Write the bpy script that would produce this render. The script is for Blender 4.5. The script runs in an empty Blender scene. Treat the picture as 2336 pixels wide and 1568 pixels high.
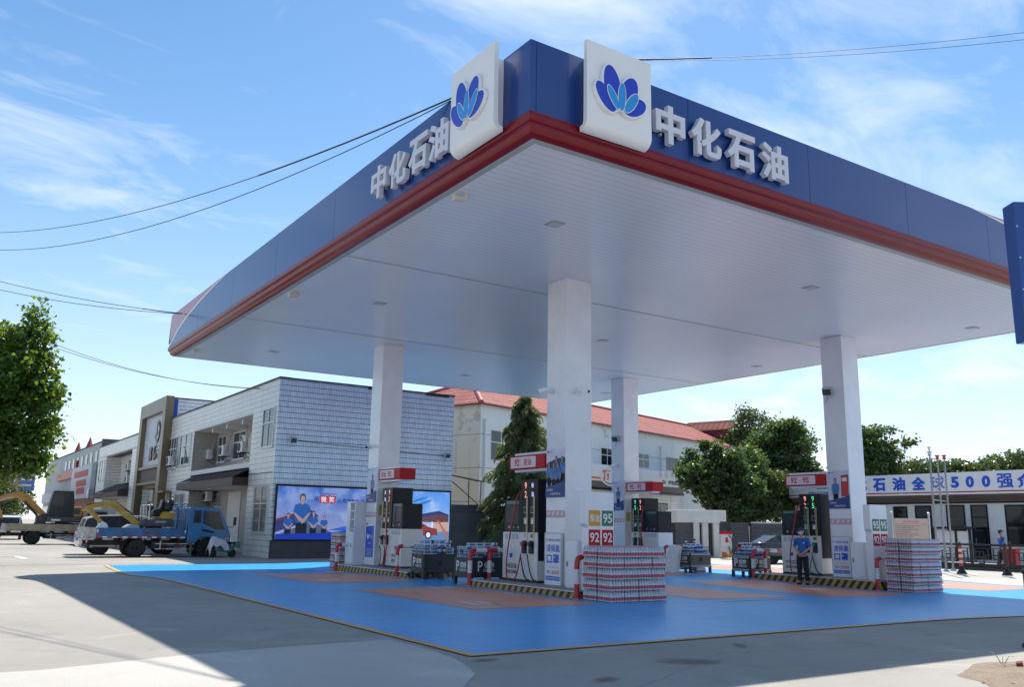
import bpy, bmesh, math, random
import numpy as np
from mathutils import Vector, Matrix
R = math.radians
random.seed(7)
rng = np.random.default_rng(7)
S = bpy.context.scene
C = S.collection
# ------------------------------------------------------------------ camera
cam = bpy.data.cameras.new('camera')
cam.sensor_width = 36.0
cam.lens = 2004.58 / 2336 * 36
cam.clip_start = 0.1
cam.clip_end = 3000
co = bpy.data.objects.new('camera', cam)
C.objects.link(co)
S.camera = co
def _aim(yaw, pitch, roll):
    cy, sy, cp, sp = math.cos(yaw), math.sin(yaw), math.cos(pitch), math.sin(pitch)
    f = Vector((cp*cy, cp*sy, sp)); r = Vector((sy, -cy, 0)); u = r.cross(f)
    r2 = math.cos(roll)*r + math.sin(roll)*u
    u2 = -math.sin(roll)*r + math.cos(roll)*u
    return Matrix((r2, u2, -f)).transposed()
co.matrix_world = Matrix.Translation((-7.711, -11.192, 1.6)) @ _aim(R(56.412), R(11.75), R(0.98)).to_4x4()
# ------------------------------------------------------------------ light
SUN_AZ, SUN_EL = R(43.2), R(56.1)          # azimuth from +X towards +Y
sd = Vector((math.cos(SUN_EL)*math.cos(SUN_AZ), math.cos(SUN_EL)*math.sin(SUN_AZ), math.sin(SUN_EL)))
sl = bpy.data.lights.new('sun', 'SUN')
sl.energy = 5.0; sl.angle = R(0.55); sl.color = (1.0, 0.94, 0.85)
so = bpy.data.objects.new('sun', sl); C.objects.link(so)
so.rotation_euler = sd.to_track_quat('Z', 'Y').to_euler()
so.location = (60, 60, 90)
S.view_settings.view_transform = 'Standard'
S.view_settings.look = 'None'
S.view_settings.exposure = 0.42
S.view_settings.gamma = 1.0
S.cycles.transparent_max_bounces = 16
S.cycles.max_bounces = 8
W = bpy.data.worlds.new('World'); S.world = W; W.use_nodes = True
def build_world():
    nt = W.node_tree; N = nt.nodes; L = nt.links
    for n in list(N): N.remove(n)
    out = N.new('ShaderNodeOutputWorld'); bg = N.new('ShaderNodeBackground')
    sky = N.new('ShaderNodeTexSky'); sky.sky_type = 'NISHITA'; sky.sun_disc = False
    sky.sun_elevation = SUN_EL
    sky.sun_rotation = R(90) - SUN_AZ       # Blender measures from +Y, clockwise
    sky.altitude = 50; sky.air_density = 1.0; sky.dust_density = 0.3; sky.ozone_density = 3.5
    bg.inputs['Strength'].default_value = 0.12
    tc = N.new('ShaderNodeTexCoord'); sep = N.new('ShaderNodeSeparateXYZ')
    L.new(tc.outputs['Generated'], sep.inputs[0])
    def math_(op, a, b=None):
        m = N.new('ShaderNodeMath'); m.operation = op
        for i, x in enumerate((a, b)):
            if x is None: continue
            if isinstance(x, (int, float)): m.inputs[i].default_value = x
            else: L.new(x, m.inputs[i])
        return m.outputs[0]
    zc = math_('MAXIMUM', sep.outputs['Z'], 0.0)
    dz = math_('ADD', zc, 0.16)
    u = math_('DIVIDE', sep.outputs['X'], dz); v = math_('DIVIDE', sep.outputs['Y'], dz)
    cmb = N.new('ShaderNodeCombineXYZ'); L.new(u, cmb.inputs[0]); L.new(v, cmb.inputs[1])
    mp = N.new('ShaderNodeMapping'); mp.inputs['Rotation'].default_value = (0, 0, R(-38)); mp.inputs['Scale'].default_value = (1.0, 1.6, 1.0)
    mp.inputs['Location'].default_value = (3.1, 1.7, 0)
    L.new(cmb.outputs[0], mp.inputs[0])
    n1 = N.new('ShaderNodeTexNoise'); n1.inputs['Scale'].default_value = 2.6; n1.inputs['Detail'].default_value = 9; n1.inputs['Roughness'].default_value = 0.6; n1.inputs['Distortion'].default_value = 0.5
    L.new(mp.outputs[0], n1.inputs['Vector'])
    n2 = N.new('ShaderNodeTexNoise'); n2.inputs['Scale'].default_value = 0.8; n2.inputs['Detail'].default_value = 3
    L.new(mp.outputs[0], n2.inputs['Vector'])
    mix = math_('ADD', math_('MULTIPLY', n1.outputs['Fac'], 0.68), math_('MULTIPLY', n2.outputs['Fac'], 0.42))
    mix = math_('ADD', mix, math_('MULTIPLY', math_('MINIMUM', math_('MAXIMUM', math_('SUBTRACT', u, 0.75), -0.6), 1.2), 0.045))
    mix = math_('ADD', mix, math_('MULTIPLY', math_('SUBTRACT', 0.55, zc), 0.06))
    rp = N.new('ShaderNodeValToRGB'); rp.color_ramp.elements[0].position = 0.49; rp.color_ramp.elements[1].position = 0.77
    rp.color_ramp.elements[0].color = (0, 0, 0, 1); rp.color_ramp.elements[1].color = (1, 1, 1, 1)
    L.new(mix, rp.inputs[0])
    # pale veil that thickens towards the horizon
    hz = math_('POWER', math_('SUBTRACT', 1.0, zc), 4.4)
    fac = math_('MAXIMUM', math_('MULTIPLY', rp.outputs[0], 0.75), math_('MULTIPLY', hz, 0.78))
    hs = N.new('ShaderNodeHueSaturation'); hs.inputs['Hue'].default_value = 0.493; hs.inputs['Saturation'].default_value = 1.2; L.new(sky.outputs[0], hs.inputs['Color'])
    mx = N.new('ShaderNodeMix'); mx.data_type = 'RGBA'
    L.new(fac, mx.inputs[0]); L.new(hs.outputs[0], mx.inputs[6]); mx.inputs[7].default_value = (6.8, 7.3, 8.0, 1)
    L.new(mx.outputs[2], bg.inputs[0]); L.new(bg.outputs[0], out.inputs[0])
build_world()
# ------------------------------------------------------------------ materials
MATS = {}
def pm(name, col, rough=0.55, metal=0.0, var=0.08, scale=2.5, bump=0.0, bscale=60, coat=0.0, spec=0.5, emit=0.0, alpha=1.0, dirt=0.0, dirtcol=(0.12, 0.1, 0.08)):
    """plain surface with slight colour/roughness variation, optional grime and bump"""
    if name in MATS: return MATS[name]
    m = bpy.data.materials.new(name); m.use_nodes = True
    nt = m.node_tree; N = nt.nodes; L = nt.links; b = N['Principled BSDF']
    b.inputs['Roughness'].default_value = rough; b.inputs['Metallic'].default_value = metal
    b.inputs['Coat Weight'].default_value = coat; b.inputs['Coat Roughness'].default_value = 0.06
    b.inputs['Specular IOR Level'].default_value = spec
    b.inputs['Alpha'].default_value = alpha
    tc = N.new('ShaderNodeTexCoord')
    n = N.new('ShaderNodeTexNoise'); n.inputs['Scale'].default_value = scale; n.inputs['Detail'].default_value = 6
    L.new(tc.outputs['Object'], n.inputs['Vector'])
    r = N.new('ShaderNodeValToRGB')
    lo = tuple(max(0, c*(1-var*2)) for c in col); hi = tuple(min(1, c*(1+var*2)) for c in col)
    r.color_ramp.elements[0].color = (*lo, 1); r.color_ramp.elements[1].color = (*hi, 1)
    r.color_ramp.elements[0].position = 0.25; r.color_ramp.elements[1].position = 0.75
    L.new(n.outputs['Fac'], r.inputs[0])
    last = r.outputs[0]
    if dirt > 0:
        n3 = N.new('ShaderNodeTexNoise'); n3.inputs['Scale'].default_value = scale*2.3; n3.inputs['Detail'].default_value = 9; n3.inputs['Roughness'].default_value = 0.7
        L.new(tc.outputs['Object'], n3.inputs['Vector'])
        r3 = N.new('ShaderNodeValToRGB'); r3.color_ramp.elements[0].position = 0.5; r3.color_ramp.elements[1].position = 0.72
        r3.color_ramp.elements[0].color = (0, 0, 0, 1); r3.color_ramp.elements[1].color = (dirt, dirt, dirt, 1)
        L.new(n3.outputs['Fac'], r3.inputs[0])
        mx = N.new('ShaderNodeMix'); mx.data_type = 'RGBA'; L.new(r3.outputs[0], mx.inputs[0]); L.new(last, mx.inputs[6]); mx.inputs[7].default_value = (*dirtcol, 1)
        last = mx.outputs[2]
    L.new(last, b.inputs['Base Color'])
    if emit > 0:
        L.new(last, b.inputs['Emission Color']); b.inputs['Emission Strength'].default_value = emit
    if bump > 0:
        n2 = N.new('ShaderNodeTexNoise'); n2.inputs['Scale'].default_value = bscale; n2.inputs['Detail'].default_value = 4
        L.new(tc.outputs['Object'], n2.inputs['Vector'])
        bp = N.new('ShaderNodeBump'); bp.inputs['Strength'].default_value = bump; bp.inputs['Distance'].default_value = 0.01
        L.new(n2.outputs['Fac'], bp.inputs['Height']); L.new(bp.outputs[0], b.inputs['Normal'])
    MATS[name] = m
    return m
class NT:
    """tiny node-graph helper"""
    def __init__(s, name):
        s.m = bpy.data.materials.new(name); s.m.use_nodes = True
        s.nt = s.m.node_tree; s.N = s.nt.nodes; s.L = s.nt.links; s.b = s.N['Principled BSDF']; MATS[name] = s.m
        s.tc = s.N.new('ShaderNodeTexCoord')
        s.sep = s.N.new('ShaderNodeSeparateXYZ'); s.L.new(s.tc.outputs['Object'], s.sep.inputs[0])
        s.P = s.tc.outputs['Object']; s.X, s.Y, s.Z = s.sep.outputs
    def set(s, sock, v):
        if isinstance(v, (int, float)): sock.default_value = v
        elif isinstance(v, tuple): sock.default_value = v if len(v) == 4 or len(v) == len(sock.default_value) else (*v, 1)
        else: s.L.new(v, sock)
    def ma(s, op, a, b=None, c=None):
        n = s.N.new('ShaderNodeMath'); n.operation = op
        for i, x in enumerate((a, b, c)):
            if x is not None: s.set(n.inputs[i], x)
        return n.outputs[0]
    def noise(s, scale, detail=4, rough=0.5, vec=None, dist=0.0):
        n = s.N.new('ShaderNodeTexNoise'); n.inputs['Scale'].default_value = scale; n.inputs['Detail'].default_value = detail
        n.inputs['Roughness'].default_value = rough; n.inputs['Distortion'].default_value = dist
        s.L.new(vec or s.P, n.inputs['Vector']); return n.outputs['Fac']
    def ramp(s, f, p0, p1, c0=(0, 0, 0), c1=(1, 1, 1)):
        r = s.N.new('ShaderNodeValToRGB'); e = r.color_ramp.elements
        e[0].position = p0; e[1].position = p1; e[0].color = (*c0, 1); e[1].color = (*c1, 1)
        s.L.new(f, r.inputs[0]); return r.outputs[0]
    def mix(s, f, a, b):
        n = s.N.new('ShaderNodeMix'); n.data_type = 'RGBA'
        s.set(n.inputs[0], f); s.set(n.inputs[6], a); s.set(n.inputs[7], b); return n.outputs[2]
    def line(s, coord, period, width, off=0.0):
        """1 inside a thin line repeated every period"""
        f = s.ma('FRACT', s.ma('DIVIDE', s.ma('ADD', coord, off + 1000*period), period))
        return s.ma('LESS_THAN', f, width/period)
    def bump(s, h, strength=0.3, dist=0.01):
        n = s.N.new('ShaderNodeBump'); n.inputs['Strength'].default_value = strength; n.inputs['Distance'].default_value = dist
        s.L.new(h, n.inputs['Height']); s.L.new(n.outputs[0], s.b.inputs['Normal'])
    def fin(s, col, rough=0.6, metal=0.0, **kw):
        s.set(s.b.inputs['Base Color'], col); s.set(s.b.inputs['Roughness'], rough); s.b.inputs['Metallic'].default_value = metal
        return s.m
# ------------------------------------------------------------------ mesh builder
_tc = {}
def glyphs(txt, bold=0.0):
    k = (txt, bold)
    if k in _tc: return _tc[k]
    cu = bpy.data.curves.new('tmp', 'FONT'); cu.body = txt; cu.offset = bold; cu.resolution_u = 3
    ob = bpy.data.objects.new('tmp', cu); C.objects.link(ob)
    dg = bpy.context.evaluated_depsgraph_get(); me = ob.evaluated_get(dg).to_mesh()
    v = [tuple(p.co)[:2] for p in me.vertices]; f = [tuple(p.vertices) for p in me.polygons]
    ec = {}
    for p in f:
        for i in range(len(p)):
            a, b = p[i], p[(i+1) % len(p)]; ec[(a, b)] = 1
    edges = [(a, b) for (a, b) in ec if (b, a) not in ec]
    ob.evaluated_get(dg).to_mesh_clear(); bpy.data.objects.remove(ob); bpy.data.curves.remove(cu)
    xs = [p[0] for p in v] or [0]; ys = [p[1] for p in v] or [0]
    _tc[k] = (v, f, edges, min(xs), min(ys), max(xs), max(ys))
    return _tc[k]
class MB:
    def __init__(s, m=None):
        s.v = []; s.f = []; s.mi = []; s.sm = []; s.mats = []; s.cur = 0
        if m is not None: s.use(m)
    def use(s, m):
        if m not in s.mats: s.mats.append(m)
        s.cur = s.mats.index(m); return s
    def add(s, vs, fs, smooth=False):
        o = len(s.v); s.v.extend([tuple(p) for p in vs])
        for f in fs:
            s.f.append(tuple(i+o for i in f)); s.mi.append(s.cur); s.sm.append(smooth)
        return s
    def box(s, x0, y0, z0, x1, y1, z1):
        if x0 > x1: x0, x1 = x1, x0
        if y0 > y1: y0, y1 = y1, y0
        if z0 > z1: z0, z1 = z1, z0
        v = [(x0,y0,z0),(x1,y0,z0),(x1,y1,z0),(x0,y1,z0),(x0,y0,z1),(x1,y0,z1),(x1,y1,z1),(x0,y1,z1)]
        return s.add(v, [(0,3,2,1),(4,5,6,7),(0,1,5,4),(1,2,6,5),(2,3,7,6),(3,0,4,7)])
    def hexa(s, v):
        """box from 8 corners ordered as in box()"""
        return s.add(v, [(0,3,2,1),(4,5,6,7),(0,1,5,4),(1,2,6,5),(2,3,7,6),(3,0,4,7)])
    def beam(s, p, q, w, h=None, up=(0,0,1)):
        p = Vector(p); q = Vector(q); d = (q-p).normalized(); h = h or w
        u = Vector(up)
        if abs(d.dot(u)) > 0.98: u = Vector((1,0,0))
        a = d.cross(u).normalized()*w/2; b = a.cross(d).normalized()*h/2
        return s.hexa([p-a-b, p+a-b, q+a-b, q-a-b, p-a+b, p+a+b, q+a+b, q-a+b])
    def prism(s, poly, o, r, u, depth):
        """polygon in the plane (o,r,u) (front faces r x u), extruded backwards by depth"""
        o = Vector(o); r = Vector(r); u = Vector(u); n = r.cross(u).normalized()
        A = sum(poly[i][0]*poly[(i+1) % len(poly)][1]-poly[(i+1) % len(poly)][0]*poly[i][1] for i in range(len(poly)))
        if A < 0: poly = poly[::-1]
        k = len(poly); F = [o+r*a+u*b for a, b in poly]; B = [p-n*depth for p in F]
        return s.add(F+B, [tuple(range(k)), tuple(range(2*k-1, k-1, -1))]+[(i, i+k, (i+1) % k+k, (i+1) % k) for i in range(k)])
    def flat(s, poly, o, r, u):
        o = Vector(o); r = Vector(r); u = Vector(u)
        A = sum(poly[i][0]*poly[(i+1) % len(poly)][1]-poly[(i+1) % len(poly)][0]*poly[i][1] for i in range(len(poly)))
        if A < 0: poly = poly[::-1]
        return s.add([o+r*a+u*b for a, b in poly], [tuple(range(len(poly)))])
    def quad(s, a, b, c, d): return s.add([a, b, c, d], [(0,1,2,3)])
    def text(s, t, o, r, u, h=None, w=None, depth=0.0, bold=0.0, align='c', maxw=None):
        """lettering: o = centre (or left centre) of the text box"""
        v, f, e, x0, y0, x1, y1 = glyphs(t, bold)
        if not v: return s
        gw, gh = x1-x0, y1-y0
        sy = (h/gh) if h else w/gw
        sx = (w/gw) if w else sy
        if maxw and sx*gw > maxw: sx = maxw/gw
        o = Vector(o); r = Vector(r).normalized(); u = Vector(u).normalized(); n = r.cross(u)
        ax = (x0+x1)/2 if align == 'c' else x0
        P = [o + r*((a-ax)*sx) + u*((b-(y0+y1)/2)*sy) for a, b in v]
        s.add(P, f)
        if depth > 0:
            k = len(P); s.add(P+[p-n*depth for p in P], [(b, a, a+k, b+k) for a, b in e])
        return s
    def tube(s, pts, rad, seg=6, caps=True, smooth=True):
        pts = [Vector(p) for p in pts]; n = len(pts)
        rads = rad if isinstance(rad, (list, tuple)) else [rad]*n
        V = []; a = None
        for i, p in enumerate(pts):
            t = (pts[min(i+1, n-1)]-pts[max(i-1, 0)])
            if t.length < 1e-9: t = Vector((0,0,1))
            t.normalize()
            if a is None:
                a = t.cross(Vector((0,0,1)))
                if a.length < 0.05: a = Vector((1,0,0))
            a = (a - t*a.dot(t)).normalized(); b = t.cross(a)
            for k in range(seg):
                an = 2*math.pi*k/seg; V.append(p+(a*math.cos(an)+b*math.sin(an))*rads[i])
        F = [(i*seg+k, i*seg+(k+1) % seg, (i+1)*seg+(k+1) % seg, (i+1)*seg+k) for i in range(n-1) for k in range(seg)]
        s.add(V, F, smooth)
        if caps:
            s.add(V[:seg], [tuple(range(seg-1, -1, -1))]); s.add(V[-seg:], [tuple(range(seg))])
        return s
    def cyl(s, p, q, r0, r1=None, seg=12, smooth=True): return s.tube([p, q], [r0, r0 if r1 is None else r1], seg, True, smooth)
    def lathe(s, prof, c=(0,0,0), seg=12, axis='z', smooth=True):
        V = []
        for r, z in prof:
            for k in range(seg):
                a = 2*math.pi*k/seg; x, y = r*math.cos(a), r*math.sin(a)
                p = {'z': (x, y, z), 'x': (z, x, y), 'y': (y, z, x)}[axis]
                V.append((p[0]+c[0], p[1]+c[1], p[2]+c[2]))
        n = len(prof)
        s.add(V, [(i*seg+k, i*seg+(k+1) % seg, (i+1)*seg+(k+1) % seg, (i+1)*seg+k) for i in range(n-1) for k in range(seg)], smooth)
        s.add(V[:seg], [tuple(range(seg-1, -1, -1))]); s.add(V[-seg:], [tuple(range(seg))])
        return s
    def ell(s, c, rx, ry, rz, seg=10, rings=6):
        V = []; F = []
        for i in range(rings+1):
            ph = math.pi*i/rings
            for k in range(seg):
                a = 2*math.pi*k/seg
                V.append((c[0]+rx*math.sin(ph)*math.cos(a), c[1]+ry*math.sin(ph)*math.sin(a), c[2]-rz*math.cos(ph)))
        for i in range(rings):
            for k in range(seg):
                F.append((i*seg+k, i*seg+(k+1) % seg, (i+1)*seg+(k+1) % seg, (i+1)*seg+k))
        return s.add(V, F, True)
    def build(s, name, parent=None, bevel=0.0, bseg=1):
        me = bpy.data.meshes.new(name)
        me.from_pydata(s.v, [], s.f)
        for m in s.mats: me.materials.append(m)
        me.polygons.foreach_set('material_index', s.mi); me.polygons.foreach_set('use_smooth', s.sm)
        me.update()
        if bevel > 0:
            bm = bmesh.new(); bm.from_mesh(me)
            bmesh.ops.remove_doubles(bm, verts=bm.verts, dist=1e-5)
            ed = [e for e in bm.edges if len(e.link_faces) == 2 and e.calc_face_angle() > 0.6 and e.calc_length() > bevel*2.2]
            bmesh.ops.bevel(bm, geom=ed, offset=bevel, segments=bseg, affect='EDGES', profile=0.5, clamp_overlap=True)
            bm.to_mesh(me); bm.free()
        ob = bpy.data.objects.new(name, me); C.objects.link(ob)
        if parent is not None: ob.parent = parent
        return ob
def tag(o, label=None, cat=None, group=None, kind=None):
    if label: o['label'] = label
    if cat: o['category'] = cat
    if group: o['group'] = group
    if kind: o['kind'] = kind
    return o
def thing(name, label, cat, loc=(0,0,0), rz=0.0, group=None):
    o = bpy.data.objects.new(name, None); C.objects.link(o)
    o.empty_display_size = 0.3; o.location = loc; o.rotation_euler = (0, 0, rz)
    return tag(o, label, cat, group)
def single(mb, name, label, cat, loc=(0,0,0), rz=0.0, group=None, kind=None, bevel=0.0):
    o = mb.build(name, None, bevel); o.location = loc; o.rotation_euler = (0, 0, rz)
    return tag(o, label, cat, group, kind)
def struct(mb, name, loc=(0,0,0)):
    o = mb.build(name); o.location = loc; o['kind'] = 'structure'; return o
def dup(o, loc, rz=0.0, label=None, group=None):
    r = o.copy(); C.objects.link(r); r.location = loc; r.rotation_euler = (0, 0, rz)
    if label: r['label'] = label
    if group: r['group'] = group
    for ch in o.children:
        c = ch.copy(); C.objects.link(c); c.parent = r
        for g in ch.children:
            d = g.copy(); C.objects.link(d); d.parent = c
    return r
def ellipse(cx, cy, a, b, rot=0.0, n=20):
    c, s_ = math.cos(rot), math.sin(rot)
    return [(cx+a*math.cos(t)*c-b*math.sin(t)*s_, cy+a*math.cos(t)*s_+b*math.sin(t)*c) for t in [2*math.pi*i/n for i in range(n)]]
def rrect(x0, y0, x1, y1, r, n=4):
    P = []
    for cx, cy, a0 in ((x1-r, y0+r, -90), (x1-r, y1-r, 0), (x0+r, y1-r, 90), (x0+r, y0+r, 180)):
        for i in range(n+1):
            a = R(a0+90*i/n); P.append((cx+r*math.cos(a), cy+r*math.sin(a)))
    return P
X_, Y_, Z_ = Vector((1,0,0)), Vector((0,1,0)), Vector((0,0,1))

def ss(a, b, v):
    t = min(1.0, max(0.0, (v-a)/(b-a))); return t*t*(3-2*t)
def gz(x, y):
    """the forecourt falls slightly towards its drains"""
    d1 = -(0.13+0.07*ss(0, -5, x))*(1-ss(4.2, 6.8, x))*math.exp(-((y-20.5)/3.6)**2)*ss(-13.5, -9, x)
    d2 = -0.11*ss(8, 15, x)*ss(12, 5, y)*(1-ss(26, 33, x))*ss(-8.5, -3, y)
    return d1+d2 if -14 < x < 34 and -9 < y < 30 else 0.0
def clip_poly(P, x0, y0, x1, y1):
    for ax, lim, sg in ((0, x0, 1), (0, x1, -1), (1, y0, 1), (1, y1, -1)):
        Q = []
        for i in range(len(P)):
            a, b = P[i], P[(i+1) % len(P)]; da, db = sg*(a[ax]-lim), sg*(b[ax]-lim)
            if da >= 0: Q.append(a)
            if (da >= 0) != (db >= 0): t = da/(da-db); Q.append((a[0]+(b[0]-a[0])*t, a[1]+(b[1]-a[1])*t))
        P = Q
        if not P: return P
    return P
def drape(mb, poly, z, step=0.6):
    """lay a polygon on the ground, following its gentle falls"""
    xs = [p[0] for p in poly]; ys = [p[1] for p in poly]
    def cuts(a, b, lo, hi):
        c = [a]+[v for v in np.arange(lo, hi+1e-6, step) if a+1e-4 < v < b-1e-4]+[b]; return c
    X = cuts(min(xs), max(xs), -14, 34); Y = cuts(min(ys), max(ys), -9, 30)
    rect = len(poly) == 4 and len(set(xs)) == 2 and len(set(ys)) == 2; idx = {}
    def vid(p):
        k = (round(p[0], 4), round(p[1], 4))
        if k not in idx: idx[k] = len(V); V.append((p[0], p[1], z+gz(p[0], p[1])))
        return idx[k]
    V = []; F = []
    for i in range(len(X)-1):
        for j in range(len(Y)-1):
            Q = [(X[i], Y[j]), (X[i+1], Y[j]), (X[i+1], Y[j+1]), (X[i], Y[j+1])]
            if not rect: Q = clip_poly(list(poly), X[i], Y[j], X[i+1], Y[j+1])
            if len(Q) > 2:
                f = []
                for q in Q:
                    k = vid(q)
                    if k not in f: f.append(k)
                if len(f) > 2: F.append(tuple(f))
    return mb.add(V, F, True)
# ------------------------------------------------------------------ palette
M_white   = pm('white_panel', (0.78, 0.78, 0.81), 0.28, var=0.02, coat=0.3)
M_colwhite= pm('column_white', (0.76, 0.76, 0.80), 0.22, var=0.03, coat=0.4, dirt=0.10, scale=1.2)
M_offwhite= pm('off_white_paint', (0.66, 0.65, 0.62), 0.5, var=0.04)
M_black   = pm('black_gloss', (0.010, 0.011, 0.015), 0.35, var=0.1, spec=0.25)
M_dark    = pm('dark_plastic', (0.022, 0.024, 0.03), 0.45, var=0.15)
M_rubber  = pm('tyre_rubber', (0.02, 0.02, 0.02), 0.85, var=0.3, scale=9, bump=0.3)
M_under   = pm('chassis_black', (0.03, 0.028, 0.026), 0.8, var=0.3, scale=6, dirt=0.5, dirtcol=(0.11, 0.09, 0.07))
M_steel   = pm('galvanised_steel', (0.55, 0.57, 0.6), 0.35, metal=0.85, var=0.08)
M_chrome  = pm('chrome', (0.8, 0.8, 0.82), 0.12, metal=1.0, var=0.02)
M_red     = pm('sign_red', (0.46, 0.008, 0.018), 0.45, var=0.04, spec=0.25)
M_redp    = pm('red_pipe_paint', (0.50, 0.02, 0.025), 0.35, var=0.08, coat=0.2)
M_whitep  = pm('white_pipe_paint', (0.72, 0.72, 0.72), 0.35, var=0.05, dirt=0.25)
M_blue    = pm('sign_blue', (0.012, 0.06, 0.33), 0.3, var=0.05)
M_txtblue = pm('lettering_blue', (0.012, 0.085, 0.55), 0.35, var=0.03)
M_txtred  = pm('lettering_red', (0.62, 0.03, 0.03), 0.4, var=0.03)
M_orange  = pm('lettering_orange', (0.75, 0.14, 0.03), 0.4, var=0.03)
M_txtw    = pm('lettering_white', (0.82, 0.82, 0.84), 0.35, var=0.02)
M_txtk    = pm('lettering_black', (0.02, 0.02, 0.025), 0.4, var=0.02)
M_green   = pm('grade_green', (0.012, 0.16, 0.085), 0.35, var=0.04)
M_yellow  = pm('grade_amber', (0.72, 0.30, 0.01), 0.35, var=0.04)
M_pink    = pm('pale_pink_sticker', (0.62, 0.36, 0.40), 0.45, var=0.04)
M_poster  = pm('poster_paper', (0.72, 0.72, 0.78), 0.4, var=0.03)
M_skin    = pm('skin', (0.46, 0.26, 0.18), 0.5, var=0.05)
M_hair    = pm('black_hair', (0.012, 0.01, 0.01), 0.45, var=0.2)
M_shirt   = pm('blue_uniform', (0.015, 0.12, 0.42), 0.8, var=0.12, scale=8, bump=0.3, bscale=25)
M_trouser = pm('dark_trousers', (0.012, 0.013, 0.02), 0.85, var=0.2, scale=8)
M_petal   = pm('emblem_blue', (0.018, 0.045, 0.50), 0.25, var=0.03, coat=0.3)
M_petal2  = pm('emblem_light_blue', (0.025, 0.30, 0.72), 0.25, var=0.03, coat=0.3)
M_glass   = pm('window_glass', (0.035, 0.06, 0.06), 0.04, var=0.25, scale=0.9, spec=0.9)
M_glassd  = pm('dark_window_glass', (0.012, 0.018, 0.022), 0.05, var=0.3, scale=1.2, spec=0.8)
M_winfr   = pm('window_frame_white', (0.66, 0.67, 0.69), 0.35, var=0.04)
M_grille  = pm('steel_grille', (0.5, 0.5, 0.5), 0.4, metal=0.6, var=0.1)
M_cable   = pm('cable_black', (0.015, 0.015, 0.017), 0.6)
M_led_r   = pm('led_red', (1.0, 0.35, 0.3), 0.4, emit=0.9, var=0.0)
M_led_g   = pm('led_green', (0.1, 0.9, 0.35), 0.4, emit=0.7, var=0.0)
M_led_b   = pm('led_violet', (0.5, 0.55, 1.0), 0.4, emit=1.0, var=0.0)
# ------------------------------------------------------------------ ground
def ground_mat(name, col, dark, patch=0.35, crack=True, seed=0.0, rough=0.82):
    t = NT(name)
    mp = t.N.new('ShaderNodeMapping'); mp.inputs['Location'].default_value = (seed, seed*0.7, 0); t.L.new(t.P, mp.inputs[0]); P = mp.outputs[0]
    n1 = t.noise(0.16, 6, 0.55, P, 0.3); n2 = t.noise(1.4, 8, 0.65, P); n3 = t.noise(38, 5, 0.7, P)
    base = t.mix(t.ramp(n1, 0.42, 0.66), col, tuple(c*0.82 for c in col))
    base = t.mix(t.ma('MULTIPLY', t.ramp(n2, 0.52, 0.78), patch), base, dark)
    base = t.mix(t.ma('MULTIPLY', t.ramp(n3, 0.35, 0.75), 0.4), base, tuple(c*0.55 for c in col))
    v2 = t.noise(0.55, 4, 0.6, P, 0.8)
    base = t.mix(t.ma('MULTIPLY', t.ramp(v2, 0.56, 0.70), 0.5), base, tuple(min(1, c*1.28) for c in col))
    if crack:
        vo = t.N.new('ShaderNodeTexVoronoi'); vo.feature = 'DISTANCE_TO_EDGE'; vo.inputs['Scale'].default_value = 0.16
        wp = t.N.new('ShaderNodeMix'); wp.data_type = 'VECTOR'
        nz = t.N.new('ShaderNodeTexNoise'); nz.inputs['Scale'].default_value = 0.8; nz.inputs['Detail'].default_value = 5; t.L.new(P, nz.inputs['Vector'])
        wp.inputs[0].default_value = 0.18; t.L.new(P, wp.inputs[4]); t.L.new(nz.outputs['Color'], wp.inputs[5])
        t.L.new(wp.outputs[1], vo.inputs['Vector'])
        cr = t.ma('MULTIPLY', t.ma('LESS_THAN', vo.outputs['Distance'], 0.0016), t.ramp(t.noise(0.09, 2, 0.5, P), 0.52, 0.58))
        base = t.mix(t.ma('MULTIPLY', cr, 0.35), base, tuple(c*0.3 for c in col))
    t.bump(t.ma('ADD', n3, t.ma('MULTIPLY', n2, 0.6)), 0.35, 0.006)
    return t.fin(base, rough)
M_conc = ground_mat('worn_concrete', (0.375, 0.352, 0.315), (0.17, 0.16, 0.15), 0.5)
M_conc2 = ground_mat('new_concrete', (0.51, 0.487, 0.44), (0.36, 0.325, 0.29), 0.25, False, 11.0)
M_conc3 = ground_mat('far_concrete', (0.47, 0.455, 0.41), (0.34, 0.32, 0.28), 0.3, False, 31.0)
M_tar = ground_mat('oil_stain', (0.13, 0.105, 0.075), (0.09, 0.07, 0.05), 0.5, False, 5.0, 0.6)
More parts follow.
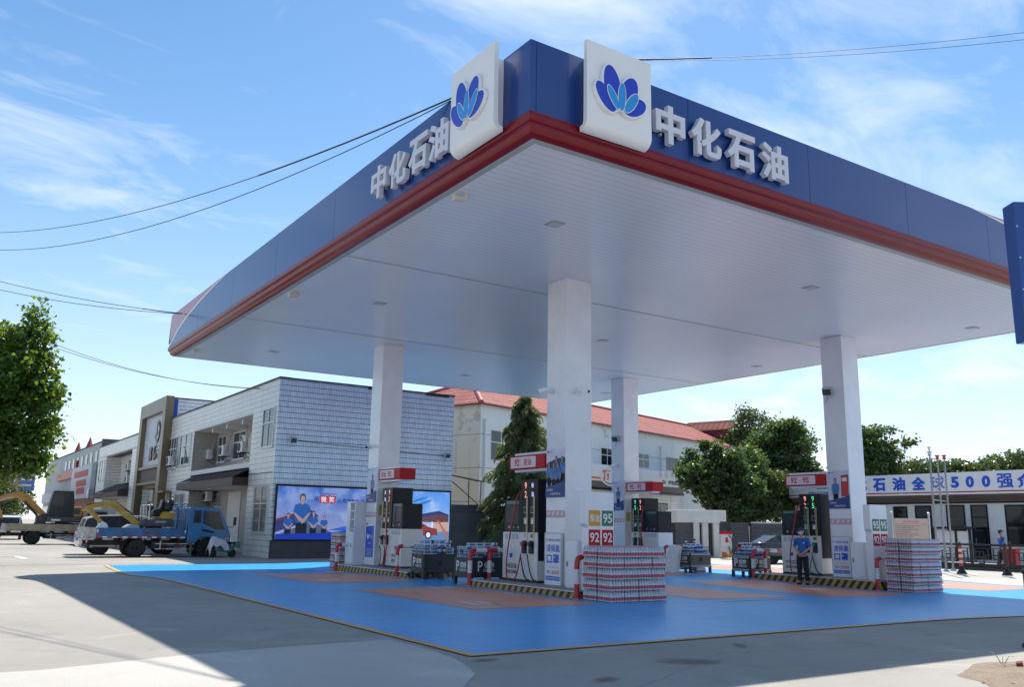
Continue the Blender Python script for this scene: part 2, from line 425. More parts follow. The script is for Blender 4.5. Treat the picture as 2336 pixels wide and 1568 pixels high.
def paint_mat(name, col, wear, rough, seed=0.0):
    t = NT(name)
    mp = t.N.new('ShaderNodeMapping'); mp.inputs['Location'].default_value = (seed, seed, 0); t.L.new(t.P, mp.inputs[0]); P = mp.outputs[0]
    n1 = t.noise(0.3, 5, 0.6, P, 0.4); n2 = t.noise(2.2, 8, 0.7, P); n3 = t.noise(45, 4, 0.6, P)
    ms = t.N.new('ShaderNodeMapping'); ms.inputs['Scale'].default_value = (0.35, 2.2, 1); ms.inputs['Rotation'].default_value = (0, 0, 0.15); t.L.new(t.P, ms.inputs[0])
    n4 = t.noise(0.7, 5, 0.55, ms.outputs[0], 0.8)
    base = t.mix(t.ramp(n1, 0.35, 0.65), col, tuple(c*0.82 for c in col))
    base = t.mix(t.ma('MULTIPLY', t.ramp(n2, 0.55, 0.8), wear), base, tuple(c*0.45+0.05 for c in col))
    base = t.mix(t.ma('MULTIPLY', t.ramp(n4, 0.55, 0.75), 0.36), base, tuple(min(1, c*0.8+0.16) for c in col))
    base = t.mix(t.ma('MULTIPLY', n3, 0.05), base, (0.02, 0.03, 0.05))
    t.bump(n2, 0.04, 0.004)
    t.fin(base, t.ma('ADD', t.ma('MULTIPLY', n2, 0.25), rough))
    t.b.inputs['Specular IOR Level'].default_value = 0.42
    return t.m
M_bluefl = paint_mat('forecourt_blue', (0.03, 0.41, 0.86), 0.14, 0.19)
M_orangefl = paint_mat('forecourt_orange', (0.80, 0.32, 0.20), 0.22, 0.25, 4.0)
M_ochre = paint_mat('ochre_line_paint', (0.72, 0.40, 0.15), 0.45, 0.45, 9.0)
M_linew = paint_mat('white_line_paint', (0.8, 0.78, 0.74), 0.3, 0.55, 2.0)
def sheet(poly, z, m):
    A = sum(poly[i][0]*poly[(i+1) % len(poly)][1]-poly[(i+1) % len(poly)][0]*poly[i][1] for i in range(len(poly)))
    return drape(MB(m), poly if A > 0 else poly[::-1], z)
struct(sheet([(-900, -900), (1500, -900), (1500, 1500), (-900, 1500)], 0, M_conc), 'ground')
def wob(poly, amp, seed, step=0.35):
    r = random.Random(seed); P = []
    for i in range(len(poly)):
        a = Vector(poly[i]); b = Vector(poly[(i+1) % len(poly)]); n = max(1, int((b-a).length/step))
        for k in range(n):
            q = a.lerp(b, k/n); P.append((q.x+r.uniform(-amp, amp), q.y+r.uniform(-amp, amp)))
    return P
struct(sheet(wob([(-11, 0.15), (-6.36, -0.15), (-4.81, 0.28), (-3.2, 0.47), (-1.92, 0.52), (-1.92, -1.0), (-2.1, -1.85), (-2.37, -2.54), (-2.86, -3.12), (-4.0, -4.6), (-7.0, -8), (-11, -9)], 0.02, 1), 0.004, M_conc2), 'concrete_patch')
struct(sheet(wob([(21.6, -3.0), (60, -3.0), (60, 40), (21.6, 40)], 0.01, 2), 0.004, M_conc3), 'service_yard')
FX0, FX1, FY0, FY1 = -1.62, 23.8, -1.28, 24.3
struct(sheet([(FX0, FY0), (FX1, FY0), (FX1, FY1), (FX0, FY1)], 0.008, M_bluefl), 'painted_forecourt')
g = MB(M_orangefl)
for x0, x1 in ((1.5, 4.62), (7.75, 10.9), (12.55, 15.9), (19.9, 23.2)):
    for y0, y1 in ((3.85, 9.6), (11.9, 17.7)):
        drape(g, [(x0, y0), (x1, y0), (x1, y1), (x0, y1)], 0.012)
struct(g, 'painted_bay')
g = MB(M_ochre)
for a, b, c, d in ((FX0-0.14, FY0-0.14, FX0, FY1), (FX0, FY0-0.14, FX1, FY0), (FX1, FY0-0.13, FX1+0.12, FY1), (7.65, 3.2, 10.2, 3.27)):
    drape(g, [(a, b), (c, b), (c, d), (a, d)], 0.016)
for x0, y0 in ((2.35, 4.2), (2.1, 7.3)):
    g.flat([(x0, y0), (x0+0.1, y0), (x0+0.55, y0+1.1), (x0+0.4, y0+1.1)], (0, 0, 0.016), X_, Y_)
struct(g, 'painted_line')
g = MB(M_tar)
g.flat(wob([(-30, 24.95), (5.2, 24.8), (5.2, 24.87), (-30, 25.05)], 0.015, 8, 0.5), (0, 0, 0.006), X_, Y_)
g.flat(wob([(-30, 27.2), (5.0, 27.5), (5.0, 27.54), (-30, 27.25)], 0.012, 9, 0.5), (0, 0, 0.006), X_, Y_)
struct(g, 'pavement_joint')
g = MB(M_linew)
for cx, cy in ((2.1, 13.0), (2.05, 4.95), (3.6, 9.2), (13.3, 5.2), (3.9, 16.9)):
    g.flat([(cx-0.10, cy-0.4), (cx+0.08, cy-0.4), (cx+0.12, cy+0.4), (cx-0.06, cy+0.4)], (0, 0, 0.02), X_, Y_)
    g.flat(ellipse(cx+0.36, cy, 0.12, 0.28), (0, 0, 0.02), X_, Y_)
for P in ([(-3.98, 29.0), (-3.7, 29.0), (-3.75, 32.0), (-4.0, 32.0)], [(-9, 31.6), (-4.0, 31.7), (-4.0, 32.0), (-9, 31.9)], [(-9, 38.3), (-3.95, 38.4), (-3.95, 38.7), (-9, 38.6)]):
    g.flat(P, (0, 0, 0.012), X_, Y_)
struct(g, 'parking_line')
def stain_mat():
    t = NT('soft_oil_stain'); r2 = t.ma('ADD', t.ma('MULTIPLY', t.X, t.X), t.ma('MULTIPLY', t.Y, t.Y))
    f = t.ma('SUBTRACT', 1.2, t.ma('ADD', r2, t.ma('MULTIPLY', t.noise(2.2, 8, 0.7), 1.15)))
    t.fin(t.mix(t.noise(6, 5), (0.11, 0.085, 0.05), (0.17, 0.135, 0.09)), 0.55); t.set(t.b.inputs['Alpha'], t.ma('MULTIPLY', t.ramp(f, 0.0, 0.6), 0.5)); return t.m
M_stain = stain_mat()
for cx, cy, a, b, r in ((0.46, -2.98, 0.62, 0.36, -0.5), (-1.32, -3.5, 0.34, 0.18, 0.4), (-1.72, -1.72, 0.3, 0.16, 0.2), (2.2, -2.2, 0.36, 0.14, 0.9)):
    m = MB(M_stain); m.flat([(-1, -1), (1, -1), (1, 1), (-1, 1)], (0, 0, 0), X_, Y_); o = m.build('oil_stain'); o.location = (cx, cy, 0.006+gz(cx, cy)); o.rotation_euler = (0, 0, r); o.scale = (a, b, 1); o['kind'] = 'structure'
def soil_mat():
    t = NT('dry_soil'); n1 = t.noise(2.0, 8, 0.7); n2 = t.noise(26, 6, 0.7)
    base = t.mix(t.ramp(n1, 0.35, 0.7), (0.30, 0.235, 0.17), (0.17, 0.125, 0.09))
    base = t.mix(t.ramp(n2, 0.5, 0.75), base, (0.40, 0.34, 0.27))
    t.bump(t.ma('ADD', n2, n1), 0.8, 0.02); return t.fin(base, 0.95)
M_soil = soil_mat()
def soil():
    me = MB(M_soil); n = 46; cx, cy = 4.3, -6.1
    V = []; F = []
    r = random.Random(3)
    for i in range(n):
        a = 2*math.pi*i/n
        for k in range(9):
            q = k/8
            rx, ry = 2.35*(1+0.1*math.sin(3*a+1)+0.05*math.sin(9*a)), 1.28*(1+0.09*math.sin(4*a)+0.05*math.sin(11*a))
            z = 0.006 + 0.07*(1-q)**0.7*(0.6+0.4*r.random()) - (0.012 if k == 8 else 0)
            V.append((cx+rx*q*math.cos(a), cy+ry*q*math.sin(a), z))
    for i in range(n):
        for k in range(8):
            j = (i+1) % n; F.append((i*9+k, i*9+k+1, j*9+k+1, j*9+k))
    me.add(V, F, True); struct(me, 'soil_patch')
    st = pm('stone_grey', (0.36, 0.32, 0.28), 0.9, var=0.2, bump=0.5); br = pm('brick_chip', (0.22, 0.07, 0.05), 0.9, var=0.2)
    for i in range(60):
        a = r.uniform(0, 6.28); q = r.random()**0.5*0.98
        x, y = cx+2.3*q*math.cos(a), cy+1.22*q*math.sin(a); s_ = r.choice([0.012, 0.015, 0.02, 0.03, 0.04])*r.uniform(.7, 1.3)
        m = MB(br if i % 9 == 0 else st)
        m.ell((0, 0, 0), s_, s_*r.uniform(.6, 1), s_*r.uniform(.5, .8), 6, 4)
        m.v = [(p[0]*r.uniform(.8, 1.2), p[1]*r.uniform(.8, 1.2), p[2]) for p in m.v]
        single(m, 'pebble', 'small stones and brick chips scattered over the dry soil at lower right', 'stone', (x, y, 0.05*(1-q)+s_*0.3), r.uniform(0, 6), 'stones on the soil patch')
soil()
m = MB(pm('broken_brick', (0.20, 0.05, 0.035), 0.9, var=0.25, bump=0.6)); m.hexa([(-.06, -.04, 0), (.07, -.05, 0), (.06, .04, 0), (-.07, .03, 0), (-.05, -.03, .06), (.05, -.035, .075), (.055, .03, .06), (-.055, .025, .05)]); single(m, 'brick_piece', 'dark red broken brick lying beside the weed on the dry soil', 'brick', (3.7, -5.28, 0.02), 0.5)
def weeds():
    m = pm('weed_green', (0.10, 0.15, 0.045), 0.7, var=0.25, scale=8)
    for n, (x, y, s_, k, lab) in enumerate(((3.74, -5.06, 0.15, 7, 'small sparse weed sprouting at the edge of the dry soil patch'), (4.72, -4.95, 0.13, 26, 'low tuft of green weed by the foot of the striped bollard'))):
        r = random.Random(n); t = thing('weed', lab, 'weed', (x, y, 0.01)); b = MB(m); st = MB(m)
        for i in range(k):
            a = r.uniform(0, 6.28); l = s_*r.uniform(.6, 1.2); d = Vector((math.cos(a), math.sin(a), 0)); p0 = d*0.01; p1 = d*l*0.45+Z_*l*0.7; p2 = d*l*0.95+Z_*l*r.uniform(.5, .9)
            st.tube([p0, p1], [0.004, 0.002], 4)
            w = d.cross(Z_)*0.016
            b.quad(p1, p1.lerp(p2, .4)+w, p2, p1.lerp(p2, .4)-w)
        b.build('leaf_blades', t); st.build('stem', t)
weeds()
# ------------------------------------------------------------------ canopy
def soffit_mat():
    t = NT('soffit_strips')
    ln = t.line(t.Y, 0.2, 0.018)
    st = t.ma('FLOOR', t.ma('DIVIDE', t.Y, 0.2))
    wn = t.N.new('ShaderNodeTexWhiteNoise'); wn.noise_dimensions = '1D'; t.L.new(st, wn.inputs['W'])
    h = t.ma('SUBTRACT', t.ma('MULTIPLY', wn.outputs['Value'], 0.12), ln)
    t.bump(h, 0.08, 0.004)
    n = t.noise(0.6, 3)
    col = t.mix(t.ma('MULTIPLY', ln, 0.5), t.mix(t.ramp(n, .3, .7), (0.80, 0.80, 0.82), (0.84, 0.84, 0.86)), (0.35, 0.35, 0.38))
    t.fin(col, 0.30)
    t.b.inputs['Coat Weight'].default_value = 0.35; t.b.inputs['Coat Roughness'].default_value = 0.28
    return t.m
M_soffit = soffit_mat()
M_fascia = pm('fascia_blue', (0.008, 0.045, 0.215), 0.32, var=0.03, scale=0.4, coat=0.4)
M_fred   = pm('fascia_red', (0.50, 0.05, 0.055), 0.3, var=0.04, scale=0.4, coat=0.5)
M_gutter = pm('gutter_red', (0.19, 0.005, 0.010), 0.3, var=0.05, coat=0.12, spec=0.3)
M_logo   = pm('logo_panel_white', (0.84, 0.84, 0.83), 0.4, var=0.015, scale=1)
M_trim   = pm('grey_trim', (0.40, 0.42, 0.40), 0.4, var=0.05)
M_letter = pm('letter_face', (0.66, 0.67, 0.74), 0.4, var=0.02)
M_roof   = pm('roof_sheet', (0.4, 0.42, 0.45), 0.5, var=0.05)
LX, LY, ZB, ZT, ZS = 21.49, 25.37, 8.40, 9.74, 8.04
CAN = thing('station_canopy', 'huge blue and red petrol station canopy on four square white columns', 'canopy', (0, 0, 0))
def sweep(mb, prof, smooth=False):
    """profile of (outset, z) run round the canopy rectangle with mitred corners"""
    V = []; k = len(prof)
    for sx, sy, cx, cy in ((-1, -1, 0, 0), (1, -1, LX, 0), (1, 1, LX, LY), (-1, 1, 0, LY)):
        for o, z in prof: V.append((cx+sx*o, cy+sy*o, z))
    F = [(i*k+j, ((i+1) % 4)*k+j, ((i+1) % 4)*k+j+1, i*k+j+1) for i in range(4) for j in range(k-1)]
    mb.add(V, F, smooth)
sof = MB(M_soffit); sof.box(0.2, 0.2, ZS, LX-0.2, LY-0.2, ZS+0.05); sof.build('soffit', CAN)
rf = MB(M_roof); rf.box(0.13, 0.13, 9.25, LX-0.13, LY-0.13, 9.3); rf.build('roof', CAN)
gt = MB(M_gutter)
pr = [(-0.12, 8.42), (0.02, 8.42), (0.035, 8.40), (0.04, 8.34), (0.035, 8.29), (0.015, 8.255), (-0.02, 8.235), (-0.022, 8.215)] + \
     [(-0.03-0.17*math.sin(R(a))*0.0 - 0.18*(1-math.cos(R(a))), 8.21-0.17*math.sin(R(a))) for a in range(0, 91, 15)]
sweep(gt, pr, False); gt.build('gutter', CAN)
tr = MB(M_trim); sweep(tr, [(-0.18, 8.05), (-0.212, 8.036), (-0.34, 8.036), (-0.34, 8.06)]); tr.build('edge_trim', CAN)
tr = MB(M_trim)
for yy in (8.3, 16.6): tr.box(0.34, yy-0.02, ZS-0.012, LX-0.34, yy+0.02, ZS-0.001)
tr.build('soffit_seam', CAN)
def fascia(name, o, r, length, n_in):
    """flat panels with narrow vertical seams; coordinates along r"""
    f = MB(M_fascia); step = length/6
    for i in range(6):
        a, b = i*step+(0.006 if i else 0), (i+1)*step-(0.006 if i < 5 else 0)
        f.prism([(a, ZB), (b, ZB), (b, ZT), (a, ZT)], o, r, Z_, 0.12)
    return f.build(name, CAN)
fl = fascia('fascia', Vector((0, LY, 0)), -Y_, LY, X_)
fr = fascia('fascia', Vector((0.13, 0, 0)), X_, LX-0.13, Y_)
fb = MB(M_fascia); fb.box(LX-0.12, 0.13, ZB, LX, LY-0.13, ZT); fb.build('fascia', CAN)
fb = MB(M_fascia); fb.box(0.13, LY-0.12, ZB, LX, LY, ZT); fb.build('fascia', CAN)
# red swooshes with a white edge, at the far end of both long sides
def swoosh(o, r, fascia_len, par):
    top = [(0.3, 9.738), (2.0, 9.62), (4.0, 9.42), (5.6, 9.18), (6.9, 8.88), (7.9, 8.52), (8.2, 8.41)]
    d = fascia_len-8.2
    w = MB(M_txtw); w.prism([(d+a, b) for a, b in top]+[(d+8.19, 9.738)], Vector(o), r, Z_, 0.006); w.build('swoosh_edge', par)
    s = MB(M_fred); s.prism([(d+a+0.42, min(9.737, b+0.05)) for a, b in top[:-1]]+[(d+8.185, 8.56), (d+8.185, 9.737)], Vector(o)+r.cross(Z_)*0.004, r, Z_, 0.006); s.build('swoosh', par)
# left side runs away along +Y: mirror by walking with -Y as right, so distance is measured from the near corner
def swooshL(par):
    top = [(0.3, 9.738), (2.0, 9.62), (4.0, 9.42), (5.6, 9.18), (6.9, 8.88), (7.9, 8.52), (8.2, 8.41)]
    d = LY-8.2
    w = MB(M_txtw); w.prism([(-(d+a), b) for a, b in top]+[(-(d+8.19), 9.738)], Vector((-0.006, 0, 0)), -Y_, Z_, 0.005); w.build('swoosh_edge', par)
    s = MB(M_fred); s.prism([(-(d+a+0.42), min(9.737, b+0.05)) for a, b in top[:-1]]+[(-(d+8.185), 8.56), (-(d+8.185), 9.737)], Vector((-0.011, 0, 0)), -Y_, Z_, 0.004); s.build('swoosh', par)
swooshL(fl)
swoosh(Vector((0, -0.006, 0)), X_, LX, fr)
# emblem panels
PETALS = [((1.47, 9.01), 0.30, 0.145, 40, 0), ((1.63, 9.23), 0.41, 0.19, 12, 0), ((1.985, 9.2), 0.36, 0.185, -24, 0), ((2.13, 8.985), 0.285, 0.16, -62, 0),
          ((1.63, 9.04), 0.225, 0.075, 31, 1), ((1.825, 9.10), 0.265, 0.08, -3, 1), ((2.045, 9.04), 0.245, 0.088, -35, 1)]
def logo_panel(o, r, x0, x1):
    """panel with a rounded-under foot; o,r give the fascia plane"""
    n = r.cross(Z_)
    prof = [(0.22, 9.93), (0.30, 9.93), (0.30, 8.46)]+[(0.30-0.20*(1-math.cos(R(a))), 8.46-0.19*math.sin(R(a))) for a in (15, 30, 45, 60, 75, 90)]+[(0.10, 8.27), (0.10, 8.36), (0.18, 8.38), (0.20, 8.46)]
    p = MB(M_logo); k = len(prof)
    V = [Vector(o)+r*x0+n*d+Z_*z for d, z in prof]+[Vector(o)+r*x1+n*d+Z_*z for d, z in prof]
    p.add(V, [tuple(range(k)), tuple(range(2*k-1, k-1, -1))]+[(i, i+k, (i+1) % k+k, (i+1) % k) for i in range(k)])
    pan = p.build('logo_panel', CAN)
    bk = MB(M_white); bk.prism([(x0+0.16, 8.45), (x1-0.16, 8.45), (x1-0.16, 9.72), (x0+0.16, 9.72)], Vector(o)+n*0.19, r, Z_, 0.188); bk.build('panel_frame', pan)
    e = MB(M_txtw)
    for (c, a, b, rot, t) in PETALS[:4]:
        e.prism(ellipse(c[0]-1.11+x0, c[1]-0.085, b+0.035, a+0.035, R(rot), 28), Vector(o)+n*(0.37+0.0004*PETALS.index((c, a, b, rot, t))), r, Z_, 0.065)
    e.build('emblem_edge', pan)
    for i, (c, a, b, rot, t) in enumerate(PETALS):
        if t:
            e = MB(M_txtw); e.prism(ellipse(c[0]-1.11+x0, c[1]-0.085, b+0.016, a+0.016, R(rot), 26), Vector(o)+n*(0.384+0.0006*i), r, Z_, 0.004); e.build('petal_edge', pan)
        e = MB(M_petal2 if t else M_petal); e.prism(ellipse(c[0]-1.11+x0, c[1]-0.085, b, a, R(rot), 28), Vector(o)+n*(0.376+0.0008*i+(0.012 if t else 0)), r, Z_, 0.005); e.build('petal', pan)
logo_panel((0, 0, 0), X_, 0.98, 2.46)
logo_panel((0, 2.17, 0), -Y_, 0.0, 1.5)
def letters(o, r, xs):
    n = r.cross(Z_)
    for ch, x in zip('中化石油', xs):
        l = MB(M_letter); l.text(ch, Vector(o)+r*x+n*0.17+Z_*8.95, r, Z_, h=0.76, w=0.80 if ch != '中' else 0.74, depth=0.11, bold=0.035)
        l.build('letter', CAN)
        b = MB(M_trim)
        for dx in (-0.15, 0.15): b.prism([(x+dx-0.02, 8.75), (x+dx+0.02, 8.75), (x+dx+0.02, 8.8), (x+dx-0.02, 8.8)], Vector(o)+n*0.06, r, Z_, 0.059)
        b.build('letter_bracket', CAN)
letters((0, 0, 0), X_, (3.07, 4.01, 4.98, 5.97))
letters((0, 0, 0), -Y_, (-5.57, -4.66, -3.74, -2.88))
# downlights
M_lens = pm('downlight_lens', (0.55, 0.55, 0.56), 0.3, var=0.03)
for x in (3.05, 11.63, 19.6):
    for y in (3.42, 12.2, 21.6):
        d = MB(M_trim); d.box(x-0.17, y-0.17, ZS-0.02, x+0.17, y+0.17, ZS-0.002); dl = d.build('downlight', CAN, 0.01)
        e = MB(M_lens); e.box(x-0.13, y-0.13, ZS-0.026, x+0.13, y+0.13, ZS-0.021); e.build('lens', dl)
M_pipe = pm('pvc_pipe', (0.62, 0.56, 0.46), 0.45, var=0.05)
for y in (3.1, 12.43, 22.9):
    d = MB(M_pipe); d.tube([(0.62, y, ZS), (0.6, y, 7.97), (0.52, y, 7.93), (0.40, y, 7.93), (0.36, y, 7.935)], 0.06, 10); d.lathe([(0.075, 0), (0.075, 0.06)], (0.34, y, 7.935), 12, 'x'); d.build('drain_spout', CAN)
# columns
COLX, COLY, CW = (6.2, 17.67), (7.0, 18.0), 0.418
COL = {}
for kx, x in zip('NF', COLX):
    for ky, y in zip('nf', COLY):
        c = MB(M_colwhite); c.box(x-CW, y-CW, 0.171, x+CW, y+CW, ZS-0.002); c.use(M_trim)
        c.box(x-CW-0.012, y-CW-0.012, 0.172, x+CW+0.012, y+CW+0.012, 0.21)
        COL[kx+ky] = c.build('column', CAN, 0.012)
# posters wrapped on the street face of each column (sub-parts of the column)
def figure(mb, P, cx, by, h, shirt, arms=True, hair=M_hair, skirt=M_trouser, lay=0.0, fold=False):
    """flat printed figure; P(poly, material, layer) draws a polygon"""
    w = h*0.27
    P([(cx-w*0.42, by), (cx+w*0.42, by), (cx+w*0.46, by+h*0.42), (cx-w*0.46, by+h*0.42)], skirt, lay+1)
    P([(cx-w*0.46, by+h*0.36), (cx+w*0.46, by+h*0.36), (cx+w*0.68, by+h*0.72), (cx+w*0.28, by+h*0.79), (cx-w*0.28, by+h*0.79), (cx-w*0.68, by+h*0.72)], shirt, lay+2)
    if arms:
        for s in (-1, 1):
            if fold: P([(cx+s*w*0.66, by+h*0.62), (cx+s*w*0.72, by+h*0.5), (cx-s*w*0.05, by+h*0.42), (cx-s*w*0.02, by+h*0.49)], M_skin, lay+3)
            else: P([(cx+s*w*0.66, by+h*0.62), (cx+s*w*0.78, by+h*0.6), (cx+s*w*0.5, by+h*0.3), (cx+s*w*0.38, by+h*0.32)], M_skin, lay+3)
    P([(cx-w*0.1, by+h*0.76), (cx+w*0.1, by+h*0.76), (cx+w*0.1, by+h*0.84), (cx-w*0.1, by+h*0.84)], M_skin, lay+3)
    P(ellipse(cx, by+h*0.90, w*0.26, h*0.105, 0, 14), hair, lay+4)
    P(ellipse(cx, by+h*0.882, w*0.20, h*0.085, 0, 14), M_skin, lay+5)
M_pblue = pm('print_deep_blue', (0.012, 0.05, 0.22), 0.4, var=0.15, scale=6)
M_pdark = pm('print_dark_teal', (0.02, 0.035, 0.05), 0.4, var=0.4, scale=7)
M_psky  = pm('print_pale_lilac', (0.60, 0.60, 0.72), 0.4, var=0.06)
M_puni  = pm('print_uniform_blue', (0.035, 0.16, 0.42), 0.4, var=0.2, scale=9)
M_pred  = pm('print_red', (0.5, 0.03, 0.03), 0.4, var=0.1)
def poster(col, x, y, kind):
    """portrait poster, pink strip and face-mask board on the -X face; origin at the column's left edge"""
    xf = x-CW; o = Vector((xf, y+CW, 0)); r = -Y_
    p = MB(M_psky); W_ = 0.80
    p.prism([(0.02, 2.33), (0.815, 2.33), (0.815, 3.57), (0.02, 3.57)], o-X_*0.006, r, Z_, 0.005)
    def D(poly, m, lay):
        p.use(m); p.flat(poly, o-X_*(0.008+0.0016*lay), r, Z_)
    if kind == 'team':
        D([(0.02, 2.7), (0.815, 2.7), (0.815, 3.33)]+[(0.815-0.795*i/8, 3.33-0.14*(i/8)**2) for i in range(1, 9)], M_pdark, 0)
        for cx, by, h, l in ((0.45, 2.72, 0.66, 1), (0.70, 2.7, 0.66, 1)): figure(p, D, cx, by, h, M_puni, True, lay=l)
        for cx, by, h, l in ((0.15, 2.62, 0.62, 7), (0.36, 2.55, 0.66, 9), (0.54, 2.56, 0.64, 7)): figure(p, D, cx, by, h, M_puni, True, lay=l)
    elif kind == 'server':
        D([(0.5, 2.72), (0.78, 2.72), (0.80, 3.42), (0.52, 3.40)], M_pred, 0)
        D([(0.56, 3.2), (0.74, 3.2), (0.74, 3.32), (0.56, 3.32)], M_poster, 1)
        figure(p, D, 0.30, 2.52, 0.80, M_puni, True, lay=2)
    else:
        figure(p, D, 0.45, 2.5, 0.82, M_puni, True, lay=2, fold=True)
    D([(0.02, 2.335), (0.815, 2.335), (0.815, 2.78)]+[(0.815-0.795*i/8, 2.78-0.19*(i/8)**0.6) for i in range(1, 9)], M_pblue, 16)
    p.use(M_txtw)
    p.text('微笑服务', o-X_*0.037+r*0.08+Z_*2.52, r, Z_, h=0.06, align='l'); p.text('点亮您的生活', o-X_*0.037+r*0.24+Z_*2.42, r, Z_, h=0.065, align='l')
    p.use(M_txtk); p.text('中化', o-X_*0.012+r*0.22+Z_*3.49, r, Z_, h=0.045); 
    for s in (-1, 0, 1): p.flat(ellipse(0.1+0.02*s, 3.49, 0.012, 0.028, -0.5*s, 10), o-X_*0.012, r, Z_)
    p.build('poster', COL[col])
    k = MB(M_pink); k.prism([(0.02, 1.83), (0.815, 1.83), (0.815, 2.01), (0.02, 2.01)], o-X_*0.006, r, Z_, 0.005); k.use(M_txtw)
    for i in range(4):
        cx = 0.13+0.19*i; k.flat(ellipse(cx, 1.93, 0.055, 0.055, 0, 14), o-X_*0.008, r, Z_)
    k.use(M_pred)
    for i in range(4):
        cx = 0.13+0.19*i; k.flat([(cx-0.05, 1.965), (cx-0.04, 1.975), (cx+0.045, 1.895), (cx+0.035, 1.885)], o-X_*0.010, r, Z_)
    k.build('safety_sticker', COL[col])
def mask_board(x, y, lab):
    """free-standing white board asking for face masks"""
    t = thing('mask_board', lab, 'sign', (x-CW-0.06, y+CW-0.07, 0.172), 0, 'face mask boards against the columns')
    b = MB(M_colwhite); b.prism([(0, 0), (0.7, 0), (0.7, 1.28), (0, 1.28)], (-0.02, 0, 0), -Y_, Z_, 0.05); b.build('board', t, 0.006)
    f = MB(M_trim)
    for q in ([(0, 0), (0.7, 0), (0.7, 0.015), (0, 0.015)], [(0, 1.265), (0.7, 1.265), (0.7, 1.28), (0, 1.28)], [(0, 0.016), (0.015, 0.016), (0.015, 1.264), (0, 1.264)], [(0.685, 0.016), (0.7, 0.016), (0.7, 1.264), (0.685, 1.264)]):
        f.prism(q, (-0.03, 0, 0), -Y_, Z_, 0.009)
    f.build('frame', t)
    o = lambda a, z: Vector((-0.023, -a, z))
    for m, tx, a, z, hh, w, bo in ((M_txtblue, '为了您和他人的健康', 0.34, 1.1, 0.07, 0.6, 0.01), (M_txtblue, '请佩戴', 0.36, 0.90, 0.19, 0.56, 0.012), (M_txtblue, '口罩', 0.35, 0.64, 0.23, 0.52, 0.03), (M_trim, 'TO ENTER THE GAS STATION', 0.35, 0.44, 0.035, 0.46, 0), (M_txtblue, '进入', 0.2, 0.32, 0.09, 0.2, 0.01), (M_orange, '加油站', 0.46, 0.32, 0.10, 0.3, 0.014)):
        p = MB(m); p.text(tx, o(a, z), -Y_, Z_, h=hh, w=w, bold=bo); p.build('lettering', t)
    q = MB(M_txtblue); q.prism([(0.05, 0.12), (0.64, 0.12), (0.64, 0.22), (0.05, 0.22)], (-0.023, 0, 0), -Y_, Z_, 0.003)
    q.use(M_txtw).text('感谢您的理解与支持', (-0.0245, -0.345, 0.17), -Y_, Z_, h=0.055, w=0.54); q.build('blue_strip', t)
poster('Nn', 6.2, 7.0, 'team'); poster('Fn', 17.67, 7.0, 'server'); poster('Nf', 6.2, 18.0, 'lady'); poster('Ff', 17.67, 18.0, 'lady')
mask_board(6.2, 7.0, 'white face mask notice board against the nearest column, beside the red hosed pump')
mask_board(17.67, 7.0, 'white face mask notice board against the right column, behind the attendant')
# ------------------------------------------------------------------ pump islands
def hazard_mat():
    t = NT('hazard_stripes')
    u = t.ma('ADD', t.ma('ADD', t.Y, t.ma('MULTIPLY', t.X, 1.0)), t.ma('MULTIPLY', t.Z, 0.75))
    f = t.ma('LESS_THAN', t.ma('FRACT', t.ma('DIVIDE', t.ma('ADD', u, 100.0), 0.27)), 0.5)
    n = t.noise(9, 8, 0.7)
    yel = t.mix(t.ramp(n, 0.4, 0.75), (0.60, 0.30, 0.02), (0.38, 0.19, 0.03))
    blk = t.mix(t.ramp(n, 0.5, 0.75), (0.02, 0.02, 0.022), (0.10, 0.09, 0.08))
    return t.fin(t.mix(f, blk, yel), 0.5)
M_haz = hazard_mat()
M_isl = pm('island_concrete', (0.30, 0.30, 0.30), 0.6, var=0.12, dirt=0.4)
ISL = [(6.2, 5.2, 9.75, 'pump island with hazard striped kerb carrying the nearest column'),
       (6.2, 13.5, 19.3, 'pump island with hazard striped kerb in front of the screen wall'),
       (17.67, 5.2, 10.0, 'pump island with hazard striped kerb behind the standing attendant'),
       (17.67, 15.2, 19.4, 'pump island with hazard striped kerb farthest back, mostly behind bottled water')]
for cx, y0, y1, lab in ISL:
    t = thing('pump_island', lab, 'pump island', (cx, (y0+y1)/2, 0), 0, 'pump islands under the canopy'); h = (y1-y0)/2
    b = MB(M_haz); b.box(-1.18, -h, -0.13, 1.18, h, 0.145); b.build('kerb', t, 0.012)
    b = MB(M_isl); b.box(-1.16, -h+0.02, 0.146, 1.16, h-0.02, 0.166); b.build('deck', t)
    b = MB(M_steel)
    for q in ((-1.2, -h-0.02, -1.15, h+0.02), (1.15, -h-0.02, 1.2, h+0.02), (-1.149, -h-0.02, 1.149, -h+0.03), (-1.149, h-0.03, 1.149, h+0.02)): b.box(q[0], q[1], 0.147, q[2], q[3], 0.170)
    b.build('edge_trim', t)
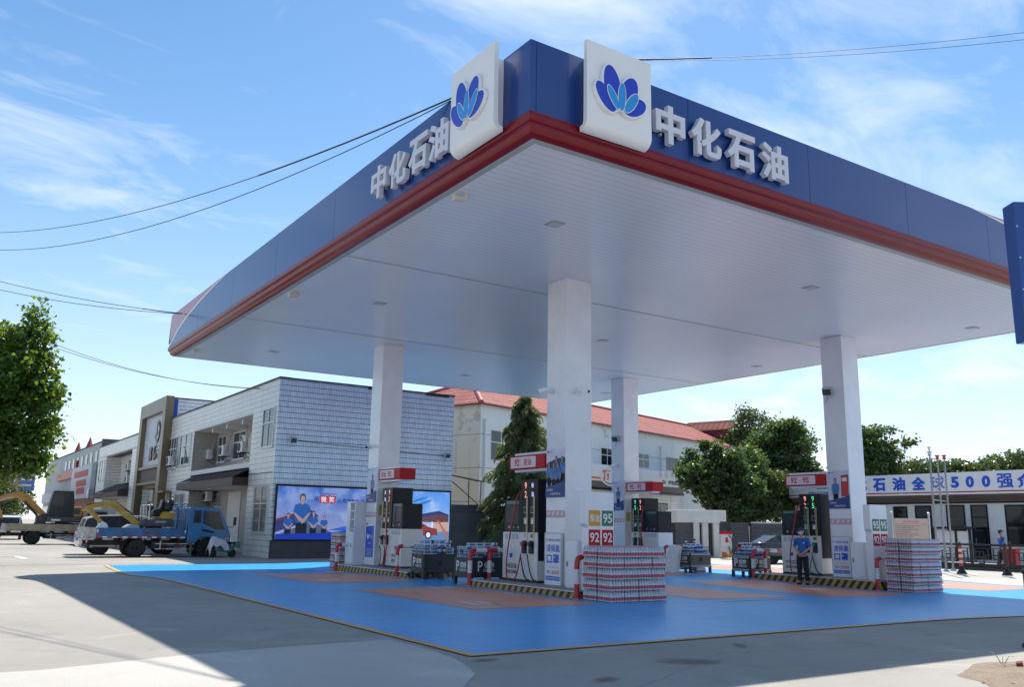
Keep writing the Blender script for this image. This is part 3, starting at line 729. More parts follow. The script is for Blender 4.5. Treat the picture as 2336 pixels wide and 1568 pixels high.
# ------------------------------------------------------------------ fuel pumps
M_grey  = pm('light_grey_panel', (0.42, 0.43, 0.45), 0.4, var=0.04)
M_screen= pm('pump_screen', (0.010, 0.022, 0.03), 0.22, var=0.6, scale=3, spec=0.3)
M_pumpw = pm('pump_white_enamel', (0.68, 0.67, 0.65), 0.3, var=0.03, coat=0.2, dirt=0.12)
M_hoser = pm('red_hose', (0.45, 0.02, 0.03), 0.4, var=0.1)
M_hoseg = pm('green_hose', (0.01, 0.22, 0.12), 0.4, var=0.1)
M_brass = pm('brass_rod', (0.55, 0.48, 0.33), 0.3, metal=0.9, var=0.08)
M_lcd   = pm('lcd_glass', (0.22, 0.30, 0.29), 0.2, var=0.1)
M_strip = pm('display_strip', (0.05, 0.14, 0.11), 0.25, var=0.3, scale=12)
def smooth(pts, n=6):
    P = [Vector(p) for p in pts]; out = []
    for i in range(len(P)-1):
        a = P[max(i-1, 0)]; b = P[i]; c = P[i+1]; d = P[min(i+2, len(P)-1)]
        for k in range(n):
            t = k/n; out.append(0.5*((2*b)+(c-a)*t+(2*a-5*b+4*c-d)*t*t+(3*b-a-3*c+d)*t**3))
    return out+[P[-1]]
def pump(cx, cy, s, grades, hoses, lab):
    """s=+1: pump stands on the +Y side of its column. local z=0 is the island deck"""
    t = thing('fuel_pump', lab, 'fuel pump', (cx, cy+s*1.62, 0.166), 0, 'fuel pumps under the canopy')
    F = 0.40
    def bx(m, u0, z0, u1, z1, x0=-F, x1=F): return m.box(x0, s*u0, z0, x1, s*u1, z1)
    b = MB(M_dark); bx(b, -0.80, 0, 0.82, 0.06, -F+0.02, F-0.02); b.build('plinth', t)
    b = MB(M_pumpw); bx(b, -0.80, 0.061, 0.82, 1.28); cab = b.build('cabinet', t, 0.012)
    b = MB(M_black); bx(b, 0.0, 1.282, 0.80, 2.12, -F+0.03, F-0.03); b.build('display_head', t, 0.02)
    b = MB(M_black); bx(b, -0.80, 1.282, -0.004, 2.66, -F+0.01, F-0.01); bx(b, -0.815, 0.56, -0.802, 2.60, -F+0.03, F-0.03); b.build('hose_mast', t, 0.012)
    for sg in (-1, 1):
        xf = sg*(F-0.03); r = -Y_ if sg < 0 else Y_; n = r.cross(Z_); o = Vector((xf, 0, 0)) 
        k = s*(-1 if sg < 0 else 1)
        q = lambda a, z, e=0.002: Vector((xf, s*a, z))+n*e
        m = MB(M_screen); m.prism([(-0.30, -0.24), (0.30, -0.24), (0.30, 0.24), (-0.30, 0.24)], q(0.40, 1.76, 0.006), r, Z_, 0.005); m.build('screen', t)
        m = MB(M_strip); m.prism([(-0.3, -0.045), (0.3, -0.045), (0.3, 0.045), (-0.3, 0.045)], q(0.40, 2.065, 0.006), r, Z_, 0.005); m.use(M_lcd).text('自助加油', q(0.40, 2.065, 0.008), r, Z_, h=0.05); m.build('title_strip', t)
        m = MB(M_chrome); m.lathe([(0.0, -0.005), (0.022, 0), (0.022, 0.01), (0, 0.02)], q(0.36, 1.40, 0.002), 10, 'x')
        m.use(M_lcd); m.prism([(-0.04, -0.04), (0.04, -0.04), (0.04, 0.04), (-0.04, 0.04)], q(0.56, 1.41, 0.006), r, Z_, 0.005); m.prism([(-0.03, -0.03), (0.03, -0.03), (0.03, 0.03), (-0.03, 0.03)], q(0.12, 1.40, 0.006), r, Z_, 0.005)
        m.build('keypad', t)
        xm = sg*(F-0.01); qm = lambda a, z, e=0.002: Vector((xm, s*a, z))+n*e
        for gi, (txt, led) in enumerate(grades):
            a = (-0.24 if gi == 0 else -0.56)
            if s < 0 and sg < 0 or s > 0 and sg > 0: a = (-0.56 if gi == 0 else -0.24)
            m = MB(led)
            m.text(txt[0], qm(a, 2.50, 0.004), r, Z_, h=0.17 if txt[0].isdigit() else 0.13, w=0.085 if txt[0].isdigit() else 0.11, bold=0.0 if txt[0].isdigit() else -0.005)
            m.text(txt[1], qm(a, 2.27, 0.004), r, Z_, h=0.17 if txt[1].isdigit() else 0.13, w=0.085 if txt[1].isdigit() else 0.11)
            m.build('grade_digits', t)
            m = MB(M_lcd)
            for z in (1.86, 1.58):
                m.prism([(-0.075, -0.085), (0.075, -0.085), (0.075, 0.085), (-0.075, 0.085)], qm(a, z, 0.005), r, Z_, 0.004)
            m.use(M_black)
            m.prism([(-0.055, -0.06), (0.055, -0.06), (0.055, 0.06), (-0.055, 0.06)], qm(a, 1.86, 0.007), r, Z_, 0.002)
            m.use(M_white).prism([(-0.045, -0.07), (0.03, -0.07), (0.05, 0.03), (-0.01, 0.07)], qm(a, 1.57, 0.007), r, Z_, 0.001)
            m.build('lcd_panel', t)
            m = MB(M_brass)
            for d in (-0.13, -0.085): m.cyl(qm(a+d, 1.05, 0.03), qm(a+d, 2.22, 0.03), 0.008, seg=6)
            m.build('guide_rod', t)
            m = MB(M_dark); xc_ = sg*F
            m.prism([(-0.1, -0.17), (0.1, -0.17), (0.1, 0.17), (-0.1, 0.17)], Vector((xc_, s*a, 0.90))+n*0.012, r, Z_, 0.011)
            m.prism([(-0.085, -0.15), (0.085, -0.15), (0.06, -0.05), (0.07, 0.14), (-0.07, 0.14)], Vector((xc_, s*a, 0.90))+n*0.035, r, Z_, 0.022); m.build('holster', t)
            m = MB(hoses[gi] if hoses[gi] else M_dark); c = Vector((xc_, s*a, 0))+n*0.09
            m.prism([(-0.06, -0.02), (0.03, -0.05), (0.07, 0.02), (0.03, 0.07), (-0.05, 0.05)], c+Z_*0.97+n*0.03, r, Z_, 0.06)
            m.use(M_chrome).cyl(c+Z_*0.95+r*-0.03, c+Z_*0.72+r*-0.05, 0.024, 0.020, 8)
            m.use(M_dark).prism([(-0.03, -0.02), (0.1, -0.03), (0.1, 0.0), (0.02, 0.06)], c+Z_*0.92+n*0.015, r, Z_, 0.03); m.build('nozzle', t)
            m = MB((M_pink, M_green)[gi] if hoses[gi] is not M_hoseg else M_green); m.prism([(-0.06, -0.05), (0.06, -0.05), (0.06, 0.05), (-0.06, 0.05)], Vector((xc_, s*a, 1.19))+n*0.003, r, Z_, 0.0025); m.build('grade_sticker', t)
            # hose: from the mast top, drooping to the floor and back up to the nozzle
            hm = hoses[gi] or M_cable
            if hoses[gi]:
                top = qm(a+0.14*1, 2.32, 0.03); lo = a+0.42*(1 if gi == 0 else 0.5)
                pts = [top, qm(a+0.26, 2.2, 0.10), qm(lo-0.02, 1.5, 0.16), qm(lo+0.13, 0.7, 0.2), qm(lo+0.1, 0.14, 0.22), qm(lo-0.12, -0.06+(0.12 if gi else 0.03), 0.22), qm(a+0.12, 0.16, 0.19), qm(a+0.06, 0.55, 0.13), c+Z_*0.72+r*-0.05]
                m = MB(hm); m.tube(smooth(pts, 7), 0.019, 7); m.build('hose', t)
            pts = [c+Z_*0.72+r*-0.05 - r*0.02, qm(a+0.03, 0.5, 0.09), qm(a-0.03, 0.25, 0.07), qm(a-0.12, 0.09, 0.05), qm(a-0.22, 0.07, 0.02)]
            m = MB(M_cable); m.tube(smooth(pts, 5), 0.017, 6); m.build('vapour_hose', t)
        # printing on the enamel
        xc_ = sg*F; qc = lambda a, z, e=0.002: Vector((xc_, s*a, z))+n*e
        m = MB(M_grey)
        for i in range(4):
            a = 0.13+i*0.17; m.prism([(-0.062, -0.075), (0.062, -0.075), (0.062, 0.075), (-0.062, 0.075)], qc(a, 1.16, 0.003), r, Z_, 0.0025)
        m.build('notice_sticker', t)
        m = MB(M_grey); fl_ = [(-0.025, 0.17), (0.025, 0.17), (0.025, 0.06), (0.07, -0.02), (0.062, -0.10), (0.03, -0.125), (-0.03, -0.125), (-0.062, -0.10), (-0.07, -0.02), (-0.025, 0.06)]
        m.flat(fl_, qc(0.40, 0.72, 0.003), r, Z_); m.use(M_pumpw).flat([(x*0.82, z*0.9) for x, z in fl_], qc(0.40, 0.725, 0.0045), r, Z_)
        m.use(M_petal).flat([(-0.066, -0.0), (0.066, 0.0), (0.058, -0.09), (0.03, -0.115), (-0.03, -0.115), (-0.058, -0.09)], qc(0.40, 0.72, 0.006), r, Z_); m.build('flask_emblem', t)
        m = MB(M_txtk); m.text('中化石油', qc(0.40, 0.40, 0.003), r, Z_, h=0.13, w=0.52, bold=0.025); m.text('SINOCHEM', qc(0.40, 0.24, 0.003), r, Z_, h=0.10, w=0.52, bold=0.03); m.build('printed_name', t)
    return t
P92, P95, PDS = ('92', M_led_r), ('95', M_led_g), ('柴油', M_led_b)
pump(6.2, 7.0, 1, [P92, PDS], [M_hoser, None], 'fuel pump lit 92 with a looping red hose, beside the nearest column')
pump(6.2, 18.0, -1, [PDS, P92], [None, M_hoser], 'fuel pump with red hose in front of the large lit advertising screen')
pump(17.67, 18.0, -1, [P95, P92], [M_hoseg, M_hoser], 'fuel pump lit 95 and 92, farthest back behind the near bottled water')
pump(17.67, 7.0, 1, [P92, P95], [M_hoser, M_hoseg], 'fuel pump with red and green hoses behind the standing attendant')
# ------------------------------------------------------------------ fuel grade signs on the columns
M_signpanel = pm('sign_text_panel', (0.66, 0.60, 0.66), 0.35, var=0.03)
def fuel_sign(cx, cy, s, txts, lab):
    t = thing('fuel_sign', lab, 'fuel sign', (cx, cy, 3.05), 0, 'red fuel grade signs on the columns')
    b = MB(M_colwhite); b.box(-0.34, s*0.42, -0.02, 0.12, s*2.02, 0.50); b.build('arm', t, 0.02)
    b = MB(M_red); b.box(-0.415, s*0.52, 0.05, 0.19, s*2.16, 0.43); b.build('sign_box', t, 0.02)
    # clear plastic end ribs
    u0, u1 = (0.90, 2.08) if s > 0 else (0.62, 1.72)
    for sg in (-1, 1):
        x = -0.415 if sg < 0 else 0.19; r = -Y_ if sg < 0 else Y_; n = r.cross(Z_)
        c = Vector((x, s*(u0+u1)/2, 0.24)); h = (u1-u0)/2
        pan = MB(M_signpanel); pan.prism(rrect(-h, -0.145, h, 0.145, 0.04), c+n*0.006, r, Z_, 0.005)
        pan.use(M_txtred)
        for i, tx in enumerate(txts):
            cc = c+n*0.008+r*((-0.26 if i == 0 else 0.24)*(h/0.59))
            pan.text(tx, cc-r*0.03, r, Z_, h=0.2, w=0.25 if tx.isdigit() else 0.36, bold=0.035 if tx.isdigit() else 0.02)
            if tx.isdigit(): pan.text('#', cc+r*0.135+Z_*0.05, r, Z_, h=0.06)
            pan.text('(VIB)', cc+r*(0.17 if tx.isdigit() else 0.2)-Z_*0.07, r, Z_, h=0.035)
        pan.build('text_panel', t)
fuel_sign(6.2, 7.0, 1, ['92', '柴油'], 'red fuel grade sign reading 92 and diesel, on the nearest column')
fuel_sign(6.2, 18.0, -1, ['柴油', '92'], 'red fuel grade sign reading diesel then 92, on the left column')
fuel_sign(17.67, 18.0, -1, ['95', '92'], 'red fuel grade sign reading 95 then 92, on the farthest column')
fuel_sign(17.67, 7.0, 1, ['92', '95'], 'red fuel grade sign reading 92 then 95, on the right column')
# ------------------------------------------------------------------ number panels and lockers
def plate(mb, o, r, txt, m, w=0.34, h=0.36):
    n = r.cross(Z_); mb.use(m).prism([(-w/2, -h/2), (w/2, -h/2), (w/2, h/2), (-w/2, h/2)], Vector(o)+n*0.006, r, Z_, 0.005)
    mb.use(M_txtw).text(txt, Vector(o)+n*0.008, r, Z_, h=h*0.62 if txt.isdigit() else h*0.5, w=w*0.8, bold=0.015)
def number_panel(x0, y, plates, lab):
    t = thing('number_panel', lab, 'sign', (x0, y, 0.166), 0, 'white totems with square fuel number plates')
    b = MB(M_white); prof = [(0.0, 0.0), (0.80, 0.0), (0.80, 2.26), (-0.06, 2.26), (-0.06, 1.52), (0.0, 1.44)]
    b.prism(prof, (0, 0, 0), X_, Z_, 0.24); b.build('body', t, 0.01)
    for i, (tx, m) in enumerate(plates):
        p = MB(); plate(p, (0.20+0.395*(i % 2), 0, 1.65-0.445*(i//2)), X_, tx, m); p.build('number_plate', t)
number_panel(5.42, 5.25, [('柴油', M_yellow), ('95', M_green), ('92', M_red), ('92', M_red)], 'white totem with amber diesel, green 95 and red 92 plates behind bottled water')
number_panel(16.62, 5.45, [('95', M_green), ('95', M_green), ('92', M_red), ('92', M_red)], 'white totem with two green 95 plates beside the right water stack')
def locker(x, y, lab):
    t = thing('locker', lab, 'locker', (x, y, 0.166)); b = MB(M_white); b.box(-0.35, -0.25, 0, 0.35, 0.25, 1.12); b.build('body', t, 0.012)
    d = MB(M_white); d.box(-0.362, -0.22, 0.06, -0.351, 0.22, 1.06); dd = d.build('door', t)
    h = MB(M_dark); h.box(-0.375, 0.14, 0.5, -0.363, 0.17, 0.62); h.build('handle', dd)
locker(17.25, 6.2, 'small white metal locker between the right column and a number totem')
locker(5.95, 6.1, 'small white metal locker between the nearest column and a number totem')
def shelf_tower():
    t = thing('shelf_cabinet', 'tall white cabinet with open shelves beside the left column and water stack', 'cabinet', (5.75, 18.85, 0.166))
    b = MB(M_white); y0, y1 = -0.36, 0.36
    b.box(-0.35, y0, 0, 0.35, y1, 0.04); b.box(-0.35, y0, 2.16, 0.35, y1, 2.2); b.box(0.3, y0, 0.041, 0.35, y1, 2.159)
    b.box(-0.35, y0, 0.041, 0.299, y0+0.05, 2.159); b.box(-0.35, y1-0.3, 0.041, 0.299, y1, 2.159)
    b.build('body', t)
    for z in (1.86, 1.55, 1.2): s_ = MB(M_white); s_.box(-0.33, y0+0.051, z, 0.299, y1-0.301, z+0.03); s_.build('shelf', t)
    d = MB(M_white); d.box(-0.36, y0+0.06, 0.05, -0.33, y1-0.31, 1.15); dd = d.build('door', t); h = MB(M_dark); h.box(-0.372, -0.18, 0.6, -0.361, -0.15, 0.72); h.build('handle', dd)
shelf_tower()
# blue poster at the foot of the left column
def lower_poster():
    xf = 6.2-CW-0.03; o = Vector((xf, 18.0+CW-0.1, 0)); r = -Y_
    p = MB(M_txtblue); p.prism([(0, 0.45), (0.64, 0.45), (0.64, 1.62), (0, 1.62)], o+X_*0.024, r, Z_, 0.004)
    L = lambda k: o+X_*(0.022-0.002*k)
    p.use(M_white).flat([(0, 1.50), (0.64, 1.53), (0.64, 1.62), (0, 1.62)], L(0), r, Z_); p.use(M_pred).flat([(0, 1.52), (0.2, 1.62), (0, 1.62)], L(1), r, Z_)
    p.use(M_txtw)
    for k, (dx, rot) in enumerate(((-0.05, 25), (0.0, 0), (0.05, -25))): p.flat(ellipse(0.2+dx, 1.15, 0.035, 0.1, R(rot), 14), L(1+k), r, Z_)
    p.text('中化', L(1)+r*0.44+Z_*1.15, r, Z_, h=0.13); p.text('加油卡', L(1)+r*0.32+Z_*0.93, r, Z_, h=0.07)
    for i in range(4): p.text('安全优质服务', L(1)+r*0.32+Z_*(0.72-0.07*i), r, Z_, h=0.05, w=0.44)
    p.build('blue_poster', COL['Nf'])
lower_poster()
# yellow-green notices on column sides
for col, x, y in (('Nf', 6.2, 18.0), ('Ff', 17.67, 18.0)):
    p = MB(pm('notice_lime', (0.42, 0.42, 0.06), 0.4, var=0.1)); p.prism([(0.1, 1.9), (0.3, 1.9), (0.3, 2.25), (0.1, 2.25)], (x-CW, y-CW-0.004, 0), X_, Z_, 0.003)
    p.use(M_white if col == 'Ff' else M_pumpw).prism([(0.34, 1.86), (0.62, 1.86), (0.62, 2.3), (0.34, 2.3)], (x-CW, y-CW-0.004, 0), X_, Z_, 0.003)
    p.use(M_pred).flat([(0.37, 2.2), (0.59, 2.2), (0.59, 2.25), (0.37, 2.25)], (x-CW, y-CW-0.006, 0), X_, Z_); p.build('notice', COL[col])
# ------------------------------------------------------------------ guard hoops
def guard(x0, x1, y, legs, lab, h=0.93):
    t = thing('guard_hoop', lab, 'guard rail', (x0, y, gz(x0, y)), 0, 'red and white pipe guards at the island ends')
    r_ = 0.062; L = x1-x0
    for a in legs:
        b = MB(M_redp); b.cyl((a, 0, 0), (a, 0, 0.34), r_, seg=12); b.use(M_whitep).cyl((a, 0, 0.341), (a, 0, 0.66), r_, seg=12); b.use(M_redp)
        if a in (legs[0], legs[-1]):
            e = 0.14*(1 if a == legs[0] else -1)
            b.tube(smooth([(a, 0, 0.661), (a, 0, h-0.13), (a+e*0.3, 0, h-0.03), (a+e, 0, h), (a+e*1.15, 0, h)], 4), r_, 12)
        else: b.cyl((a, 0, 0.661), (a, 0, h-0.02), r_, seg=12)
        b.use(M_steel).lathe([(0.1, 0), (0.1, 0.012)], (a, 0, 0.0), 12); b.build('leg', t)
    b = MB(M_whitep); n = max(3, int((L-0.32)/0.3)); w = (L-0.322)/n
    for i in range(n):
        b.use(M_redp if i % 2 else M_whitep); b.cyl((0.161+i*w, 0, h), (0.161+(i+1)*w-0.001, 0, h), r_*0.995, seg=12)
    b.build('top_bar', t)
guard(5.0, 7.4, 9.82, [0, 0.62, 2.4], 'striped pipe guard with three legs between the promotion bin and nearest pump')
guard(5.0, 6.5, 5.12, [0, 1.5], 'striped pipe guard standing beside the nearest water stack')
guard(5.0, 6.5, 19.0, [0, 1.5], 'striped pipe guard in front of the water stack by the screen wall')
guard(5.0, 6.5, 14.2, [0, 1.5], 'striped pipe guard between the left pump and its promotion bin')
guard(16.5, 18.9, 10.05, [0, 0.62, 2.4], 'striped pipe guard with three legs at the left end of the right island')
guard(16.5, 18.0, 5.28, [0, 1.5], 'striped pipe guard at the right end of the right island beside water')
guard(16.5, 18.0, 14.4, [0, 1.5], 'striped pipe guard just visible behind the near water stack')
# ------------------------------------------------------------------ bottled water
def clear_mat(name, col, alpha, rough):
    m = pm(name, col, rough, var=0.05, alpha=alpha, spec=0.6); return m
M_pet  = clear_mat('clear_bottle', (0.60, 0.63, 0.68), 0.82, 0.1)
M_film = clear_mat('shrink_film', (0.75, 0.76, 0.78), 0.07, 0.1)
M_wlab = pm('bottle_label_red', (0.52, 0.03, 0.045), 0.4, var=0.3, scale=30)
M_wlab2= pm('bottle_label_white', (0.62, 0.62, 0.65), 0.4, var=0.25, scale=40)
M_cap  = pm('bottle_cap', (0.62, 0.30, 0.30), 0.4, var=0.2, scale=20)
def pack_parts(name, nx, ny, d, h, lab, grp, flip):
    t = thing(name, lab, 'water pack', (0, 0, 0), 0, grp)
    b = MB(); r_ = random.Random(nx*7+ny)
    for i in range(nx):
        for j in range(ny):
            if 1 < i < nx-2 and 1 < j < ny-2: continue
            cx, cy = (i-(nx-1)/2)*d+r_.uniform(-.002, .002), (j-(ny-1)/2)*d+r_.uniform(-.002, .002); r = d*0.485
            pr = [(r*0.9, 0), (r, 0.012), (r*0.94, 0.02), (r, 0.03)]
            b.use(M_pet).lathe([(a, z) for a, z in pr]+[(r, h*0.07+0.02)], (cx, cy, 0), 7)
            z0, z1, z2 = h*0.07+0.02, h*0.44, h*0.57
            b.use(M_wlab).lathe([(r*1.01, z0), (r*1.01, z1)], (cx, cy, 0), 7); b.use(M_wlab2).lathe([(r*1.01, z1), (r*1.01, z2)], (cx, cy, 0), 7)
            b.use(M_pet).lathe([(r, z2), (r*0.97, h*0.66), (r*0.72, h*0.80), (r*0.4, h*0.90)], (cx, cy, 0), 7)
            b.use(M_cap).lathe([(r*0.42, h*0.90), (r*0.42, h*0.985)], (cx, cy, 0), 7)
    bt = b.build('bottles', t); bt['kind'] = 'stuff' if nx*ny > 100 else 'part'
    del bt['kind']
    f = MB(M_film); hx, hy = nx*d/2+0.004, ny*d/2+0.004; zz = [0.004, h*0.3, h*0.62, h*0.86, h*0.99]; ins = [0, -0.003, 0.0, 0.012, 0.035]
    ring = []
    for z, i_ in zip(zz, ins): ring += [(x, y, z) for x, y in rrect(-hx+i_, -hy+i_, hx-i_, hy-i_, 0.03, 2)]
    k = len(ring)//5; f.add(ring, [(a*k+j, a*k+(j+1) % k, (a+1)*k+(j+1) % k, (a+1)*k+j) for a in range(4) for j in range(k)], True); f.add(ring[-k:], [tuple(range(k))])
    f.build('film_wrap', t)
    return t
ORD = ['bottom', 'second', 'third', 'fourth', 'fifth', 'sixth', 'seventh', 'eighth']
def stack(x0, y0, nx, ny, layers, px, py, h, where, n_b, seed):
    r = random.Random(seed); proto = None
    for k in range(layers):
        ln = 'topmost layer' if k == layers-1 else ('bottom layer' if k == 0 else ORD[k]+' layer up')
        for i in range(nx):
            for j in range(ny):
                side = ('at front left' if i == 0 and j == 0 else 'at rear left' if i == 0 else 'at right end' if i == nx-1 else 'in middle')
                lab = f'water bottle pack {side}, {ln}, {where}'
                loc = (x0+(i+0.5)*px+r.uniform(-.012, .012)+0.012*math.sin(k*2.1+seed), y0+(j+0.5)*py+r.uniform(-.012, .012), 0.018+gz(x0, y0+py)+k*h); rz = r.uniform(-.025, .025)
                if proto is None:
                    proto = pack_parts('water_pack', n_b[0], n_b[1], px/n_b[0]*0.985, h*0.985, lab, f'bottled water packs in the {where}', False); proto.location = loc; proto.rotation_euler = (0, 0, rz)
                else: dup(proto, loc, rz, lab)
stack(5.0, 3.9, 4, 2, 5, 0.405, 0.53, 0.237, 'nearest water stack', (5, 6), 1)
stack(5.25, 19.35, 3, 2, 6, 0.40, 0.46, 0.222, 'water stack before lit screen', (5, 5), 2)
stack(16.5, 4.08, 4, 2, 7, 0.365, 0.47, 0.218, 'right hand water stack', (5, 6), 3)
# ------------------------------------------------------------------ promotion bins
M_binbr = pm('brown_board', (0.10, 0.035, 0.02), 0.35, var=0.15, scale=5)
def bin_(x0, y0, brown, lab, L=1.12, Wd=0.84):
    """short side faces -X"""
    t = thing('promotion_bin', lab, 'display bin', (x0+L/2, y0+Wd/2, gz(x0, y0)), 0, 'dark promotion bins holding goods for sale'); hx, hy = L/2, Wd/2
    z0, z1, zr = 0.20, 0.76, 0.94
    m1 = M_dark
    for sx in (-1, 1):
        for sy in (-1, 1):
            b = MB(m1); b.box(sx*hx, sy*hy, 0.0, sx*(hx-0.09), sy*(hy-0.09), z0+0.06); b.build('leg', t, 0.006)
    for sx in (0,):
        for sy in (-1, 1): b = MB(m1); b.box(-0.05, sy*hy, 0.0, 0.05, sy*(hy-0.06), z0-0.001); b.build('leg', t)
    b = MB(m1); b.box(-hx+0.015, -hy+0.015, z0, hx-0.015, hy-0.015, z1-0.03); b.build('body', t, 0.008)
    for side in ('x', 'y'):
        o, r, w = ((Vector((-hx+0.013, 0, 0)), -Y_, Wd) if side == 'x' else (Vector((0, -hy+0.013, 0)), X_, L)); n = r.cross(Z_)
        p = MB(M_binbr if brown else m1); q = w/2-0.07; p.prism([(-q, z0+0.09), (q, z0+0.09), (q, z1-0.12), (-q, z1-0.12)], o+n*0.006, r, Z_, 0.005); pn = p.build('panel', t)
        for za in (z0+0.02, z1-0.1):
            e = MB(M_txtw if brown else m1); e.prism([(-q, za), (q, za), (q, za+0.06), (-q, za+0.06)], o+n*0.007, r, Z_, 0.006)
            if brown: e.use(m1).prism([(-q+0.03, za+0.015), (q-0.03, za+0.015), (q-0.03, za+0.045), (-q+0.03, za+0.045)], o+n*0.009, r, Z_, 0.0015)
            e.build('trim', t)
        doors = (side == 'y' and lab.find('doors') >= 0)
        if not doors:
            l = MB(M_txtw); c = o+n*0.009
            l.text('P', c+r*-0.2+Z_*0.50, r, Z_, h=0.27, w=0.15, bold=0.01); l.text('促销', c+r*0.09+Z_*0.53, r, Z_, h=0.155, w=0.32, bold=0.02); l.text('ROMOTION', c+r*0.09+Z_*0.39, r, Z_, h=0.07, w=0.36, bold=0.01); l.build('lettering', t)
        else:
            l = MB(M_txtk); c = o+n*0.02
            for d in (-0.035, 0.035): l.cyl(c+r*d+Z_*0.42, c+r*d+Z_*0.56, 0.012, seg=6)
            l.build('door_handle', t)
    # wire basket rim
    w = MB(M_dark)
    for z in (z1+0.06, zr):
        P = [(-hx, -hy, z), (hx, -hy, z), (hx, hy, z), (-hx, hy, z), (-hx, -hy, z)]
        for a, b in zip(P[:-1], P[1:]): w.cyl(a, b, 0.007, seg=5)
    for i in range(15):
        x = -hx+L*i/14
        for sy in (-1, 1): w.cyl((x, sy*hy, z1-0.04), (x, sy*hy, zr), 0.004, seg=4)
    for i in range(11):
        y = -hy+Wd*i/10
        for sx in (-1, 1): w.cyl((sx*hx, y, z1-0.04), (sx*hx, y, zr), 0.004, seg=4)
    w.build('wire_basket', t)
    return t
M_boxw = pm('carton_white', (0.66, 0.68, 0.70), 0.5, var=0.04); M_boxb = pm('carton_blue', (0.02, 0.17, 0.48), 0.45, var=0.1); M_boxd = pm('bottle_deep_blue', (0.012, 0.04, 0.42), 0.25, var=0.1, coat=0.4)
M_brownb = pm('bottle_amber', (0.16, 0.07, 0.02), 0.25, var=0.2, coat=0.3); M_navy = pm('carton_navy', (0.02, 0.03, 0.07), 0.5, var=0.1)
def carton(loc, rz, col, lab, grp, sz=(0.24, 0.13, 0.096)):
    t = thing('tissue_box', lab, 'box', loc, rz, grp); x, y, z = sz
    b = MB(M_boxw); b.box(-x/2, -y/2, 0, x/2, y/2, z); b.build('carton', t, 0.004)
    c = MB(col)
    for sy in (-1, 1): c.box(-x/2+0.02, sy*y/2, z*0.25, x/2-0.05, sy*(y/2+0.0015), z*0.8)
    c.box(-x/2, -y/2+0.02, z*0.3, -x/2-0.0015, y/2-0.02, z*0.8); c.box(-x*0.3, -y*0.25, z, x*0.3, y*0.25, z+0.0015)
    c.build('printed_panel', t); return t
def jug(loc, m, lab, grp, h=0.26, r=0.06, cap=None):
    t = thing('coolant_jug', lab, 'bottle', loc, 0, grp)
    b = MB(m); b.lathe([(r*0.95, 0), (r, 0.01), (r, h*0.7), (r*0.75, h*0.82), (r*0.3, h*0.9)], (0, 0, 0), 12); b.build('bottle', t)
    l = MB(M_boxw if m is not M_boxw else M_boxb); l.lathe([(r*1.012, h*0.25), (r*1.012, h*0.58)], (0, 0, 0), 12); l.build('label', t)
    c = MB(cap or M_boxw); c.lathe([(r*0.34, h*0.9), (r*0.34, h)], (0, 0, 0), 10); c.build('cap', t); return t
def roll(loc, m, lab, grp, r=0.058, h=0.11):
    t = thing('tissue_roll', lab, 'tissue roll', loc, 0, grp); b = MB(M_boxw); b.lathe([(r*0.9, 0), (r, 0.01), (r, h-0.01), (r*0.85, h)], (0, 0, 0), 14); b.build('roll', t)
    c = MB(m); c.lathe([(r*1.01, h*0.3), (r*1.01, h*0.75)], (0, 0, 0), 14); c.build('wrapper', t); return t
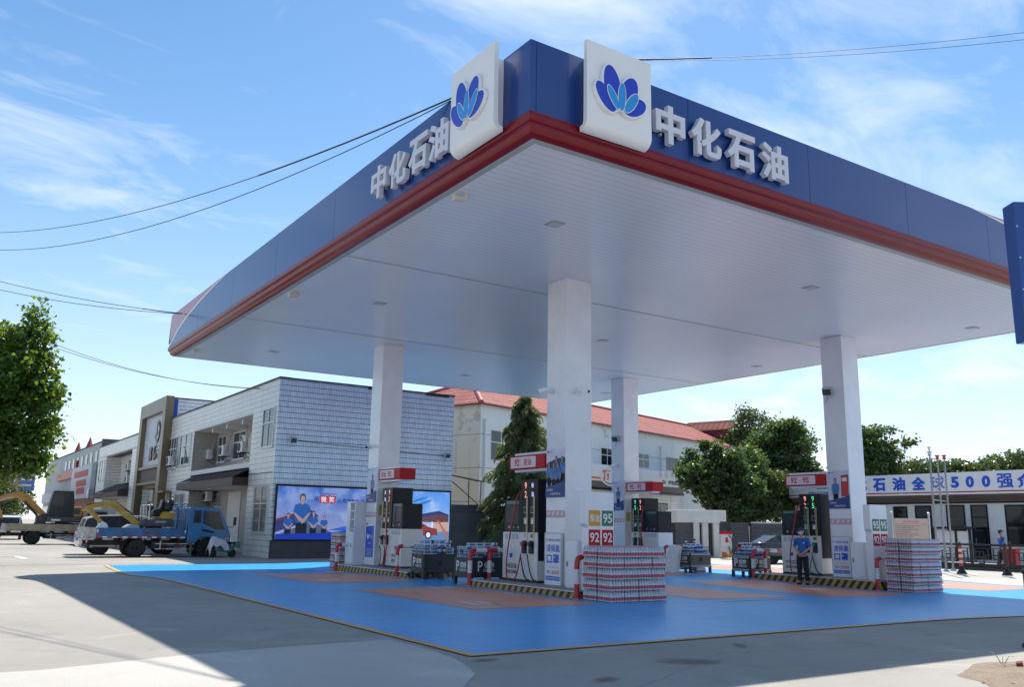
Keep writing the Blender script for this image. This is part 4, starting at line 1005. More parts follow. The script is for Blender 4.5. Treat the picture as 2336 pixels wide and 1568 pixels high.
def fill(x0, y0, seed, where, style, L=1.12, Wd=0.84):
    r = random.Random(seed); z = 0.732+gz(x0, y0)
    grp = f'goods heaped in {where}'; p_c = p_j = p_r = None
    if style == 'tissue':
        for k in range(4):
            nx = (4, 4, 4, 3)[k]
            for i in range(nx):
                for j in range(4 if k < 3 else 2):
                    if r.random() < (0.0, 0.05, 0.15, 0.3)[k]: continue
                    lab = f'blue printed tissue box, {("lowest", "second", "third", "top")[k]} layer, {where}'
                    loc = (x0+0.17+0.255*i+r.uniform(-.01, .01)+(0.05 if k == 3 else 0), y0+0.15+0.175*j+r.uniform(-.012, .012)+(0.12 if k == 3 else 0), z+0.098*k); rz = r.uniform(-.05, .05)
                    if p_c is None: p_c = carton(loc, rz, M_boxb, lab, grp)
                    else: dup(p_c, loc, rz, lab)
        jug((x0+0.55, y0+0.06, z), M_boxd, f'deep blue bottle at the edge of {where}', grp)
        b = jug((x0+0.82, y0+0.15, z+0.36), M_boxw, f'white bottle lying on top of {where}', grp, 0.24, 0.045); b.rotation_euler = (0, R(90), 0.3)
        jug((x0+0.72, y0+0.07, z), M_brownb, f'amber bottle at the edge of {where}', grp)
    else:
        for i in range(7):
            for j in range(5):
                for k in range(2):
                    if k == 1 and (r.random() < 0.35 or i in (0, 6)): continue
                    lab = f'wrapped tissue roll, {("lower", "upper")[k]} layer, {where}'
                    loc = (x0+0.13+0.143*i+r.uniform(-.008, .008), y0+0.13+0.145*j+r.uniform(-.008, .008), z+0.112*k)
                    if p_r is None: p_r = roll(loc, M_boxb, lab, grp)
                    else: dup(p_r, loc, r.uniform(0, 3), lab)
        for i in range(3): jug((x0+0.42+0.125*i, y0+0.07, z), M_boxd, f'{("left", "middle", "right")[i]} of three deep blue bottles, {where}', grp, 0.27)
        for i in range(3):
            carton((x0+0.3+0.26*i, y0+0.42, z+0.235), r.uniform(-.08, .08), M_boxb, f'{("left", "middle", "right")[i]} long white carton on top, {where}', grp)
        if style == 'roll2':
            for i in range(2): jug((x0+0.3+0.45*i, y0+0.5, z+0.32), M_black, f'{("left", "right")[i]} yellow capped dark bottle on top, {where}', grp, 0.2, 0.05, M_yellow)
        else:
            carton((x0+0.42, y0+0.45, z+0.33), 0.1, M_navy, f'dark printed white carton highest on {where}', grp, (0.26, 0.16, 0.11)); roll((x0+0.24, y0+0.5, z+0.25), M_boxb, f'single tissue roll perched on top of {where}', grp)
bin_(5.05, 9.95, False, 'charcoal promotion bin just left of the nearest pump'); fill(5.05, 9.95, 1, 'the charcoal bin by the nearest pump', 'tissue')
bin_(5.05, 12.55, False, 'charcoal promotion bin with cupboard doors beside the left pump'); fill(5.05, 12.55, 2, 'the charcoal bin with cupboard doors', 'tissue')
bin_(16.5, 10.2, True, 'brown and white trimmed promotion bin left of the attendant'); fill(16.5, 10.2, 3, 'the brown bin left of the attendant', 'roll')
bin_(16.5, 13.05, True, 'brown promotion bin with cupboard doors and leaning white board'); fill(16.5, 13.05, 4, 'the brown bin with cupboard doors', 'roll2')
def foam_board():
    t = thing('foam_board', 'stack of white foam sheets leaning against the brown bin with doors', 'board', (16.05, 13.65, 0.008))
    for k in range(3):
        b = MB(M_whitep); a = 0.06*k; b.hexa([(0+a, -0.28, 0), (0.05+a, -0.28, 0), (0.05+a, 0.30, 0), (0+a, 0.30, 0), (0.28+a, -0.2, 0.98-0.02*k), (0.33+a, -0.2, 0.98-0.02*k), (0.33+a, 0.36, 0.98-0.02*k), (0.28+a, 0.36, 0.98-0.02*k)]); b.build('sheet', t)
foam_board()
wp = pack_parts('water_pack', 5, 3, 0.065, 0.23, 'single pack of bottled water on the floor under the brown bin with doors', 'loose water pack', False); wp.location = (16.75, 12.75, 0.012)
# ------------------------------------------------------------------ cameras and floodlights on the columns
def cctv(loc, d, lab, flood=False):
    t = thing('floodlight' if flood else 'security_camera', lab, 'floodlight' if flood else 'camera', loc); d = Vector(d).normalized()
    up = Z_; rt = d.cross(up)
    if flood:
        b = MB(M_dark); b.beam(-d*0.0, d*0.12, 0.03); b.build('bracket', t)
        b = MB(M_grey); b.beam(d*0.12-Z_*0.0, d*0.26-Z_*0.05, 0.30, 0.24); b.build('housing', t, 0.01)
        b = MB(M_glass); b.beam(d*0.262-Z_*0.051, d*0.27-Z_*0.053, 0.26, 0.2); b.build('lens', t)
        b = MB(M_cable); b.tube(smooth([d*0.1, d*0.12-Z_*0.2, d*0.04-Z_*0.4+rt*0.08], 4), 0.008, 5); b.build('cable', t)
    else:
        b = MB(M_white); b.cyl((0, 0, 0), d*0.03, 0.05, seg=10); b.tube([d*0.03, d*0.12, d*0.16+Z_*0.06], 0.018, 8); b.build('bracket', t)
        b = MB(M_white); p = d*0.10+Z_*0.10; b.beam(p, p+(d*0.3-Z_*0.06), 0.09, 0.09); b.build('housing', t, 0.012)
        b = MB(M_black); q = p+(d*0.3-Z_*0.06); b.cyl(q, q+d*0.006, 0.042, seg=12); b.build('lens', t)
cctv((6.2-CW, 7.15, 5.05), (-1, 0.5, -0.1), 'white security camera on the left face of the nearest column')
cctv((6.2-0.1, 7.0-CW, 5.0), (0.3, -1, -0.1), 'white security camera on the right face of the nearest column')
cctv((6.2-CW, 18.3, 4.3), (-0.6, -0.6, -0.1), 'white security camera high on the left column')
cctv((17.67-CW, 18.0, 5.45), (-0.8, -0.3, -0.2), 'square floodlight on the farthest column below the canopy', True)
cctv((17.67-CW, 17.9, 4.2), (-0.7, 0.4, -0.1), 'small security camera on the farthest column')
cctv((17.67-CW, 7.2, 6.25), (-0.8, -0.4, -0.2), 'square floodlight high on the right column', True)
# ------------------------------------------------------------------ tiled two-storey building on the left
def tile_mat(name, col, joint_h, joint_v, ch, pv, wh, wv):
    t = NT(name); u = t.ma('ADD', t.X, t.Y)
    h = t.line(t.Z, ch, wh); v = t.line(u, pv, wv)
    st = t.ma('FLOOR', t.ma('DIVIDE', t.ma('ADD', u, 500.0), pv)); sz = t.ma('FLOOR', t.ma('DIVIDE', t.ma('ADD', t.Z, 500.0), ch))
    wn = t.N.new('ShaderNodeTexWhiteNoise'); wn.noise_dimensions = '2D'
    cb = t.N.new('ShaderNodeCombineXYZ'); t.L.new(st, cb.inputs[0]); t.L.new(sz, cb.inputs[1]); t.L.new(cb.outputs[0], wn.inputs['Vector'])
    base = t.mix(wn.outputs['Value'], tuple(c*0.9 for c in col), tuple(min(1, c*1.07) for c in col))
    mp = t.N.new('ShaderNodeMapping'); mp.inputs['Scale'].default_value = (1.2, 1.2, 0.22); t.L.new(t.P, mp.inputs[0])
    base = t.mix(t.ma('MULTIPLY', t.ramp(t.noise(1.1, 7, 0.65, mp.outputs[0]), 0.5, 0.75), 0.3), base, (0.30, 0.25, 0.19))
    base = t.mix(t.ma('MULTIPLY', t.ramp(t.noise(0.35, 4), 0.45, 0.65), 0.18), base, tuple(c*0.6 for c in col))
    base = t.mix(t.ma('MULTIPLY', v, joint_v), base, (0.08, 0.09, 0.11)); base = t.mix(t.ma('MULTIPLY', h, joint_h), base, (0.05, 0.055, 0.065))
    t.bump(t.ma('SUBTRACT', 1.0, t.ma('MAXIMUM', h, t.ma('MULTIPLY', v, 0.5))), 0.25, 0.006)
    return t.fin(base, 0.3)
M_tile = tile_mat('blue_white_wall_tile', (0.80, 0.83, 0.90), 0.92, 0.5, 0.252, 0.086, 0.028, 0.018)
M_tile2 = tile_mat('cream_wall_tile', (0.72, 0.705, 0.67), 0.8, 0.12, 0.252, 0.078, 0.02, 0.012)
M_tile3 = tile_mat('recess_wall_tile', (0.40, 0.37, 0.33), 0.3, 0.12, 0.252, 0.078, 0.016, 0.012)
M_coping = pm('dark_coping', (0.035, 0.028, 0.034), 0.6, var=0.3, scale=3)
M_reveal = pm('window_reveal', (0.3, 0.29, 0.28), 0.6, var=0.1)
M_gfloor = pm('plinth_dark', (0.05, 0.055, 0.065), 0.5, var=0.1, scale=2)
def rooftile_mat(name, col, u, v, pu=0.22, pv=0.34, dark=0.35):
    t = NT(name); U = {'x': t.X, 'y': t.Y}[u]; V = {'x': t.X, 'y': t.Y, 'z': t.Z}[v]
    fu = t.ma('FRACT', t.ma('DIVIDE', t.ma('ADD', U, 500.0), pu)); fv = t.ma('FRACT', t.ma('DIVIDE', t.ma('ADD', V, 500.0), pv))
    wave = t.ma('ABSOLUTE', t.ma('SUBTRACT', fu, 0.5))
    edge = t.ma('LESS_THAN', fv, 0.2); gap = t.ma('GREATER_THAN', wave, 0.36)
    n = t.noise(1.3, 6, 0.65); st = t.ma('FLOOR', t.ma('DIVIDE', t.ma('ADD', U, 500.0), pu)); sv = t.ma('FLOOR', t.ma('DIVIDE', t.ma('ADD', V, 500.0), pv))
    wn = t.N.new('ShaderNodeTexWhiteNoise'); wn.noise_dimensions = '2D'; cb = t.N.new('ShaderNodeCombineXYZ'); t.L.new(st, cb.inputs[0]); t.L.new(sv, cb.inputs[1]); t.L.new(cb.outputs[0], wn.inputs['Vector'])
    base = t.mix(wn.outputs['Value'], tuple(c*0.85 for c in col), tuple(min(1, c*1.12) for c in col))
    base = t.mix(t.ma('MULTIPLY', t.ramp(n, 0.4, 0.7), 0.3), base, tuple(c*0.7+0.04 for c in col))
    base = t.mix(t.ma('MULTIPLY', t.ma('MAXIMUM', edge, t.ma('MULTIPLY', gap, 0.6)), dark), base, tuple(c*0.12 for c in col))
    t.bump(t.ma('ADD', t.ma('MULTIPLY', wave, -2.0), fv), 0.7, 0.04)
    t.b.inputs['Specular IOR Level'].default_value = 0.2
    return t.fin(base, 0.8)
M_awn = rooftile_mat('brown_awning_tile', (0.085, 0.06, 0.055), 'y', 'z', 0.40, 0.2, 0.6)
M_awnb = pm('awning_fascia_brown', (0.06, 0.028, 0.022), 0.55, var=0.15, scale=2)
def win_x(par, x, y0, y1, z0, z1, name='window', mull=1, tr=0.62, grille=False, glass=None, rec=0.08):
    """window on a wall facing -X at local x; returns nothing"""
    f = MB(M_winfr); w = 0.06
    f.box(x-0.05, y0, z0, x+rec, y0+w, z1); f.box(x-0.05, y1-w, z0, x+rec, y1, z1); f.box(x-0.05, y0+w, z0, x+rec, y1-w, z0+w); f.box(x-0.05, y0+w, z1-w, x+rec, y1-w, z1)
    zt = z0+(z1-z0)*tr
    f.box(x-0.042, y0+w, zt-w/2, x+rec-0.01, y1-w, zt+w/2)
    for i in range(mull):
        yy = y0+(y1-y0)*(i+1)/(mull+1); f.box(x-0.040, yy-w/2, z0+w, x+rec-0.012, yy+w/2, zt-w/2); f.box(x-0.040, yy-w/2, zt+w/2, x+rec-0.012, yy+w/2, z1-w)
    fr = f.build(name, par)
    g = MB(glass or M_glass); g.box(x-0.007, y0+w*0.5, z0+w*0.5, x-0.002, y1-w*0.5, z1-w*0.5); g.build('pane', fr)
    s = MB(M_winfr); s.box(x-0.07, y0-0.05, z0-0.05, x-0.001, y1+0.05, z0-0.001); s.build('sill', fr)
    if grille:
        q = MB(M_grille); n = int((y1-y0)/0.13)
        for i in range(n+1): q.cyl((x-0.09, y0+(y1-y0)*i/n, z0), (x-0.09, y0+(y1-y0)*i/n, z1), 0.008, seg=4)
        for k in range(5): q.box(x-0.1, y0, z0+(z1-z0)*k/4-0.01, x-0.085, y1, z0+(z1-z0)*k/4+0.01)
        q.build('grille', fr)
def aircon(loc, lab, rz=0.0):
    """outdoor unit, fan facing -Y, back towards +X"""
    t = thing('air_conditioner', lab, 'air conditioner', loc, rz, 'outdoor air conditioner units on the tiled building')
    b = MB(M_offwhite); b.box(-0.42, -0.16, -0.29, 0.42, 0.16, 0.29); b.build('casing', t, 0.02)
    f = MB(M_dark); f.lathe([(0.24, 0), (0.24, 0.012), (0.1, 0.014)], (-0.12, -0.173, 0), 18, 'y')
    for k in range(6): a = math.pi*k/6; f.beam((-0.12-0.23*math.cos(a), -0.178, -0.23*math.sin(a)), (-0.12+0.23*math.cos(a), -0.178, 0.23*math.sin(a)), 0.01)
    f.build('fan_grille', t)
    k = MB(M_under)
    for x in (-0.3, 0.3): k.beam((x, -0.22, -0.31), (x, 0.3, -0.31), 0.04); k.beam((x, -0.15, -0.33), (x, 0.3, -0.6), 0.03)
    k.build('bracket', t)
    p = MB(M_grey); p.tube(smooth([(0.42, 0, 0), (0.5, 0.05, 0.2), (0.5, 0.12, 0.6), (0.44, 0.26, 0.95)], 5), 0.03, 6); p.build('pipe', t)
def tiled_building():
    ox, oy = 5.6, 28.1
    T = thing('tiled_building', 'long two storey tiled building with brown awnings and the lit screen on its end', 'building', (ox, oy, 0))
    L = lambda x: x-ox
    Yl = lambda y: y-oy
    W1 = 9.25
    b = MB(M_tile); b.box(0.001, 0, 0.0, W1, 0.25, 8.12); b.build('end_wall', T)
    w = MB(M_tile2)
    for y0, y1 in ((28.102, 31.8), (42.9, 49.6)): w.box(-0.002, Yl(y0), 0, 1.5, Yl(y1), 6.93)
    w.box(-0.002, 0.002, 6.932, 0.4, Yl(49.6), 8.12); w.build('street_wall', T)
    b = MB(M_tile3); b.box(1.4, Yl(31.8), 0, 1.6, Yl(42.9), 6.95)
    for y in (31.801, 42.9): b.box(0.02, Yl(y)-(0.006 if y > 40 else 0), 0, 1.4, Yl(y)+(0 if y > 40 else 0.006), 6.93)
    b.build('recess_wall', T)
    s = MB(M_offwhite); s.box(0.0, Yl(31.81), 6.80, 1.4, Yl(42.88), 6.931); s.box(0.0, Yl(31.81), 4.2, 1.4, Yl(42.88), 4.45)
    for y in (34.5, 37.3, 40.1): s.box(0.3, Yl(y)-0.1, 6.55, 1.4, Yl(y)+0.1, 6.799)
    s.build('gallery_slab', T)
    b = MB(M_roof); b.box(0.4, 0.25, 7.6, W1-0.1, Yl(76), 7.7); b.box(W1-0.2, 0.251, 0, W1, Yl(76), 8.0); b.build('roof', T)
    c = MB(M_coping); c.box(-0.05, -0.04, 8.121, 0.45, Yl(49.2), 8.2); c.box(0.451, -0.04, 8.121, W1+0.04, 0.3, 8.19)
    for x0, x1 in ((4.4, 6.0), (7.6, 8.9)): c.box(x0, -0.06, 8.03, x1, -0.001, 8.12)
    c.build('coping', T)
    win_x(T, -0.004, Yl(28.5), Yl(30.15), 5.0, 6.85)
    win_x(T, -0.004, Yl(28.6), Yl(30.6), 1.1, 3.25, grille=True, glass=M_glassd)
    for y0, y1 in ((36.98, 39.7), (40.72, 43.4)): win_x(T, 1.4, Yl(y0)+0.2, Yl(min(y1, 42.8))-0.2, 5.0, 6.55)
    win_x(T, -0.004, Yl(43.4), Yl(46.0), 4.9, 6.8); win_x(T, -0.004, Yl(46.4), Yl(49.0), 4.85, 6.8, mull=3, glass=pm('brown_glass', (0.06, 0.03, 0.025), 0.15, var=0.3))
    win_x(T, -0.004, Yl(43.8), Yl(46.2), 0.9, 3.2, grille=True, glass=M_glassd); win_x(T, 1.4, Yl(41.0), Yl(42.7), 1.1, 3.2, grille=True, glass=M_glassd)
    d = MB(M_offwhite)
    for k in range(26): d.box(1.36-0.01*(k % 2), Yl(37.3), 0.1+k*0.12, 1.399, Yl(39.6), 0.1+k*0.12+0.115)
    d.build('roller_shutter', T)
    d = MB(M_winfr); d.box(1.37, Yl(33.0), 0.05, 1.399, Yl(35.4), 2.7); dd = d.build('door', T); g = MB(M_glassd); g.box(1.36, Yl(33.15), 0.9, 1.369, Yl(35.25), 2.6); g.build('pane', dd)
    # awning
    def awning(y0, y1, par):
        a = MB(M_awn); V = [(0.9, Yl(y0), 4.55), (0.9, Yl(y1)-0.9, 4.55), (-0.75, Yl(y1)+0.1, 3.72), (-0.75, Yl(y0), 3.72)]
        a.add([*V, (0.9, Yl(y1)+0.1, 4.40)], [(3, 2, 1, 0), (1, 2, 4)])
        aw = a.build('awning', par)
        f = MB(M_awnb); f.box(-0.76, Yl(y0), 3.3, -0.68, Yl(y1)+0.1, 3.70); f.box(-0.679, Yl(y1)+0.02, 3.3, 0.88, Yl(y1)+0.1, 3.70); f.box(-0.68, Yl(y0), 3.3, 0.9, Yl(y0)+0.05, 3.69); f.build('fascia_board', aw)
        s_ = MB(M_offwhite); s_.box(-0.67, Yl(y0)+0.06, 3.35, 1.38, Yl(y1), 3.42); s_.build('underside', aw)
    awning(31.82, 42.75, T)
    # far wing beyond the entrance gate
    w = MB(M_tile2); 
    for y0, y1 in ((59.4, 61.0), (72.0, 76.0)): w.box(-0.002, Yl(y0), 0, 1.5, Yl(y1), 6.9)
    w.box(-0.002, Yl(49.6), 6.95, 0.4, Yl(76), 7.9); w.box(1.2, Yl(49.6), 0, 1.4, Yl(76), 6.94); w.build('far_wing_wall', T)
    c = MB(M_coping); c.box(-0.05, Yl(49.6), 7.901, 0.45, Yl(76.05), 7.98); c.build('coping', T)
    win_x(T, -0.004, Yl(72.6), Yl(75.0), 4.8, 6.7); win_x(T, 1.2, Yl(62), Yl(64.5), 4.9, 6.5); win_x(T, 1.2, Yl(66), Yl(68.5), 4.9, 6.5)
    awning(61.0, 72.0, T)
    # raised roof block behind the gate
    b = MB(M_tile); b.box(0.02, Yl(49.62), 7.6, 4.6, Yl(53), 9.55); b.build('raised_block', T)
    c = MB(M_coping); c.box(-0.02, Yl(49.55), 9.551, 4.66, Yl(53.05), 9.63); c.build('coping', T)
    b = MB(pm('blue_tarp', (0.01, 0.06, 0.36), 0.5, var=0.2)); b.box(0.05, Yl(49.52), 8.15, 0.42, Yl(49.615), 9.5); b.build('blue_panel', T)
    # plinth of the end wall below the screen
    p = MB(M_gfloor); p.box(0.02, -0.06, 0, 9.2, -0.001, 0.8); p.build('dark_plinth', T)
    k = MB(M_cable); k.tube([(0.55, -0.03, 5.3), (4.0, -0.03, 5.18), (9.0, -0.03, 5.02)], 0.012, 5); k.tube([(-0.03, 0.2, 3.82), (-0.03, 3.6, 3.85)], 0.015, 5); k.build('wall_cable', T)
tiled_building()
for y, z, x, lab in ((43.0, 5.49, 6.55, 'air conditioner unit by the left end of the upper gallery'), (39.6, 5.5, 6.5, 'air conditioner unit between the two upper gallery windows'), (36.1, 5.5, 6.5, 'air conditioner unit at the right end of the upper gallery'),
                     (46.3, 5.2, 5.15, 'air conditioner unit beside the brown window next to the entrance gate'), (42.2, 3.0, 6.5, 'larger air conditioner unit at ground floor under the brown awning'), (64.0, 5.7, 6.0, 'upper of two air conditioner units beyond the entrance gate'), (63.9, 4.7, 6.0, 'lower of two air conditioner units beyond the entrance gate')):
    aircon((x, y, z), lab, R(-90))
for x, z, lab, fl in ((6.3, 5.35, 'small floodlight with cable at the left of the tiled end wall', True), (14.4, 5.1, 'small floodlight at the right edge of the tiled end wall', True), (10.6, 5.6, 'dark floodlight on the tiled end wall just right of the left column', True)):
    cctv((x, 28.09, z), (0.1, -1, -0.1), lab, fl)
# ------------------------------------------------------------------ entrance gate frame
M_gold = pm('champagne_cladding', (0.20, 0.155, 0.095), 0.38, metal=0.35, var=0.06)
M_plaque = pm('plaque_grey', (0.42, 0.45, 0.50), 0.4, var=0.1, scale=1.5)
M_bronze = pm('bronze_letter', (0.085, 0.05, 0.03), 0.4, metal=0.3, var=0.1)
M_tan = pm('tan_cladding', (0.17, 0.10, 0.05), 0.5, var=0.12)
def gate():
    ox, oy = 5.1, 48.8; t = thing('entrance_gate', 'tall champagne coloured gate frame with round emblem and three bronze characters', 'gateway', (ox, oy, 0))
    y0, y1, zt = 0.0, 7.9, 9.62
    f = MB(M_gold); f.box(0, y0, 0, 0.5, y0+0.8, zt); f.box(0, y1-0.8, 0, 0.5, y1, zt); f.box(0, y0+0.801, zt-0.95, 0.5, y1-0.801, zt); f.build('frame', t, 0.02)
    f = MB(M_gold); f.box(0.05, y0+0.801, 5.0, 0.45, y1-0.801, 5.18); f.box(0.05, y0+0.801, 3.95, 0.45, y1-0.801, 4.1)
    for a, b in ((0.802, 0.98), (6.92, 7.099)): f.box(0.08, a, 5.19, 0.45, b, zt-0.96)
    f.build('inner_frame', t)
    p = MB(M_plaque); p.box(0.28, 0.98, 5.19, 0.4, 6.92, zt-0.952); pl = p.build('plaque', t)
    m = MB(M_bronze); m.prism(ellipse(0, 0, 0.75, 0.85, 0, 26), (0.27, 2.9, 7.45), -Y_, Z_, 0.05); m.use(M_plaque).flat(ellipse(0.05, 0.0, 0.58, 0.68, 0, 26), (0.215, 2.9, 7.45), -Y_, Z_); m.use(M_bronze)
    for k in range(7):
        a = 0.9*k; m.prism(ellipse(0.12*math.cos(a), 0.42*math.sin(a*1.7), 0.34, 0.09, a, 12), (0.21-0.004*k, 2.9, 7.4), -Y_, Z_, 0.02)
    m.build('round_emblem', pl)
    for ch, y in zip('喜德云', (4.9, 3.55, 2.2)):
        m = MB(M_bronze); m.text(ch, (0.2, y-0.55, 6.05), -Y_, Z_, h=0.95, w=0.85, depth=0.07, bold=0.03); m.build('letter', pl)
    b = MB(M_awnb); b.box(0.2, 0.801, 4.11, 0.4, 7.099, 4.99); b.build('brown_band', t)
    b = MB(M_tan); b.box(1.2, 0.801, 0, 1.3, 7.099, 3.94); b.box(0.45, 0.801, 3.7, 1.199, 7.099, 3.94); b.build('porch_wall', t)
    b = MB(M_glassd); b.box(1.15, 2.2, 0.05, 1.199, 6.4, 2.8); b.build('door', t)
    b = MB(M_gold); b.box(-0.05, -1.6, 3.3, 0.44, -0.01, 3.42); b.box(0.38, -1.6, 2.2, 0.44, -0.9, 3.29); b.build('side_shelf', t)
gate()
# ------------------------------------------------------------------ LED advertising screen on the end wall
def led_mat(name, c0, c1, axis='z', lo=0.85, hi=3.2, e=0.85, noise=0.0):
    t = NT(name); f = t.ma('DIVIDE', t.ma('SUBTRACT', t.Z, lo), hi-lo)
    col = t.mix(t.ramp(f, 0.05, 0.95), c0, c1)
    if noise: col = t.mix(t.ma('MULTIPLY', t.ramp(t.noise(0.9, 6, 0.6), 0.48, 0.62), noise), col, (0.75, 0.80, 0.95))
    t.fin(col, 0.4); t.set(t.b.inputs['Emission Color'], col); t.b.inputs['Emission Strength'].default_value = e
    return t.m
def em(name, col, e=0.5): return pm(name, col, 0.5, var=0.03, emit=e)
def screen():
    ox, oy = 5.78, 28.1
    t = thing('advertising_screen', 'wide lit screen showing uniformed staff on the left and a red car on the right', 'screen', (ox, oy, 0))
    W_, z0, z1 = 8.9, 0.85, 3.2; yf = -0.16
    b = MB(M_black)
    b.box(-0.08, yf+0.012, z0-0.08, W_+0.08, -0.065, z1+0.08); b.build('cabinet', t)
    P1 = led_mat('screen_sky', (0.46, 0.46, 0.66), (0.05, 0.16, 0.55), e=0.30, noise=0.35); P2 = led_mat('screen_sky_right', (0.42, 0.58, 0.85), (0.10, 0.33, 0.80), e=0.42, noise=0.4)
    p = MB(P1); p.flat([(0, z0), (5.6, z0), (5.6, z1), (0, z1)], (0, yf, 0), X_, Z_)
    def D(poly, m, lay): p.use(m); p.flat(poly, (0, yf-0.002-0.002*lay, 0), X_, Z_)
    db = em('screen_deep_blue', (0.008, 0.04, 0.40), 0.4); mb = em('screen_mid_blue', (0.02, 0.13, 0.55), 0.4); un = em('screen_uniform', (0.025, 0.12, 0.40), 0.3); sk = em('screen_skin', (0.5, 0.33, 0.27), 0.3); dk = em('screen_dark', (0.02, 0.02, 0.035), 0.05); wt = em('screen_white', (0.8, 0.82, 0.88), 0.5); rd = em('screen_red', (0.5, 0.02, 0.03), 0.4); cn = em('screen_canopy', (0.05, 0.06, 0.22), 0.25); tx = em('screen_text_blue', (0.012, 0.05, 0.32), 0.1); pk = em('screen_maroon', (0.3, 0.05, 0.08), 0.2)
    D([(0, 1.72), (1.5, 2.25), (2.0, 1.9), (1.6, 1.7), (0, 1.15)], cn, 0); D([(0, 1.62), (1.5, 2.12), (1.5, 2.2), (0, 1.74)], pk, 1); D([(0, 1.0), (1.7, 1.7), (2.6, 1.2), (2.6, 0.9), (0, 0.9)], em('screen_grey', (0.16, 0.18, 0.25), 0.2), 1)
    D([(2.5, 1.28), (5.6, 1.95), (5.6, 1.25), (4.2, 1.2)], mb, 2)
    def fig(cx, by, h, l, fold=True):
        w = h*0.3
        D([(cx-w*0.42, by), (cx+w*0.42, by), (cx+w*0.45, by+h*0.4), (cx-w*0.45, by+h*0.4)], dk, l)
        D([(cx-w*0.45, by+h*0.36), (cx+w*0.45, by+h*0.36), (cx+w*0.7, by+h*0.62), (cx+w*0.55, by+h*0.76), (cx+w*0.18, by+h*0.8), (cx-w*0.18, by+h*0.8), (cx-w*0.55, by+h*0.76), (cx-w*0.7, by+h*0.62)], un, l+1)
        D([(cx-w*0.72, by+h*0.6), (cx-w*0.5, by+h*0.58), (cx+w*0.2, by+h*0.42), (cx+w*0.15, by+h*0.36), (cx-w*0.2, by+h*0.4)], sk, l+2); D([(cx+w*0.72, by+h*0.6), (cx+w*0.5, by+h*0.58), (cx-w*0.05, by+h*0.40), (cx+w*0.02, by+h*0.34), (cx+w*0.3, by+h*0.4)], sk, l+3)
        D([(cx-w*0.09, by+h*0.77), (cx+w*0.09, by+h*0.77), (cx+w*0.09, by+h*0.86), (cx-w*0.09, by+h*0.86)], sk, l+3)
        D(ellipse(cx, by+h*0.92, w*0.23, h*0.095, 0, 16), dk, l+3); D(ellipse(cx, by+h*0.90, w*0.18, h*0.078, 0, 16), sk, l+4)
    fig(1.75, 0.92, 1.2, 3); fig(2.27, 1.0, 0.92, 8); fig(1.18, 0.86, 2.0, 13); fig(0.55, 0.9, 1.1, 18)
    D([(0, 0.85), (5.6, 0.85), (5.6, 1.62)]+[(5.6-5.6*i/10, 1.22-0.014*i+0.45*max(0, 1-i/6.5)**1.6) for i in range(1, 11)], db, 24)
    for (a, b_, r_, q) in ((1.98, 2.5, 0.42, 0.32), (2.38, 2.5, 0.42, 0.32)): D([(a, b_), (a+r_-0.04, b_-0.03), (a+r_, b_+q), (a+0.04, b_+q+0.03)], rd, 5)
    for s_, x, h, m, l in (('用', 1.83, 0.22, tx, 6), ('微', 2.19, 0.27, wt, 7), ('笑', 2.58, 0.27, wt, 7)): p.use(m); p.text(s_, (x, yf-0.02, 2.66), X_, Z_, h=h, bold=0.012)
    p.use(tx); p.text('点亮您的生活', (3.55, yf-0.02, 2.62), X_, Z_, h=0.21, w=1.4, bold=0.012); p.text('加油站的微笑服务', (2.4, yf-0.02, 2.92), X_, Z_, h=0.08, w=0.8)
    p.build('staff_picture', t)
    p = MB(P2); p.flat([(5.66, z0), (W_, z0), (W_, z1), (5.66, z1)], (0, yf, 0), X_, Z_)
    cr = em('screen_car_red', (0.35, 0.05, 0.04), 0.35); crd = em('screen_car_dark', (0.10, 0.02, 0.025), 0.1); und = em('screen_canopy_under', (0.22, 0.09, 0.10), 0.2); bl2 = em('screen_cloud_blue', (0.06, 0.28, 0.62), 0.3)
    for cx, cz in ((7.0, 2.75), (7.35, 2.85), (7.6, 2.7), (7.3, 2.62)): D(ellipse(cx, cz, 0.28, 0.06, 0.35, 10), bl2, 1)
    D([(6.4, 1.95), (8.3, 2.28), (8.85, 2.1), (8.85, 2.0), (8.3, 2.12), (6.4, 1.82)], cn, 2); D([(6.4, 1.82), (8.3, 2.12), (8.85, 2.0), (8.85, 1.72), (6.4, 1.72)], und, 3)
    for x in (7.15, 7.9): D([(x, 1.1), (x+0.07, 1.1), (x+0.07, 1.74), (x, 1.74)], wt, 4)
    D([(7.9, 1.2), (8.85, 1.2), (8.85, 1.75), (8.0, 1.7)], em('screen_glow', (0.62, 0.42, 0.36), 0.4), 4)
    for k in range(5): D(ellipse(8.3+0.12*k, 1.72-0.16*k, 0.16, 0.05, -0.8-0.2*k, 10), em('screen_orange', (0.6, 0.16, 0.05), 0.4), 6)
    D([(5.66, 0.85), (W_, 0.85), (W_, 1.3), (5.66, 1.05)], em('screen_floor', (0.18, 0.30, 0.55), 0.35), 5)
    D([(5.9, 1.15), (6.0, 1.45), (6.6, 1.75), (7.2, 1.75), (7.75, 1.48), (8.2, 1.4), (8.25, 1.1), (6.0, 1.02)], cr, 7); D([(6.45, 1.5), (6.75, 1.69), (7.15, 1.69), (7.5, 1.5)], crd, 8)
    for x in (6.4, 7.72): D(ellipse(x, 1.1, 0.19, 0.2, 0, 18), crd, 9); D(ellipse(x, 1.1, 0.12, 0.13, 0, 14), wt, 10)
    p.build('car_picture', t)
screen()
